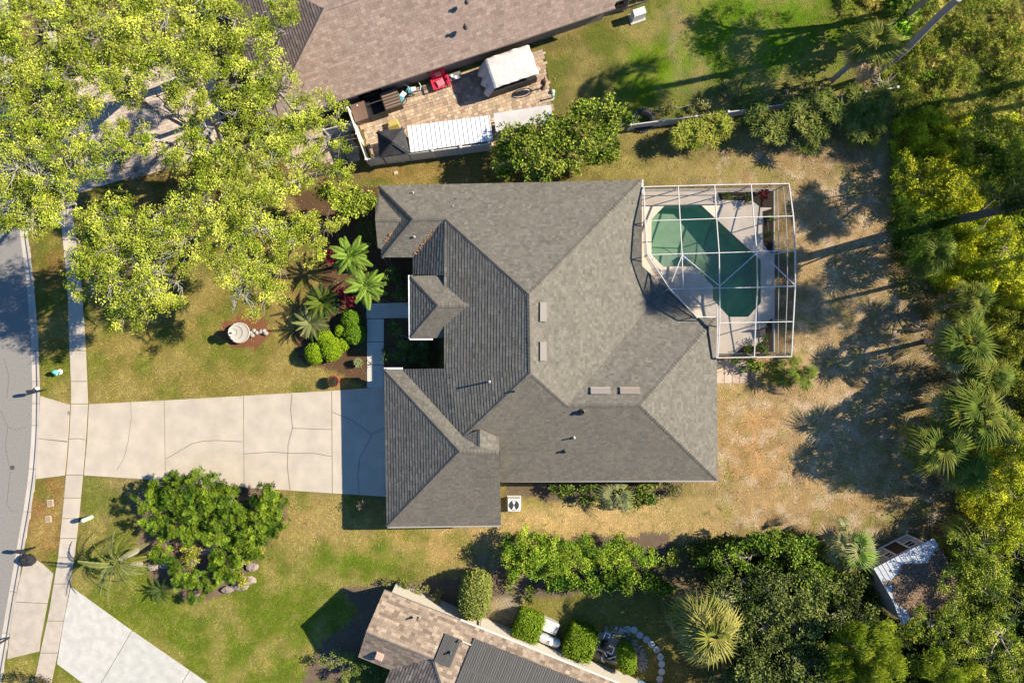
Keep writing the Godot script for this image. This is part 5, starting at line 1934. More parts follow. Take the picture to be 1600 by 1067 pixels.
	part("cushion", q, M.fabric, rc)
	var fl := thing("garden_float", "pink folded cloth hanging by the window above the red chair", "cloth", P(683, 114, 1.4), turn)
	q = MB.new()
	q.box(Transform3D(Basis(), Vector3.ZERO), Vector3(0.5, 0.5, 0.1), C(0.70, 0.16, 0.22), 0.03)
	q.box(Transform3D(Basis(), Vector3(0.05, -0.2, 0.02)), Vector3(0.38, 0.4, 0.1), C(0.74, 0.24, 0.28), 0.03)
	part("fold", q, M.fabric, fl)
	var gt := thing("metal_table", "small grey metal table with white pots between red chair and cart", "table", P(712, 123), turn)
	q = MB.new()
	q.box(Transform3D(Basis(), Vector3(0, 0.5, 0)), Vector3(0.85, 0.05, 0.5), C(0.35, 0.36, 0.36), 0.01)
	part("table_top", q, M.metal, gt)
	for s in [[-0.36, -0.2], [0.36, -0.2], [-0.36, 0.2], [0.36, 0.2]]:
		q = MB.new()
		q.bar(Vector3(s[0], 0, s[1]), Vector3(s[0], 0.48, s[1]), 0.04, 0.04, C(0.3, 0.3, 0.3))
		part("leg", q, M.metal, gt)
	for s in [[704, 119], [710, 121]]:
		q = MB.new()
		q.lathe(P(s[0] + 3, s[1] + 1, 0.525), [Vector2(0.07, 0), Vector2(0.1, 0.2), Vector2(0.11, 0.2), Vector2(0.09, 0.19), Vector2(0, 0.16)], 12, C(0.8, 0.8, 0.78))
		single("flower_pot", q, M.plain, "white pot on the small metal table, %s" % ["nearer the red chair" if s[0] == 704 else "nearer the covered cart"], "pot", "white pots on the metal table")
	var cu := MB.new()
	cu.box(Transform3D(Basis(Vector3.UP, 0.3), P(616, 197) + Vector3(0, 0.35, 0)), Vector3(0.75, 0.12, 0.6), C(0.60, 0.50, 0.14), 0.05)
	cu.box(Transform3D(Basis(Vector3.UP, 0.3), P(616, 197) + Vector3(0, 0.15, 0)), Vector3(0.6, 0.3, 0.5), C(0.35, 0.28, 0.15), 0.03)
	cu.box(Transform3D(Basis(Vector3.UP, 0.3) * Basis(Vector3.RIGHT, -0.3), P(617, 202) + Vector3(0, 0.55, 0)), Vector3(0.75, 0.5, 0.1), C(0.60, 0.50, 0.14), 0.04)
	single("padded_stool", cu, M.fabric, "small yellow padded stool beside the dark gazebo roof", "stool")
	# gazebo with a dark hip roof
	var gz := thing("gazebo", "small square gazebo with a charcoal shingle pyramid roof", "gazebo")
	var a := [[589, 205.5, 2.2], [630, 200, 2.2], [639, 238.5, 2.2], [592.5, 245, 2.2]]
	var ap := [613, 221, 2.9]
	for i in 4:
		roof_slope(gz, [a[i], a[(i + 1) % 4], ap], C(0.045, 0.048, 0.055), C(0.075, 0.08, 0.088), 0.17, 0.3, 0.02)
		ridge_cap(gz, a[i], ap, C(0.07, 0.073, 0.08))
		var pp: Array = a[i]
		var c := P(lerpf(pp[0], 613, 0.12), lerpf(pp[1], 221, 0.12), 2.2)
		q = MB.new()
		q.bar(Vector3(c.x, 0, c.z), Vector3(c.x, 2.2, c.z), 0.1, 0.1, C(0.08, 0.07, 0.06))
		part("post", q, M.plain, gz)
	# white ribbed shed
	var ms := thing("metal_shed", "long white shed with a ribbed metal roof along the patio fence", "shed")
	var m0 := P(636.5, 197, 2.05)
	var m1 := P(764, 180, 2.05)
	var m2 := P(770, 219, 1.95)
	var m3 := P(642, 238, 1.95)
	q = MB.new()
	q.quad_out(m0, m1, m2, m3, Vector3.UP, C(0.82, 0.82, 0.82))
	for s in 4:
		var e0: Vector3 = [m0, m1, m2, m3][s]
		var e1: Vector3 = [m1, m2, m3, m0][s]
		q.quad_out(e0, e1, e1 - Vector3(0, 0.1, 0), e0 - Vector3(0, 0.1, 0), (e0 + e1) * 0.5 - (m0 + m2) * 0.5, C(0.78, 0.78, 0.78))
	var rf := part("roof", q, M.white_metal, ms)
	for i in 19:
		q = MB.new()
		var f := i / 18.0
		q.bar(m0.lerp(m1, f) + Vector3(0, 0.014, 0), m3.lerp(m2, f) + Vector3(0, 0.014, 0), 0.05, 0.03, C(0.80, 0.80, 0.80))
		part("rib", q, M.white_metal, rf)
	q = MB.new()
	var mc := (m0 + m2) * 0.5
	var wpoly := PackedVector2Array()
	for s in [m0, m1, m2, m3]:
		wpoly.append(Vector2(lerpf(s.x, mc.x, 0.04), lerpf(s.z, mc.z, 0.08)))
	q.prism(wpoly, 0.0, 1.84, C(0.6, 0.6, 0.6))
	part("wall", q, M.white_metal, ms)
	var fs := thing("lean_to", "pale grey flat canopy roof beside the big green bush", "canopy")
	q = MB.new()
	var c0 := P(771, 177, 1.9)
	var c1 := P(861, 163.5, 1.9)
	var c2 := P(864, 188, 1.8)
	var c3 := P(775, 207, 1.8)
	q.quad_out(c0, c1, c2, c3, Vector3.UP, C(0.56, 0.54, 0.53))
	q.quad_out(c0 - Vector3(0, 0.06, 0), c1 - Vector3(0, 0.06, 0), c2 - Vector3(0, 0.06, 0), c3 - Vector3(0, 0.06, 0), Vector3.DOWN, C(0.5, 0.5, 0.5))
	for s in 4:
		var e0: Vector3 = [c0, c1, c2, c3][s]
		var e1: Vector3 = [c1, c2, c3, c0][s]
		q.quad_out(e0, e1, e1 - Vector3(0, 0.06, 0), e0 - Vector3(0, 0.06, 0), (e0 + e1) * 0.5 - (c0 + c2) * 0.5, C(0.55, 0.55, 0.55))
	part("roof", q, M.stained, fs)
	for s in [c0, c1, c2, c3]:
		q = MB.new()
		var z: Vector3 = s.lerp((c0 + c2) * 0.5, 0.06)
		q.bar(Vector3(z.x, 0, z.z), Vector3(z.x, z.y - 0.05, z.z), 0.08, 0.08, C(0.5, 0.5, 0.5))
		part("post", q, M.plain, fs)
	# dark garden ornament with a hoop, whose shadow shows the ring
	var go := thing("garden_ornament", "dark metal garden ornament with a hoop on the patio edge", "ornament", P(848, 138))
	q = MB.new()
	q.lathe(Vector3.ZERO, [Vector2(0.2, 0), Vector2(0.18, 0.05), Vector2(0.05, 0.1), Vector2(0.045, 0.75), Vector2(0.14, 0.85), Vector2(0.2, 1.05), Vector2(0.16, 1.35), Vector2(0.1, 1.5), Vector2(0, 1.52)], 12, C(0.05, 0.03, 0.03))
	part("body", q, M.plain, go)
	q = MB.new()
	var hp := []
	var hr := []
	for k in 19:
		var an := TAU * k / 18.0
		hp.append(Vector3(0.06, 1.15 + 0.5 * sin(an), 0.3 * cos(an)))
		hr.append(0.035)
	q.tube(hp, hr, 6, C(0.05, 0.03, 0.03), false)
	part("hoop", q, M.plain, go)
	q = MB.new()
	q.lathe(P(864, 153), [Vector2(0.1, 0), Vector2(0.05, 0.06), Vector2(0.045, 0.6), Vector2(0.09, 0.65), Vector2(0, 0.68)], 10, C(0.35, 0.60, 0.58))
	single("garden_tap", q, M.plain, "thin pale turquoise post at the patio corner by the bush", "post")
	q = MB.new()
	q.lump(P(864, 144) + Vector3(0, 0.14, 0), Vector3(0.15, 0.14, 0.15), 0.02, 2, C(0.8, 0.74, 0.6), 8, 12)
	single("garden_globe", q, M.plain, "cream round globe on the ground at the patio corner", "globe")
	# air conditioner of the north house
	var ac := thing("air_conditioner", "white air conditioner by the north house wall and lawn", "air conditioner", P(995, 28), turn)
	q = MB.new()
	q.box(Transform3D(Basis(), Vector3(0, 0.55, 0)), Vector3(0.9, 0.9, 0.5), C(0.72, 0.72, 0.72), 0.05)
	part("body", q, M.plain, ac)
	q = MB.new()
	q.box(Transform3D(Basis(), Vector3(0, 0.05, 0)), Vector3(1.1, 0.1, 0.75), C(0.5, 0.48, 0.45))
	part("pad", q, M.concrete, ac)
	# tractor tyre by the fence
	var ty := thing("tractor_tyre", "big black tractor tyre lying by the pale fence", "tyre", P(1003, 188))
	q = MB.new()
	var prof := [Vector2(0.42, 0.05), Vector2(0.62, 0.0), Vector2(0.76, 0.06), Vector2(0.8, 0.2), Vector2(0.78, 0.36), Vector2(0.62, 0.42), Vector2(0.42, 0.37), Vector2(0.4, 0.2), Vector2(0.42, 0.05)]
	q.lathe(Vector3.ZERO, prof, 30, C(0.022, 0.022, 0.023))
	part("tyre", q, M.rubber, ty)
	q = MB.new()
	for k in 26:
		var an := TAU * k / 26.0
		q.box(Transform3D(Basis(Vector3.UP, -an), Vector3(cos(an) * 0.79, 0.24, sin(an) * 0.79)), Vector3(0.1, 0.34, 0.09), C(0.11, 0.11, 0.11), 0.02)
	part("tread", q, M.rubber, ty)
	ty.rotation = Vector3(0.45, 0.2, 0.0)
	ty.position.y = 0.12


# ---------- things in the gardens ----------
func garden_things() -> void:
	# the fountain of stacked shells and its ring of stones
	var t := thing("stone_fountain", "pale tiered stone fountain in a round mulch bed under the oak", "fountain", P(377, 520))
	var q := MB.new()
	q.lathe(Vector3.ZERO, [Vector2(0.5, 0), Vector2(0.55, 0.2), Vector2(0.62, 0.32), Vector2(0.6, 0.38), Vector2(0.5, 0.34), Vector2(0.1, 0.3)], 18, C(0.72, 0.68, 0.62))
	part("basin", q, M.rock, t)
	q = MB.new()
	q.lathe(Vector3.ZERO, [Vector2(0.16, 0.3), Vector2(0.11, 0.55), Vector2(0.15, 0.72), Vector2(0.42, 0.85), Vector2(0.44, 0.92), Vector2(0.36, 0.88), Vector2(0.08, 0.84)], 16, C(0.75, 0.71, 0.66))
	part("middle_bowl", q, M.rock, t)
	q = MB.new()
	q.lathe(Vector3.ZERO, [Vector2(0.08, 0.84), Vector2(0.07, 1.1), Vector2(0.25, 1.22), Vector2(0.27, 1.28), Vector2(0.2, 1.25), Vector2(0.05, 1.24), Vector2(0.05, 1.4), Vector2(0.0, 1.46)], 14, C(0.78, 0.74, 0.68))
	part("top_bowl", q, M.rock, t)
	var i := 0
	for s in [[392, 520], [397, 517], [402, 520], [408, 518], [413, 517], [416, 521], [395, 524]]:
		q = MB.new()
		q.lump(P(s[0], s[1]) + Vector3(0, 0.12, 0), Vector3(0.17, 0.15, 0.15), 0.4, 10 + i, C(0.55, 0.51, 0.47))
		single("edging_stone", q, M.rock, "pale edging stone right of the stone fountain, %s" % ["closest to its foot", "just above the lowest one", "third from the fountain", "fourth from the fountain", "fifth from the fountain", "farthest from the fountain", "the lowest of the row"][i], "stone", "stones beside the fountain")
		i += 1
	t.scale = Vector3.ONE * 1.2
	# rocks in the big lawn bed
	i = 0
	for s in [[215, 880, 0.4, "long pale rock under the feather palm"], [240, 885, 0.5, "flat pale rock just right of the feather palm"], [258, 882, 0.45, "pinkish rock in the middle of the lawn bed"], [280, 890, 0.5, "pale rock left of the bed's dark hollow"], [300, 878, 0.45, "pale rock between bright green shrubs in the lawn bed"],
		[318, 862, 0.4, "grey rock beside the yellow shrub in the lawn bed"], [335, 855, 0.45, "rounded grey rock deep in the lawn bed"], [345, 845, 0.35, "small purple grey rock under the big shrub"], [388, 905, 0.6, "long grey edging rock at the bed's right rim"], [375, 915, 0.6, "long grey edging rock at the bed's bottom right rim"], [357, 920, 0.5, "grey edging rock at the bed's bottom rim"], [405, 852, 0.4, "grey rock at the right tip of the lawn bed"], [395, 885, 0.5, "upright grey rock on the bed's right rim"]]:
		q = MB.new()
		q.lump(P(s[0], s[1]) + Vector3(0, 0.14, 0), Vector3(s[2] * R(0.75, 1.1), 0.18, s[2] * R(0.45, 0.65)), 0.5, 40 + i, C(0.46, 0.37, 0.33) * R(0.85, 1.1), 6, 10)
		single("rock", q, M.rock, s[3], "rock", "rocks in the lawn bed")
		i += 1
	# pots
	var pot := func(label: String, x: float, y: float, r: float, col: Color, lc: Color) -> void:
		var o := thing("potted_plant", label, "potted plant", P(x, y))
		var b := MB.new()
		b.lathe(Vector3.ZERO, [Vector2(r * 0.7, 0), Vector2(r, r * 1.5), Vector2(r * 1.12, r * 1.5), Vector2(r * 1.12, r * 1.7), Vector2(r * 0.95, r * 1.7), Vector2(r * 0.9, r * 1.45), Vector2(0, r * 1.4)], 18, col)
		part("pot", b, M.plain, o)
		var ts := []
		var cs := PackedColorArray()
		for k in 10:
			var an := k * 2.4
			ts.append(Transform3D(Basis.from_euler(Vector3(R(-0.3, 0.3), R(0, TAU), R(-0.3, 0.3))).scaled(Vector3.ONE * R(0.5, 0.8)), Vector3(cos(an) * r * 0.5, r * 1.7 + R(0, 0.15), sin(an) * r * 0.5)))
			cs.append(lc * R(0.7, 1.2))
		stuff(copies("leaves", L.whorl, M.leaf, ts, cs, o))
	pot.call("dark pot with a pale green plant beside the front path", 562, 566, 0.27, C(0.04, 0.035, 0.03), C(0.26, 0.29, 0.12))
	pot.call("red pot with a dark plant at the driveway's upper edge", 524, 595, 0.38, C(0.42, 0.06, 0.08), C(0.06, 0.06, 0.03))
	# air conditioner with a round fan grille
	var ac := thing("air_conditioner", "square white air conditioner with round fan grille by the garage corner", "air conditioner", P(803, 785))
	q = MB.new()
	q.box(Transform3D(Basis(), Vector3(0, 0.45, 0)), Vector3(0.86, 0.8, 0.86), C(0.80, 0.80, 0.80), 0.04)
	part("body", q, M.plain, ac)
	q = MB.new()
	q.lathe(Vector3(0, 0.852, 0), [Vector2(0.36, 0), Vector2(0.36, 0.012), Vector2(0.33, 0.004), Vector2(0, 0.004)], 24, C(0.035, 0.035, 0.04))
	part("fan_grille", q, M.plain, ac)
	for k in 2:
		q = MB.new()
		var an := PI * 0.5 + PI * k
		var c := Vector3(0, 0.862, 0)
		for m in 5:
			var a0 := an - 0.42 + m * 0.17
			q.tri_out(c, c + Vector3(cos(a0), 0.01, sin(a0)) * 0.31, c + Vector3(cos(a0 + 0.17), 0.01, sin(a0 + 0.17)) * 0.31, Vector3.UP, C(0.6, 0.62, 0.62))
		part("fan_blade", q, M.plain, ac)
	q = MB.new()
	q.box(Transform3D(Basis(), Vector3(0, 0.02, 0)), Vector3(1.0, 0.1, 1.0), C(0.5, 0.48, 0.45))
	part("pad", q, M.concrete, ac)
	var bp := MB.new()
	bp.box(Transform3D(Basis(Vector3.UP, 0.3), P(618, 270) + Vector3(0, 0.03, 0)), Vector3(0.3, 0.08, 0.25), C(0.7, 0.6, 0.45), 0.03)
	single("paving_stone", bp, M.rock, "small pale square stone in the grass strip north of the house", "stone")
	# south garden: tank, box, pool pump, stones
	var turn := -0.38
	var gb := thing("generator", "light grey generator box with sloped lid by the south house", "generator", P(858, 973), turn)
	q = MB.new()
	q.box(Transform3D(Basis(), Vector3(0, 0.35, 0)), Vector3(1.15, 0.66, 0.72), C(0.42, 0.42, 0.43), 0.02)
	part("body", q, M.plain, gb)
	q = MB.new()
	q.box(Transform3D(Basis(Vector3.RIGHT, 0.12), Vector3(0, 0.72, 0)), Vector3(1.22, 0.09, 0.84), C(0.62, 0.60, 0.60), 0.03)
	part("lid", q, M.plain, gb)
	var tk := thing("gas_tank", "silver horizontal gas tank between two clipped hedges", "gas tank", P(858, 995), turn)
	q = MB.new()
	var pts := []
	var rad := []
	for k in 13:
		var f := k / 12.0
		pts.append(Vector3(lerpf(-0.82, 0.82, f), 0.55, 0))
		rad.append(0.36 * sqrt(maxf(0.02, 1.0 - pow(absf(f - 0.5) * 2.0, 7.0))))
	q.tube(pts, rad, 20, C(0.66, 0.68, 0.72))
	part("tank", q, M.metal, tk)
	q = MB.new()
	q.lathe(Vector3(0.05, 0.88, 0), [Vector2(0.16, 0), Vector2(0.16, 0.14), Vector2(0.1, 0.19), Vector2(0, 0.2)], 14, C(0.72, 0.66, 0.58))
	part("cap", q, M.plain, tk)
	for s in [-0.45, 0.45]:
		q = MB.new()
		q.box(Transform3D(Basis(), Vector3(s, 0.12, 0)), Vector3(0.1, 0.28, 0.5), C(0.35, 0.35, 0.35))
		part("foot", q, M.plain, tk)
	var pe := thing("pool_pump", "black pool pump and filter with white pipes near the clipped hedge", "pool pump", P(947, 1012), turn)
	q = MB.new()
	q.lathe(Vector3(-0.25, 0, -0.25), [Vector2(0.28, 0), Vector2(0.32, 0.2), Vector2(0.32, 0.7), Vector2(0.2, 0.9), Vector2(0, 0.95)], 16, C(0.025, 0.025, 0.028))
	part("filter", q, M.plain, pe)
	q = MB.new()
	q.tube([Vector3(0.1, 0.3, 0.5), Vector3(0.75, 0.3, 0.5)], [0.17, 0.15], 12, C(0.03, 0.03, 0.032))
	part("pump", q, M.plain, pe)
	q = MB.new()
	q.tube([Vector3(-0.55, 0.35, 0.45), Vector3(-0.2, 0.35, 0.45)], [0.14, 0.14], 12, C(0.03, 0.03, 0.032))
	part("strainer", q, M.plain, pe)
	var wh := C(0.78, 0.78, 0.76)
	for s in [[[-0.6, 0.6, -0.75], [-0.6, 0.6, -1.2], [-0.25, 0.6, -1.2], [-0.25, 0.6, -0.9]], [[0.0, 0.7, -0.5], [0.0, 0.7, 0.0], [0.35, 0.7, 0.0], [0.35, 0.7, -0.45], [0.05, 0.7, -0.5]], [[-0.7, 0.4, 0.15], [-0.1, 0.4, 0.15], [0.3, 0.4, 0.55], [1.3, 0.4, 0.55]], [[0.3, 0.45, 0.5], [0.8, 0.45, 0.1], [0.7, 0.45, -0.25]], [[-0.1, 0.3, 0.6], [0.0, 0.3, 0.85], [0.2, 0.3, 0.85]]]:
		q = MB.new()
		var pp := []
		var pr := []
		for k in s.size():
			pp.append(Vector3(s[k][0], s[k][1], s[k][2]))
			pr.append(0.045)
		for k in pp.size() - 1:
			q.tube([pp[k], pp[k + 1]], [0.045, 0.045], 8, wh)
		part("pipe", q, M.plain, pe)
	q = MB.new()
	q.box(Transform3D(Basis(), Vector3(0.1, 0.03, 0.0)), Vector3(2.0, 0.1, 1.8), C(0.30, 0.28, 0.27))
	part("pad", q, M.concrete, pe)
	i = 0
	for s in [[972, 985], [981, 983], [991, 984], [1000, 992], [1010, 998.5], [1018, 1006], [1026, 1014.5], [1032, 1026], [1034, 1037], [1034, 1049], [1031, 1060.5], [1026, 1072]]:
		q = MB.new()
		q.lathe(P(s[0], s[1]) + Vector3(0, 0.0, 0), [Vector2(0.25, 0), Vector2(0.25, 0.045), Vector2(0.23, 0.06), Vector2(0.2, 0.055), Vector2(0.17, 0.062), Vector2(0, 0.062)], 18, C(0.46, 0.46, 0.47) * R(0.9, 1.12))
		single("stepping_stone", q, M.concrete, "%s round grey stepping stone of the curved row, counted from the pool pump" % ["first", "second", "third", "fourth", "fifth", "sixth", "seventh", "eighth", "ninth", "tenth", "eleventh", "twelfth"][i], "stepping stone", "round stepping stones")
		i += 1
	var peb := MB.new()
	for k in 260:
		var f := rng.randf()
		var p := P(lerpf(985, 1002, f) + 8 * sin(f * 3.0) + R(-7, 7), lerpf(1000, 1046, f) + R(-5, 5)) if k < 170 else P(R(944, 985), R(984, 1003) - 6)
		peb.lump(p + Vector3(0, 0.04, 0), Vector3(R(0.05, 0.12), R(0.04, 0.08), R(0.05, 0.11)), 0.4, k, C(0.42, 0.38, 0.35) * R(0.7, 1.3), 4, 6)
	var po := MeshInstance3D.new()
	po.name = "pebbles"
	po.mesh = peb.mesh()
	po.material_override = M.rock
	add_child(po)
	tag(po, "grey pebbles spread between the clipped hedge and stepping stones", "pebbles")
	stuff(po)
	for s in [[984, 1062, "pale blue tub at the bottom edge, left of the pair"], [1001, 1067, "pale blue tub at the bottom edge, right of the pair"]]:
		var tb := thing("blue_tub", s[2], "tub", P(s[0], s[1]), -0.38, "pale blue tubs")
		q = MB.new()
		q.box(Transform3D(Basis(), Vector3(0, 0.3, 0)), Vector3(0.62, 0.6, 0.45), C(0.22, 0.36, 0.55), 0.04)
		part("body", q, M.plain, tb)
		q = MB.new()
		q.box(Transform3D(Basis(), Vector3(0, 0.63, 0)), Vector3(0.68, 0.06, 0.5), C(0.32, 0.46, 0.62), 0.02)
		part("lid", q, M.plain, tb)
	# low furniture in the deck bed
	var lt := thing("deck_chair", "dark low chair among the pots in the deck corner", "chair", P(1190, 520), 0.3)
	q = MB.new()
	q.box(Transform3D(Basis(), Vector3(0, 0.36, 0)), Vector3(0.55, 0.06, 0.55), C(0.05, 0.05, 0.05), 0.02)
	part("seat", q, M.plain, lt)
	q = MB.new()
	q.box(Transform3D(Basis(Vector3.RIGHT, -0.3), Vector3(0, 0.6, -0.32)), Vector3(0.55, 0.5, 0.05), C(0.05, 0.05, 0.05), 0.02)
	part("backrest", q, M.plain, lt)
	for s in [[-0.25, -0.25], [0.25, -0.25], [-0.25, 0.25], [0.25, 0.25]]:
		q = MB.new()
		q.bar(Vector3(s[0], 0.06, s[1]), Vector3(s[0], 0.36, s[1]), 0.04, 0.04, C(0.04, 0.04, 0.04))
		part("leg", q, M.plain, lt)


# ---------- palms and cycads ----------
func palms() -> void:
	var wild := ["palm_green", "palm_olive", "palm_green", "palm_olive", "palm_grey", "palm_dry"]
	var g := "wild fan palms along the wood edge"
	fan_palm("big fan palm with yellowish fronds beside the stepping stones", "", 1070, 936, 4.2, 1.75, 90, ["palm_olive", "palm_yellow", "palm_yellow", "palm_olive", "palm_grey", "palm_dry"], Vector3(0.3, 0, 0.1))
	fan_palm("upper fan palm on the wood edge, level with the pool cage's lower end", g, 1448, 533, 3.6, 1.5, 48, wild)
	fan_palm("largest fan palm of the wood edge, below the upper one", g, 1452, 632, 3.8, 1.65, 58, wild)
	fan_palm("lowest fan palm of the wood edge, over the widest ground shadow", g, 1412, 685, 3.4, 1.5, 48, wild)
	fan_palm("fan palm right behind the largest one on the wood edge", g, 1500, 655, 3.2, 1.35, 42, wild)
	fan_palm("fan palm between the upper and the largest one, half hidden", g, 1495, 585, 2.8, 1.3, 50, wild)
	fan_palm("fan palm at the lower end of the row, below the lowest big one", g, 1470, 725, 2.4, 1.3, 46, wild)
	fan_palm("fan palm at the upper end of the row, nearest the leaning trunk", g, 1475, 478, 2.6, 1.25, 46, wild)
	fan_palm("dark fan palm under the leaning pine trunk", g, 1415, 402, 2.4, 1.35, 54, ["palm_green", "palm_green", "palm_dark", "palm_grey", "palm_dry"])
	fan_palm("fan palm at the top right, with a bare pale trunk", "tall fan palms at the top right", 1300, 126, 5.2, 1.35, 54, ["palm_olive", "palm_green", "palm_olive", "palm_yellow", "palm_dry"], Vector3(0.1, 0, -0.35), 0.2)
	fan_palm("fan palm with grey fronds beside the pale shed", "", 1298, 836, 2.6, 1.3, 36, ["palm_bright", "palm_grey", "palm_grey", "palm_grey", "palm_dry"])
	fan_palm("low fan palm above the shed's right corner", "", 1490, 838, 2.0, 1.5, 34, ["palm_yellow", "palm_green", "palm_yellow", "palm_olive"])
	fan_palm("fan palm in the upper wood, right of the dry yard's top corner", "", 1345, 205, 1.0, 1.05, 24, ["palm_green", "palm_dark", "palm_olive"])
	fan_palm("small fan palm outside the pool cage's lower right corner", "", 1236, 580, 0.7, 1.15, 22, ["palm_green", "palm_green", "palm_olive"])
	fan_palm("small fan palm below the grey roof's south eave", "", 963, 768, 0.6, 1.15, 18, ["palm_grey", "palm_green", "palm_grey"])
	fan_palm("tiny fan palm at the pool cage corner, left of the other small palm", "", 1203, 585, 0.3, 0.6, 14, ["palm_olive", "palm_green"])
	var bright := ["palm_bright", "palm_bright", "palm_bright", "palm_green"]
	feather_palm("feather_palm", "upper bright green feather palm in the front bed", "pair of feather palms in front of the house", "palm tree", 562, 408, 2.6, 0.82, 20, "date", bright, 1.2, -0.4)
	feather_palm("feather_palm", "lower bright green feather palm at the front path corner", "pair of feather palms in front of the house", "palm tree", 583, 452, 2.4, 0.8, 20, "date", bright, 1.1, -0.4)
	feather_palm("feather_palm", "blue green feather palm with drooping fronds beside the lawn bed", "", "palm tree", 214, 860, 2.3, 1.08, 22, "pindo", ["pindo", "palm_olive", "pindo", "palm_olive"], 1.2, -0.55, 0.2)
	feather_palm("cycad", "dark rosette cycad, the upper of two in the front bed", "cycads in the front bed", "cycad", 512, 474, 1.3, 1.1, 46, "cycad", ["palm_green", "palm_dark", "palm_dark"], 1.0, -0.45, 0.2)
	feather_palm("cycad", "dark silvery cycad, the lower of two in the front bed", "cycads in the front bed", "cycad", 491, 506, 0.9, 1.05, 42, "cycad", ["palm_grey", "palm_dark", "palm_dark"], 0.9, -0.35, 0.2)
	feather_palm("cycad", "small dark cycad at the lower rim of the lawn bed", "", "cycad", 258, 917, 0.5, 0.85, 24, "cycad", ["palm_dark", "palm_dark"], 0.9, -0.2, 0.12)


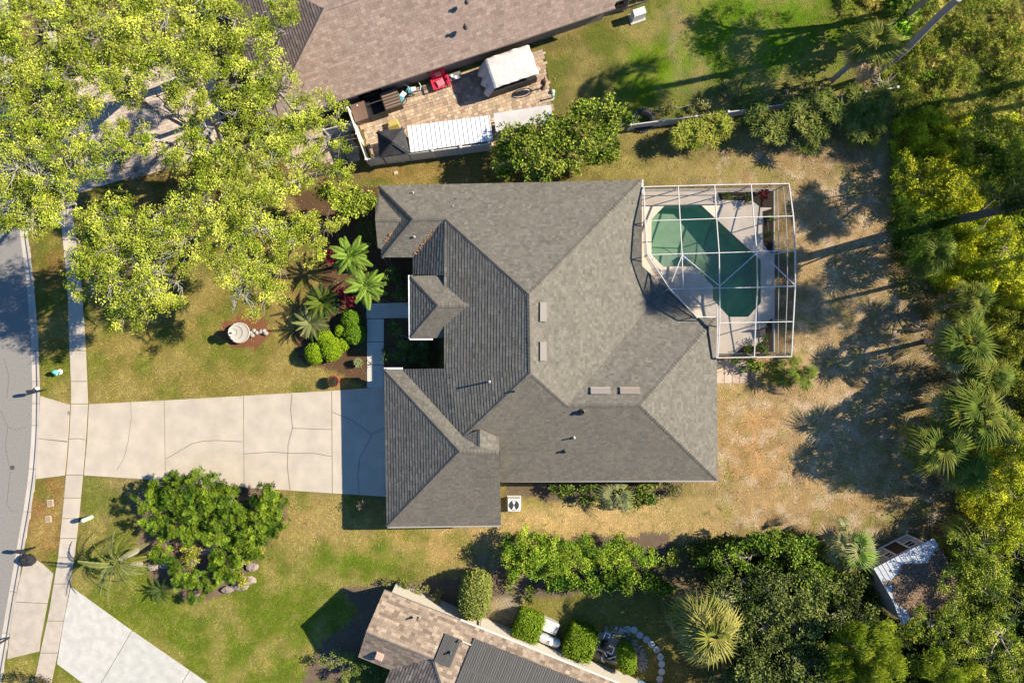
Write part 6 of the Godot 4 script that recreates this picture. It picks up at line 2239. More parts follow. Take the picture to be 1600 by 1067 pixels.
# ---------- clipped and loose shrubs ----------
func shrubs() -> void:
	var lime0 := C(0.20, 0.32, 0.015)
	var lime1 := C(0.28, 0.40, 0.02)
	var bg := "clipped lime green balls in the front bed"
	clipped("clipped_shrub", "clipped lime green ball on the lawn side of the front bed", bg, 496, 552, Vector3(1.3, 1.25, 1.45), 0.0, 0.0, lime0, lime1, 190.0)
	clipped("clipped_shrub", "largest clipped lime green ball, in the middle of the front bed", bg, 521, 545, Vector3(1.5, 1.3, 1.6), 0.0, 0.0, lime0, lime1, 190.0)
	clipped("clipped_shrub", "upper left bulge of the lime green balls, next to the silvery cycad", bg, 511, 530, Vector3(1.2, 1.1, 1.1), 0.0, 0.0, lime0, lime1, 190.0)
	clipped("clipped_shrub", "small lime green ball nearest the largest one's right side", bg, 538, 538, Vector3(0.55, 0.9, 0.85), 0.0, 0.0, lime0, lime1, 190.0)
	clipped("clipped_shrub", "small narrow lime green shrub between ball group and red leaves", bg, 534, 517, Vector3(0.6, 0.8, 0.8), 0.0, 0.0, lime0, lime1, 190.0)
	clipped("clipped_shrub", "shaded dark green ball nearest the front path", bg, 556, 522, Vector3(1.5, 1.0, 1.4), 0.1, 0.0, C(0.12, 0.24, 0.02), C(0.16, 0.28, 0.02), 160.0)
	clipped("clipped_shrub", "shaded dark green ball above the other, under the path corner", bg, 551, 500, Vector3(1.3, 1.0, 1.2), 0.1, 0.0, C(0.12, 0.24, 0.02), C(0.16, 0.28, 0.02), 160.0)
	var box0 := C(0.16, 0.27, 0.015)
	var box1 := C(0.24, 0.34, 0.03)
	var hg := "clipped box hedges along the south house"
	clipped("clipped_hedge", "square clipped hedge left of the gas tank", hg, 825, 969, Vector3(1.75, 1.6, 1.75), 0.95, -0.38, box0, box1, 170.0)
	clipped("clipped_hedge", "square clipped hedge between gas tank and pool pump", hg, 905, 994, Vector3(1.95, 1.7, 2.05), 0.95, -0.38, box0, box1, 170.0)
	clipped("clipped_hedge", "tall oval clipped hedge right of the pool pump", hg, 976, 1019, Vector3(1.2, 1.6, 2.0), 0.4, 0.15, box0, box1, 170.0)
	clipped("clipped_hedge", "big oval clipped hedge with yellowish leaves at the south house corner", "", 744, 918, Vector3(2.0, 2.6, 3.1), 0.25, -0.15, C(0.20, 0.25, 0.05), C(0.30, 0.32, 0.08), 150.0, "shrub")
	var dg0 := C(0.10, 0.19, 0.02)
	var dg1 := C(0.22, 0.33, 0.035)
	# front lawn bed
	var sw := {"ca": C(0.022, 0.065, 0.006), "cb": C(0.22, 0.31, 0.025), "leaf": "whorl", "lm": "gloss_leaf", "subs": 22.0, "gap": -0.3, "n": 6, "flat": 0.8, "scale": 0.6, "bark": "grey_bark", "stem_name": "stems", "crown_name": "foliage", "sr": 0.3, "low": -0.1}
	var bgp := "dark glossy shrubs in the big lawn bed"
	tree("bed_shrub", "glossy shrub at the upper left of the lawn bed, spiky towards the lawn", "shrub", bgp, 238, 785, 0.05, [[232, 785, 1.6, 1.1], [255, 770, 1.7, 1.0], [240, 812, 1.3, 0.9]], sw)
	tree("bed_shrub", "tallest glossy shrub, along the driveway edge of the lawn bed", "shrub", bgp, 292, 775, 0.06, [[285, 765, 1.9, 1.2], [315, 760, 2.0, 1.2], [300, 795, 1.7, 1.1], [340, 775, 1.7, 1.1]], sw)
	tree("bed_shrub", "glossy shrub in the middle right of the lawn bed", "shrub", bgp, 360, 790, 0.05, [[355, 785, 1.6, 1.1], [345, 815, 1.4, 1.0], [375, 800, 1.4, 0.9]], sw)
	tree("bed_shrub", "glossy shrub at the far right tip of the lawn bed", "shrub", bgp, 420, 800, 0.05, [[415, 780, 1.5, 1.1], [435, 800, 1.4, 1.0], [405, 810, 1.4, 0.9], [428, 820, 1.2, 0.8]], sw)
	tree("bed_shrub", "glossy shrub between rocks at the right of the lawn bed", "shrub", bgp, 385, 850, 0.04, [[385, 835, 1.1, 1.0], [398, 858, 0.9, 0.8], [375, 875, 0.8, 0.8], [410, 838, 1.0, 0.8]], sw)
	tree("bed_shrub", "low glossy shrub in the middle of the lawn bed, above the rocks", "shrub", bgp, 280, 828, 0.04, [[275, 820, 1.2, 0.95], [300, 832, 1.0, 0.8], [262, 845, 0.7, 0.7], [320, 825, 1.2, 0.9]], sw)
	tree("bed_shrub", "glossy shrub at the lower rim of the lawn bed", "shrub", bgp, 305, 910, 0.04, [[285, 905, 0.9, 0.7], [310, 905, 1.0, 0.8], [325, 915, 0.9, 0.7], [305, 930, 0.7, 0.5]], sw)
	tree("bed_shrub", "glossy low shrub between lower rim and right rocks of the lawn bed", "shrub", bgp, 345, 895, 0.04, [[345, 890, 0.9, 0.8], [362, 895, 0.8, 0.7], [340, 870, 0.8, 0.6]], sw)
	tree("bed_shrub", "glossy shrub between the bed's tallest shrub and the middle rocks", "shrub", bgp, 318, 838, 0.04, [[335, 838, 1.2, 0.75], [352, 846, 1.0, 0.7]], sw)
	tree("bed_shrub", "glossy shrub right of the feather palm, over the pale rocks", "shrub", bgp, 262, 872, 0.04, [[258, 870, 0.6, 0.55], [275, 885, 0.6, 0.5], [243, 862, 0.7, 0.5]], sw)
	var yl := sw.duplicate()
	yl.ca = C(0.34, 0.38, 0.03)
	yl.cb = C(0.44, 0.44, 0.05)
	yl.leaf = "broad"
	tree("yellow_shrub", "bright yellow shrub between rocks in the lawn bed", "shrub", "", 297, 865, 0.03, [[297, 862, 0.7, 0.55], [300, 874, 0.5, 0.45]], yl)
	tree("yellow_shrub", "bright yellow low shrub outside the lawn bed's lower right rim", "shrub", "", 384, 908, 0.02, [[382, 907, 0.4, 0.5]], yl)
	tree("yellow_shrub", "yellow leaved shrub at the right tip of the rocks", "shrub", "", 398, 868, 0.03, [[396, 868, 0.7, 0.6], [408, 850, 0.6, 0.45]], yl)
	# beside the north fence
	var bush := {"ca": C(0.10, 0.19, 0.015), "cb": C(0.42, 0.48, 0.07), "leaf": "broad", "subs": 7.0, "n": 11, "flat": 0.6, "bark": "grey_bark", "stem_name": "stems", "crown_name": "foliage", "sr": 0.3, "low": -0.4}
	tree("big_bush", "big green bush left of a pair, over the patio fence corner", "bush", "pair of big green bushes north of the grey roof", 825, 245, 0.12, [[800, 225, 2.6, 1.3], [848, 212, 2.9, 1.3], [825, 240, 2.9, 1.4], [868, 240, 2.7, 1.3], [792, 252, 2.2, 1.1], [830, 265, 1.8, 1.0], [858, 262, 2.2, 1.0]], bush)
	tree("big_bush", "big green bush right of a pair, beside the green lawn", "bush", "pair of big green bushes north of the grey roof", 925, 215, 0.12, [[895, 188, 2.6, 1.2], [935, 178, 2.8, 1.3], [962, 195, 2.5, 1.1], [915, 215, 2.9, 1.4], [955, 225, 2.4, 1.2], [900, 240, 2.4, 1.2], [935, 240, 1.9, 0.9]], bush)
	var lt := bush.duplicate()
	lt.ca = C(0.22, 0.28, 0.03)
	lt.cb = C(0.36, 0.36, 0.06)
	lt.leaf = "spiky"
	var fg := "light green shrubs along the pale fence"
	tree("fence_shrub", "light green shrub along the pale fence, leftmost of three", "shrub", fg, 1070, 212, 0.04, [[1060, 210, 1.1, 0.9], [1080, 218, 0.9, 0.7]], lt)
	tree("fence_shrub", "light green shrub along the pale fence, middle of three", "shrub", fg, 1103, 205, 0.04, [[1100, 203, 1.2, 0.9], [1108, 215, 0.8, 0.6]], lt)
	tree("fence_shrub", "light green shrub along the pale fence, rightmost of three", "shrub", fg, 1132, 203, 0.04, [[1132, 197, 1.1, 0.7], [1130, 210, 0.8, 0.5]], lt)
	var wd := bush.duplicate()
	wd.ca = C(0.17, 0.19, 0.05)
	wd.cb = C(0.30, 0.28, 0.10)
	wd.leaf = "shrub"
	wd.subs = 5.0
	tree("weedy_shrub", "weedy shrub above the pale fence beside the lawn's dirt patch", "shrub", "", 1150, 148, 0.03, [[1140, 142, 0.7, 0.8], [1158, 135, 0.8, 0.7]], wd)
	tree("weedy_shrub", "low weedy plants above the fence, right of the tractor tyre", "shrub", "", 1090, 163, 0.03, [[1080, 165, 0.5, 0.6], [1100, 160, 0.5, 0.6], [1050, 172, 0.4, 0.5]], wd)
	tree("weedy_shrub", "weedy bush spilling over the fence below the two pale trunks", "shrub", "", 1250, 150, 0.04, [[1225, 150, 0.9, 0.9], [1255, 145, 0.9, 0.9], [1280, 138, 0.8, 0.8]], wd)
	# palmetto-like big shrubs below the fence
	var sp := bush.duplicate()
	sp.ca = C(0.09, 0.14, 0.025)
	sp.cb = C(0.24, 0.26, 0.06)
	sp.leaf = "spiky"
	sp.subs = 7.0
	sp.n = 7
	tree("spiky_bush", "dark spiky bush below the fence, left of the next two", "bush", "dark spiky bushes at the yard's top right", 1200, 195, 0.06, [[1185, 178, 1.2, 0.9], [1205, 195, 1.4, 1.1], [1190, 205, 1.0, 0.8], [1225, 205, 1.1, 0.9]], sp)
	tree("spiky_bush", "widest dark spiky bush below the fence, middle of three", "bush", "dark spiky bushes at the yard's top right", 1270, 190, 0.06, [[1250, 180, 1.6, 1.2], [1285, 170, 1.7, 1.2], [1265, 205, 1.5, 1.2], [1300, 195, 1.6, 1.2]], sp)
	tree("spiky_bush", "dark spiky bush next to the wood, right of three below the fence", "bush", "dark spiky bushes at the yard's top right", 1340, 185, 0.06, [[1330, 165, 1.6, 1.2], [1355, 180, 1.6, 1.2], [1330, 200, 1.3, 1.1], [1370, 160, 1.4, 1.1]], sp)
	# front bed and courtyard
	var red := bush.duplicate()
	red.ca = C(0.34, 0.02, 0.05)
	red.cb = C(0.45, 0.06, 0.09)
	red.leaf = "broad"
	red.n = 5
	tree("red_shrub", "red leaved plant between the two feather palms and path", "shrub", "", 538, 463, 0.02, [[536, 462, 0.6, 0.5], [545, 470, 0.5, 0.4]], red)
	tree("red_shrub", "red leaved plant left of the upper feather palm", "shrub", "", 522, 395, 0.02, [[520, 400, 0.6, 0.5], [528, 384, 0.5, 0.35]], red)
	tree("red_shrub", "dark red plant in the top right corner of the pool deck", "shrub", "", 1192, 307, 0.02, [[1195, 306, 0.8, 0.5]], {"ca": C(0.16, 0.02, 0.03), "cb": C(0.22, 0.03, 0.04), "leaf": "broad", "subs": 8.0, "n": 6, "bark": "grey_bark", "stem_name": "stems", "crown_name": "foliage"})
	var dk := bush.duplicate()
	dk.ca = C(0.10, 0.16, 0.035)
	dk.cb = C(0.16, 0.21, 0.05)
	dk.leaf = "shrub"
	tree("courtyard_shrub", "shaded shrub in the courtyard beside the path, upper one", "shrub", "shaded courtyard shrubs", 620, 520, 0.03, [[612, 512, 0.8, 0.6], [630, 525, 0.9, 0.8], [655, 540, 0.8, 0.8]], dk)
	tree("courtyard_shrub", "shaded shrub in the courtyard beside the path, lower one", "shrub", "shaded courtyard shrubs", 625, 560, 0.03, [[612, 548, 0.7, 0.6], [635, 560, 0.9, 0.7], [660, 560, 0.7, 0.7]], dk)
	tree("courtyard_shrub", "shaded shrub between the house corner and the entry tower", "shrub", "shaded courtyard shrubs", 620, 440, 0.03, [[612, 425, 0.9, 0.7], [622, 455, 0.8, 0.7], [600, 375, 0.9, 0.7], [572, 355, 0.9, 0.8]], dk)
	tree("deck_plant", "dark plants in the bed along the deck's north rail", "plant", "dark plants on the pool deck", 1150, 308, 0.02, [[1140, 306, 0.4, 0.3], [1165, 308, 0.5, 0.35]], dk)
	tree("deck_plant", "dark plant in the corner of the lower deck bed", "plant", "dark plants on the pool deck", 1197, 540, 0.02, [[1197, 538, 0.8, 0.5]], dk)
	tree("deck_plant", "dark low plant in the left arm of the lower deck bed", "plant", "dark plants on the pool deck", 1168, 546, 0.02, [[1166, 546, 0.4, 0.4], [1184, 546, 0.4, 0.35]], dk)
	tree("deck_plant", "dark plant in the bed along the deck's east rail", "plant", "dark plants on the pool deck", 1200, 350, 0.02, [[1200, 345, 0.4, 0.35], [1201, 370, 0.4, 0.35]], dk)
	# under the south eave and outside the cage
	var mid := bush.duplicate()
	mid.ca = C(0.12, 0.20, 0.03)
	mid.cb = C(0.28, 0.33, 0.05)
	mid.n = 8
	tree("eave_shrub", "light green shrub under the south eave, left of the small palm", "shrub", "shrubs under the south eave", 882, 764, 0.03, [[877, 763, 0.9, 0.75], [908, 768, 0.7, 0.65], [930, 766, 0.8, 0.6]], mid)
	tree("eave_shrub", "green shrub under the south eave, right of the small palm", "shrub", "shrubs under the south eave", 1000, 768, 0.03, [[988, 768, 1.0, 0.85], [1012, 770, 1.0, 0.85], [1002, 780, 0.6, 0.6]], mid)
	tree("eave_shrub", "greyish low shrub at the right end of the south eave bed", "shrub", "shrubs under the south eave", 1045, 768, 0.03, [[1040, 766, 0.6, 0.6], [1060, 770, 0.4, 0.5], [1028, 778, 0.4, 0.4]], wd)
	tree("cage_shrub", "leafy green shrub just outside the pool cage's south wall", "shrub", "", 1178, 573, 0.03, [[1172, 572, 0.6, 0.5], [1190, 572, 0.5, 0.5], [1150, 570, 0.5, 0.35]], mid)
	tree("garage_shrub", "thin reddish shrub beside the garage and driveway corner", "shrub", "", 572, 786, 0.02, [[570, 786, 0.9, 0.45], [566, 778, 0.8, 0.3]], {"ca": C(0.25, 0.16, 0.10), "cb": C(0.32, 0.24, 0.15), "leaf": "shrub", "subs": 5.0, "n": 3, "bark": "grey_bark", "stem_name": "stems", "crown_name": "foliage"})
	# the loose hedge between the houses
	var hd := bush.duplicate()
	hd.ca = C(0.12, 0.24, 0.02)
	hd.cb = C(0.40, 0.50, 0.05)
	hd.subs = 13.0
	hd.n = 14
	hd.flat = 0.75
	hd.leaf = "shrub"
	tree("hedge", "light green hedge block nearest the oval hedge, in the upper row", "hedge", "loose hedges between the two yards", 835, 868, 0.06, [[803, 856, 1.6, 1.1], [832, 858, 1.7, 1.3], [862, 864, 1.7, 1.25], [888, 866, 1.6, 1.0], [815, 880, 1.3, 1.0], [845, 884, 1.3, 0.9]], hd)
	tree("hedge", "light green hedge block in the middle of the upper row", "hedge", "loose hedges between the two yards", 925, 866, 0.06, [[915, 858, 1.5, 1.0], [938, 866, 1.5, 0.9], [905, 880, 1.3, 0.9]], hd)
	tree("hedge", "brightest green hedge block, at the right end of the upper row", "hedge", "loose hedges between the two yards", 975, 870, 0.06, [[965, 858, 1.4, 0.9], [982, 870, 1.4, 0.9], [1008, 872, 1.1, 0.7], [970, 885, 1.1, 0.7]], hd)
	var ld := hd.duplicate()
	ld.ca = C(0.07, 0.16, 0.015)
	ld.cb = C(0.26, 0.36, 0.04)
	ld.leaf = "broad"
	tree("hedge", "dark green low hedge, left half of the lower row", "hedge", "loose hedges between the two yards", 900, 905, 0.05, [[862, 905, 0.9, 0.7], [890, 908, 0.9, 0.8], [920, 908, 1.0, 0.8]], ld)
	tree("hedge", "dark green low hedge, right half of the lower row by the big palm", "hedge", "loose hedges between the two yards", 990, 908, 0.05, [[955, 905, 1.0, 0.8], [985, 908, 1.0, 0.85], [1015, 912, 0.9, 0.7], [1035, 912, 0.8, 0.6]], ld)
	tree("loose_shrub", "small light shrub in the gap right of the hedges", "shrub", "", 1048, 882, 0.03, [[1045, 880, 0.9, 0.6], [1052, 872, 0.9, 0.4]], mid)
	tree("loose_shrub", "small shrub at the left end of the shaded south garden", "shrub", "", 798, 912, 0.03, [[798, 912, 0.4, 0.45], [829, 930, 0.4, 0.4]], mid)
	tree("loose_shrub", "low border shrubs along the north wall of the south house", "shrub", "", 660, 922, 0.03, [[640, 912, 0.5, 0.5], [660, 920, 0.6, 0.5], [680, 932, 0.6, 0.5], [600, 912, 0.3, 0.4]], wd)
	tree("loose_shrub", "yellow green feathery shrub beside the south house's front corner", "shrub", "", 530, 1035, 0.03, [[520, 1032, 1.0, 0.7], [538, 1045, 1.1, 0.8], [545, 1022, 0.9, 0.6]], {"ca": C(0.20, 0.27, 0.06), "cb": C(0.34, 0.38, 0.10), "leaf": "shrub", "subs": 6.0, "n": 9, "bark": "grey_bark", "stem_name": "stems", "crown_name": "foliage"})
	tree("loose_shrub", "dark green shrub under the south house's front eave", "shrub", "", 580, 1045, 0.04, [[565, 1040, 1.0, 0.8], [590, 1050, 1.1, 0.9], [575, 1065, 1.0, 0.8]], dk)
	tree("loose_shrub", "dark shrub at the bottom left corner on the second driveway's verge", "shrub", "", 40, 1062, 0.03, [[30, 1062, 0.8, 0.7], [58, 1060, 0.7, 0.5], [68, 1066, 0.6, 0.5]], {"ca": C(0.08, 0.08, 0.03), "cb": C(0.20, 0.16, 0.09), "leaf": "shrub", "subs": 6.0, "n": 9, "bark": "grey_bark", "stem_name": "stems", "crown_name": "foliage"})


# ---------- oaks and garden trees, upper left ----------
func oaks() -> void:
	var o := {"ca": C(0.20, 0.29, 0.015), "cb": C(0.62, 0.66, 0.11), "leaf": "oak", "gap": -0.1, "subs": 15.0, "n": 11, "flat": 0.62, "sr": 0.2, "low": 0.0}
	var g := "live oaks over the front yards"
	tree("oak_tree", "live oak leaning over the pavement and front lawn", "tree", g, 262, 330, 0.28, [[190, 362, 8.2, 2.2], [215, 425, 7.6, 2.9], [160, 395, 7.8, 2.2], [265, 372, 8.4, 2.2], [205, 490, 6.4, 1.5], [258, 445, 7.0, 1.7], [140, 440, 7.0, 1.4]], o)
	tree("oak_tree", "live oak right above the stone fountain and its mulch bed", "tree", g, 368, 330, 0.28, [[335, 325, 8.6, 2.3], [395, 325, 8.4, 2.3], [360, 395, 7.8, 2.0], [400, 450, 7.0, 1.9], [440, 380, 7.0, 1.6], [385, 474, 5.8, 1.3], [420, 430, 6.6, 1.4]], o)
	tree("oak_tree", "live oak overhanging the road above the front yard", "tree", g, 180, 235, 0.3, [[80, 245, 9.4, 2.5], [145, 225, 9.6, 2.3], [55, 315, 8.6, 2.2], [15, 250, 9.4, 2.4], [98, 328, 8.4, 1.4], [20, 320, 8.4, 1.8]], o)
	tree("oak_tree", "live oak in the top left corner", "tree", g, 130, 105, 0.32, [[60, 55, 10.2, 2.8], [150, 45, 10.4, 2.8], [60, 140, 10.0, 2.7], [15, 100, 10.0, 2.4], [130, 120, 10.4, 2.3], [10, 180, 9.8, 2.0], [110, 175, 9.8, 1.8]], o)
	tree("oak_tree", "live oak at the top edge between corner oak and tan roof", "tree", g, 300, 120, 0.3, [[230, 55, 10.2, 2.6], [285, 95, 10.0, 2.1], [205, 110, 9.8, 1.8], [330, 35, 9.8, 2.1], [250, 10, 10.2, 2.2], [180, 10, 10, 1.8]], o)
	tree("oak_tree", "live oak hanging over the left end of the tan roof", "tree", g, 430, 140, 0.26, [[400, 90, 8.8, 2.0], [440, 30, 8.8, 1.5], [435, 150, 8.2, 1.9], [385, 160, 8.6, 1.8], [350, 110, 9.0, 1.5], [470, 190, 7.6, 1.5]], o)
	tree("oak_tree", "live oak in the middle of the grove, above the paved drive", "tree", g, 385, 265, 0.28, [[400, 235, 8.4, 2.1], [460, 225, 7.8, 1.8], [345, 255, 8.4, 1.8], [255, 165, 8.6, 1.2], [215, 215, 8.6, 1.3], [300, 150, 8.8, 1.3], [335, 185, 8.6, 1.4], [200, 150, 8.8, 1.1], [290, 240, 8.2, 1.5], [505, 180, 7.4, 1.5], [320, 225, 8.2, 1.3]], o)
	tree("oak_tree", "small oak between the grove and the grey roof's west end", "tree", g, 465, 290, 0.16, [[480, 255, 6.0, 1.5], [520, 225, 5.8, 1.2], [440, 290, 6.0, 1.3], [535, 265, 5.0, 0.9]], o)
	var y := o.duplicate()
	y.n = 12
	y.ca = C(0.22, 0.32, 0.03)
	y.cb = C(0.50, 0.58, 0.08)
	y.leaf = "broad"
	tree("garden_tree", "small bright green tree touching the grey roof's north west corner", "tree", "", 550, 330, 0.1, [[535, 312, 3.2, 1.0], [558, 318, 3.0, 0.9], [575, 305, 2.8, 0.7], [515, 305, 3.0, 0.7]], y)
	tree("garden_tree", "thin branched small tree left of the upper feather palm", "tree", "", 490, 375, 0.09, [[505, 352, 3.6, 1.1], [480, 345, 3.6, 0.9], [500, 390, 2.8, 0.9], [525, 350, 3.2, 0.7], [490, 405, 2.4, 0.6]], o)
	var far := o.duplicate()
	far.subs = 3.0
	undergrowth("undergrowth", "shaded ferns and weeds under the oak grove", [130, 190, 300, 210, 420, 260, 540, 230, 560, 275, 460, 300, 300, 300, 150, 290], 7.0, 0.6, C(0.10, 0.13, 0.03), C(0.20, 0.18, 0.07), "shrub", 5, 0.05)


# ---------- the wood on the right and at the lower right ----------
func woods() -> void:
	# wild growth that reads as one mass
	undergrowth("undergrowth", "yellow green wild growth filling the wood right of the dry yard", [1392, 190, 1440, 180, 1660, 200, 1660, 480, 1560, 490, 1480, 470, 1425, 420, 1392, 330], 110.0, 2.2, C(0.20, 0.29, 0.012), C(0.68, 0.68, 0.04), "shrub", 21, -0.22)
	undergrowth("undergrowth", "mixed wild growth behind the row of wild fan palms", [1485, 480, 1660, 480, 1660, 700, 1540, 660, 1500, 600], 100.0, 2.0, C(0.10, 0.15, 0.02), C(0.50, 0.50, 0.06), "shrub", 22, -0.2)
	undergrowth("undergrowth", "bright yellow green growth at the wood edge below the fan palms", [1500, 660, 1660, 690, 1660, 840, 1540, 840, 1490, 790, 1475, 740], 120.0, 2.4, C(0.30, 0.36, 0.02), C(0.64, 0.62, 0.05), "shrub", 23, -0.35)
	undergrowth("undergrowth", "dry grassy weeds under the trees at the top right", [1310, -30, 1660, -30, 1660, 215, 1400, 190, 1375, 120, 1320, 60], 80.0, 0.45, C(0.17, 0.25, 0.025), C(0.55, 0.47, 0.12), "weed", 24, -0.3)
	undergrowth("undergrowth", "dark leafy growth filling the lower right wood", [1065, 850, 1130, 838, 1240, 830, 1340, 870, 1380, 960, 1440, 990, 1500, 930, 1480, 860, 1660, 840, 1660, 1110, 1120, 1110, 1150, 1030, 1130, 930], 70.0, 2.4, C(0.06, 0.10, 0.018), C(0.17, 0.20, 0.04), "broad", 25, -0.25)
	undergrowth("undergrowth", "low weeds beside the wood under the leaning pine", [1395, 380, 1440, 430, 1490, 470, 1440, 500, 1400, 470, 1385, 420], 14.0, 0.5, C(0.14, 0.15, 0.04), C(0.28, 0.22, 0.08), "spiky", 26, 0.0)
	var w := {"ca": C(0.22, 0.31, 0.015), "cb": C(0.66, 0.66, 0.05), "leaf": "shrub", "subs": 5.5, "n": 12, "flat": 0.6, "bark": "grey_bark", "sr": 0.3, "low": -0.3}
	var g := "yellow green small trees in the wood"
	tree("wood_tree", "yellow green small tree at the wood's edge near the yard's upper corner", "tree", g, 1418, 270, 0.06, [[1415, 262, 2.0, 1.0], [1440, 275, 2.2, 1.1], [1412, 295, 1.6, 0.9], [1450, 300, 2.0, 1.0]], w)
	tree("wood_tree", "yellow green small tree above the leaning trunk's middle", "tree", g, 1480, 275, 0.07, [[1480, 265, 2.6, 1.1], [1505, 285, 2.5, 1.0], [1490, 305, 2.2, 0.9]], w)
	tree("wood_tree", "yellow green small tree at the right edge below the leaning trunk", "tree", g, 1560, 385, 0.07, [[1570, 385, 2.6, 1.2], [1590, 410, 2.6, 1.2], [1555, 425, 2.2, 1.0], [1580, 350, 2.4, 1.0]], w)
	tree("wood_tree", "yellow green small tree beside the largest fan palm", "tree", g, 1545, 660, 0.07, [[1550, 660, 2.4, 0.9], [1565, 680, 2.4, 0.9], [1535, 640, 2.2, 0.6]], w)
	tree("wood_tree", "yellow green small tree at the right edge under the fan palms", "tree", g, 1545, 740, 0.08, [[1535, 720, 3.0, 1.3], [1575, 735, 3.2, 1.4], [1550, 770, 3.0, 1.3], [1510, 745, 2.4, 1.0], [1595, 700, 3, 1.1], [1590, 780, 2.8, 1.2]], w)
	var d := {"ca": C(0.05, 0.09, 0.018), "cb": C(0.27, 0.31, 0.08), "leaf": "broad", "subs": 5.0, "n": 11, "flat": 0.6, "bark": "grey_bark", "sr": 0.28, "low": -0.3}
	var dgp := "dark trees in the lower right wood"
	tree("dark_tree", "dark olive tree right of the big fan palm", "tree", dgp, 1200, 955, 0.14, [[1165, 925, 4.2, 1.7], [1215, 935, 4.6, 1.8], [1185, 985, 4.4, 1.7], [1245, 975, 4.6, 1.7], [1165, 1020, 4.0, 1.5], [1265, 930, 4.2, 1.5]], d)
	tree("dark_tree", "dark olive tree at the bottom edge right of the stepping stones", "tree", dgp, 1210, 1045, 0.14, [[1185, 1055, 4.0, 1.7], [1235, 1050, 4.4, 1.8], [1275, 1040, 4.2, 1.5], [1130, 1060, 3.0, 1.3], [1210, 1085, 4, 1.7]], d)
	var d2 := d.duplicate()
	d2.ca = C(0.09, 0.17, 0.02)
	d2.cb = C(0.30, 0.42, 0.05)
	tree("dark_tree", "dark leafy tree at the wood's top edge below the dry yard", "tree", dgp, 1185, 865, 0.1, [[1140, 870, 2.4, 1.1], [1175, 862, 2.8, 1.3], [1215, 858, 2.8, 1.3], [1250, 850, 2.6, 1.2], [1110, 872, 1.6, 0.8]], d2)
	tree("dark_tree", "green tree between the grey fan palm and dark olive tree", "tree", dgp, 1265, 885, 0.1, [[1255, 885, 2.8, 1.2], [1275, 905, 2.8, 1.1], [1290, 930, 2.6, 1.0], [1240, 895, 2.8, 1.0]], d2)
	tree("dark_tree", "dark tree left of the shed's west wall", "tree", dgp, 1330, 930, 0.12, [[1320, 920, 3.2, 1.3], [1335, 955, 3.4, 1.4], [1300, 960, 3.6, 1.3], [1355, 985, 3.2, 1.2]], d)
	var young := {"ca": C(0.20, 0.30, 0.015), "cb": C(0.50, 0.56, 0.06), "leaf": "needle", "subs": 7.5, "n": 13, "flat": 0.7, "bark": "pine_bark", "sr": 0.3, "low": -0.1, "fork": 0.6}
	var pg := "young pines in the lower right wood"
	tree("young_pine", "bright young pine at the bottom, left of three", "tree", pg, 1325, 985, 0.1, [[1318, 1005, 5.6, 1.0], [1340, 990, 6.4, 0.9], [1352, 1010, 6.8, 0.9], [1310, 1040, 5.4, 0.9]], young)
	tree("young_pine", "bright young pine at the bottom, middle of three", "tree", pg, 1365, 1000, 0.1, [[1372, 985, 6.2, 0.8], [1382, 1010, 6.8, 0.9], [1385, 1040, 6.4, 1.0], [1368, 1060, 5.8, 1.1], [1345, 1055, 5.6, 0.9]], young)
	tree("young_pine", "bright young pine at the bottom, right of three", "tree", pg, 1440, 1010, 0.1, [[1450, 1040, 6.2, 1.0], [1478, 1058, 6.4, 1.1], [1455, 1020, 6.2, 0.7], [1515, 1060, 5.8, 1.0]], young)
	var m := {"ca": C(0.13, 0.22, 0.02), "cb": C(0.46, 0.50, 0.06), "leaf": "shrub", "subs": 5.0, "n": 12, "flat": 0.6, "bark": "grey_bark", "sr": 0.28, "low": -0.3}
	var mg := "green trees round the shed"
	tree("green_tree", "green tree covering the shed's right side", "tree", mg, 1495, 895, 0.12, [[1515, 880, 4.0, 1.5], [1492, 912, 4.0, 1.4], [1505, 850, 3.4, 1.0], [1545, 905, 4.4, 1.5], [1540, 865, 3.8, 1.3], [1560, 940, 4.2, 1.4]], m)
	tree("green_tree", "green tree below the shed", "tree", mg, 1440, 965, 0.12, [[1448, 972, 4.4, 1.4], [1490, 960, 4.6, 1.4], [1510, 1000, 4.8, 1.5], [1480, 1015, 4.6, 1.2]], m)
	tree("green_tree", "green tree at the right edge near the bottom corner", "tree", mg, 1545, 980, 0.12, [[1555, 985, 4.8, 1.5], [1590, 960, 5, 1.5], [1585, 1015, 5, 1.5], [1545, 1035, 4.8, 1.4], [1590, 1060, 4.8, 1.5]], m)
	tree("green_tree", "yellow green tree at the right edge, level with the shed", "tree", mg, 1560, 830, 0.1, [[1570, 835, 3.4, 1.3], [1595, 860, 3.6, 1.3], [1590, 825, 3.4, 1.2], [1555, 815, 2.8, 1.0]], w)
	var t2 := {"ca": C(0.20, 0.27, 0.025), "cb": C(0.44, 0.45, 0.07), "leaf": "shrub", "subs": 5.0, "n": 12, "flat": 0.6, "bark": "grey_bark", "sr": 0.28, "low": -0.3}
	tree("green_tree", "light green tree at the right edge above the leaning trunk", "tree", mg, 1525, 205, 0.1, [[1530, 200, 3.6, 1.4], [1560, 220, 3.8, 1.4], [1545, 185, 3.6, 1.1], [1575, 245, 3.4, 1.3], [1590, 205, 3.8, 1.2], [1520, 230, 3.2, 1.1]], t2)
	var ws := {"ca": C(0.14, 0.23, 0.02), "cb": C(0.46, 0.46, 0.07), "leaf": "shrub", "subs": 7.0, "n": 10, "flat": 0.6, "bark": "grey_bark", "sr": 0.3, "low": -0.3, "stem_name": "stems", "crown_name": "foliage"}
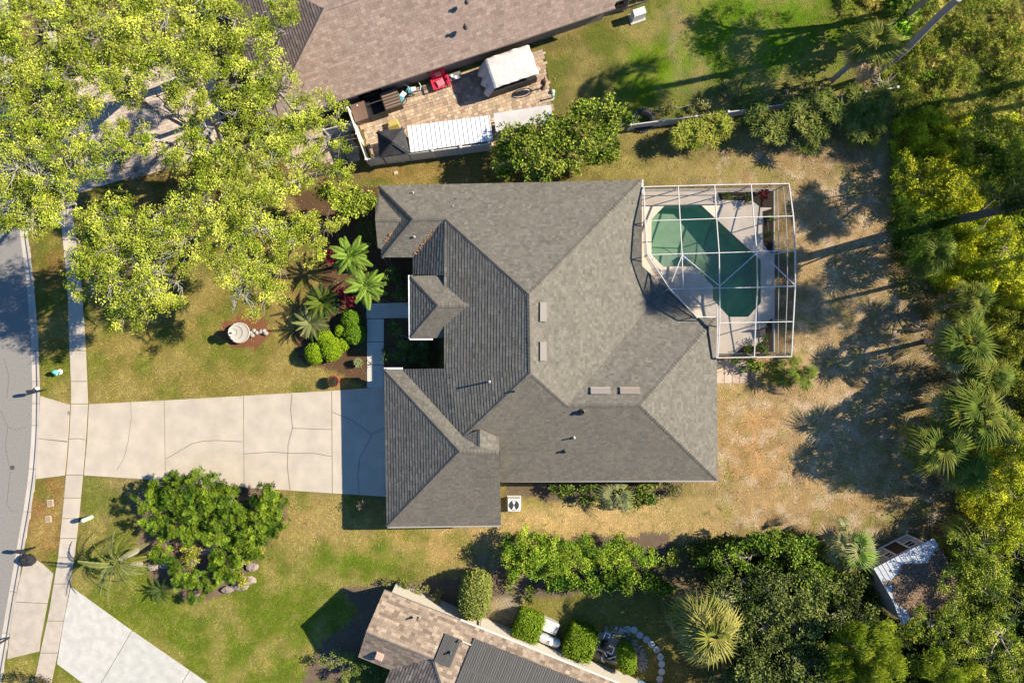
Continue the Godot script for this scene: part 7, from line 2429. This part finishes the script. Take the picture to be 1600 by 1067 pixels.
	for q in [[1445, 62, 1.2, "wild shrub right of the slanting bare trunk's middle"], [1505, 45, 1.4, "wild shrub near the top edge, right of the bare trunk's upper end"], [1565, 62, 1.5, "wild shrub in the top right corner"], [1430, 108, 1.1, "wild shrub right of the bare trunk's lower half"], [1490, 112, 1.3, "wild shrub in the weedy ground, above the long trunk shadows"],
		[1575, 118, 1.4, "wild shrub at the right edge, above the long trunk shadows"], [1408, 152, 1.3, "wild shrub at the pale fence's right end"], [1462, 168, 1.2, "wild shrub below the long trunk shadows, near the wood's edge"]]:
		tree("wild_shrub", q[3], "shrub", "wild shrubs at the top right", q[0], q[1], 0.03, [[q[0], q[1], 0.7, q[2] * 0.8], [q[0] + 16, q[1] + 9, 0.6, q[2] * 0.6], [q[0] - 14, q[1] + 12, 0.6, q[2] * 0.65], [q[0] + 4, q[1] - 16, 0.6, q[2] * 0.6]], ws)
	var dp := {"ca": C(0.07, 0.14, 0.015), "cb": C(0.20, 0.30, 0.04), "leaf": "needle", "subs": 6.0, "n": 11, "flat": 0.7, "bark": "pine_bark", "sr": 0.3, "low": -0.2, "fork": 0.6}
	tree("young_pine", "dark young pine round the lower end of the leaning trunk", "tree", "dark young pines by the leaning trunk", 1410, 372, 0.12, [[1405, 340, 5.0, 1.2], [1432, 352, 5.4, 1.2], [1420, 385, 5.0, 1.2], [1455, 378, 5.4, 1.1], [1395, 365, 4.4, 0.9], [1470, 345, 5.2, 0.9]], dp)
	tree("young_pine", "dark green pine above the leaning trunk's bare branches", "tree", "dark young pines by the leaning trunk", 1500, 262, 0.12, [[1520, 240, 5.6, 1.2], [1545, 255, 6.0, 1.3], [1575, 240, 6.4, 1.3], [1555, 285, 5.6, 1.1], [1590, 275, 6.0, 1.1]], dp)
	# broad leaved clump by the tall palm
	tree("broad_plant", "bright broad leaved plant at the top edge beside the fan palm", "plant", "", 1385, 45, 0.06, [[1398, 18, 3.2, 0.8], [1418, 8, 3.0, 0.7], [1375, 62, 2.6, 0.6], [1405, 40, 2.6, 0.6]], {"ca": C(0.15, 0.34, 0.02), "cb": C(0.30, 0.42, 0.05), "leaf": "broad", "subs": 5.0, "n": 8, "bark": "grey_bark", "scale": 1.9})
	# a tall palm whose bare trunk crosses the corner
	var snag := MB.new()
	var sp2 := []
	var sr2 := []
	for k in 24:
		var f := k / 23.0
		sp2.append(P(1341, 126) + Vector3(0.25 * sin(f * 5.0), 11.3 * f - (0.1 if k == 0 else 0.0), 0.2 * sin(f * 4.0)))
		sr2.append(0.25 * (1.0 - 0.25 * f) * (1.04 if k % 2 else 0.97))
	snag.tube(sp2, sr2, 10, C(1.45, 1.45, 1.55))
	single("dead_palm_trunk", snag, M.palm_bark, "bare pale crownless trunk slanting across the top right corner", "tree trunk")
	fan_palm("tall palm above the top right corner", "tall fan palms at the top right", 1372, 62, 13.0, 1.7, 44, ["palm_green", "palm_olive", "palm_dry"], Vector3(0.3, 0, -0.4), 0.2)
	# pines: long trunks that lean outwards in this view
	var pine := func(label: String, bx: float, by: float, h: float, r: float, crown: float, lean: Vector3, dead: bool) -> void:
		var t := thing("pine_tree", label, "tree", P(bx, by), 0.0, "tall pines of the wood")
		var b := MB.new()
		var top := Vector3(lean.x, h, lean.z)
		b.tube([Vector3(0, -0.1, 0), top * 0.04, top * 0.35 + Vector3(0.1, 0, 0.05), top * 0.7, top], [r * 1.3, r, r * 0.9, r * 0.65, r * 0.2], 10, Color.WHITE)
		if dead:
			for k in 7:
				var f := R(0.35, 0.68)
				var an := R(0, TAU)
				var p := top * f
				var q := p + Vector3(cos(an), R(0.0, 0.5), sin(an)) * R(0.9, 2.0)
				var s := q + Vector3(cos(an + 0.7), R(-0.2, 0.5), sin(an + 0.7)) * R(0.5, 1.0)
				b.tube([p, q, s], [0.07, 0.045, 0.015], 5, C(2.2, 2.1, 2.0), false)
				b.tube([q, q + Vector3(cos(an - 0.8), R(0, 0.4), sin(an - 0.8)) * R(0.4, 0.9)], [0.035, 0.01], 4, C(2.2, 2.1, 2.0), false)
		var ts := []
		var cs := PackedColorArray()
		for k in int(crown * 16.0):
			var f := R(0.66, 1.0)
			var an := R(0, TAU)
			var ln := crown * (1.15 - f) * R(1.0, 2.4)
			var p := top * f
			var q := p + Vector3(cos(an) * ln, R(-0.2, 0.5) * ln, sin(an) * ln)
			b.tube([p, q], [0.04, 0.012], 4, Color.WHITE, false)
			for j in 22:
				var c := p.lerp(q, R(0.4, 1.05)) + Vector3(rng.randfn(0, 0.3), rng.randfn(0, 0.2), rng.randfn(0, 0.3))
				ts.append(Transform3D(Basis.from_euler(Vector3(R(-0.6, 0.6), R(0, TAU), R(-0.6, 0.6))).scaled(Vector3.ONE * R(0.8, 1.3)), c))
				cs.append(C(0.10, 0.15, 0.03) * R(0.7, 1.4))
		part("trunk", b, M.pine_bark, t)
		stuff(copies("crown", L.needle, M.leaf, ts, cs, t))
	pine.call("dark leaning pine trunk with bare grey branches at the right edge", 1425, 357, 16.5, 0.3, 2.6, Vector3(0.6, 0, 0.5), true)
	pine.call("pine beyond the right edge below the leaning trunk", 1600, 395, 14.0, 0.2, 2.4, Vector3(0.4, 0, 0.2), false)
	pine.call("pine beyond the right edge, high in the photo", 1655, 118, 14.0, 0.24, 2.4, Vector3(0.5, 0, 0.0), false)
	pine.call("pine beyond the right edge, beside the other high one", 1700, 140, 13.0, 0.22, 2.4, Vector3(0.5, 0, -0.3), false)
	pine.call("pine whose dark trunk enters the right edge by the yellow green tree", 1565, 682, 9.0, 0.16, 2.2, Vector3(0.8, 0, 0.0), false)
	# tree tops beyond the top right that shade the lawn
	tree("shade_tree", "leafy tree at the top edge that shades the green lawn", "tree", "", 1395, 20, 0.3, [[1425, -25, 6.0, 1.9], [1480, -60, 6.5, 2.2], [1380, -65, 6.0, 2.0], [1535, -40, 7.0, 2.0], [1330, -60, 5.5, 1.6]], m)
	# fallen grey branches by the fence's end
	for q in [[1365, 85, 12, "tangle of bare grey branches below the slanting palm trunk"], [1372, 138, 8, "small pile of bare branches at the right end of the pale fence"]]:
		var b := MB.new()
		for k in 14:
			var p := P(q[0] + R(-q[2], q[2]), q[1] + R(-q[2], q[2])) + Vector3(0, R(0.3, 0.9), 0)
			var an := R(0, TAU)
			var e := p + Vector3(cos(an), R(-0.2, 0.3), sin(an)) * R(0.6, 1.4)
			b.tube([p, p.lerp(e, 0.5) + Vector3(R(-0.1, 0.1), 0.1, R(-0.1, 0.1)), e], [0.035, 0.025, 0.01], 5, Color.WHITE, false)
		single("bare_branches", b, M.grey_bark, q[3], "branches")
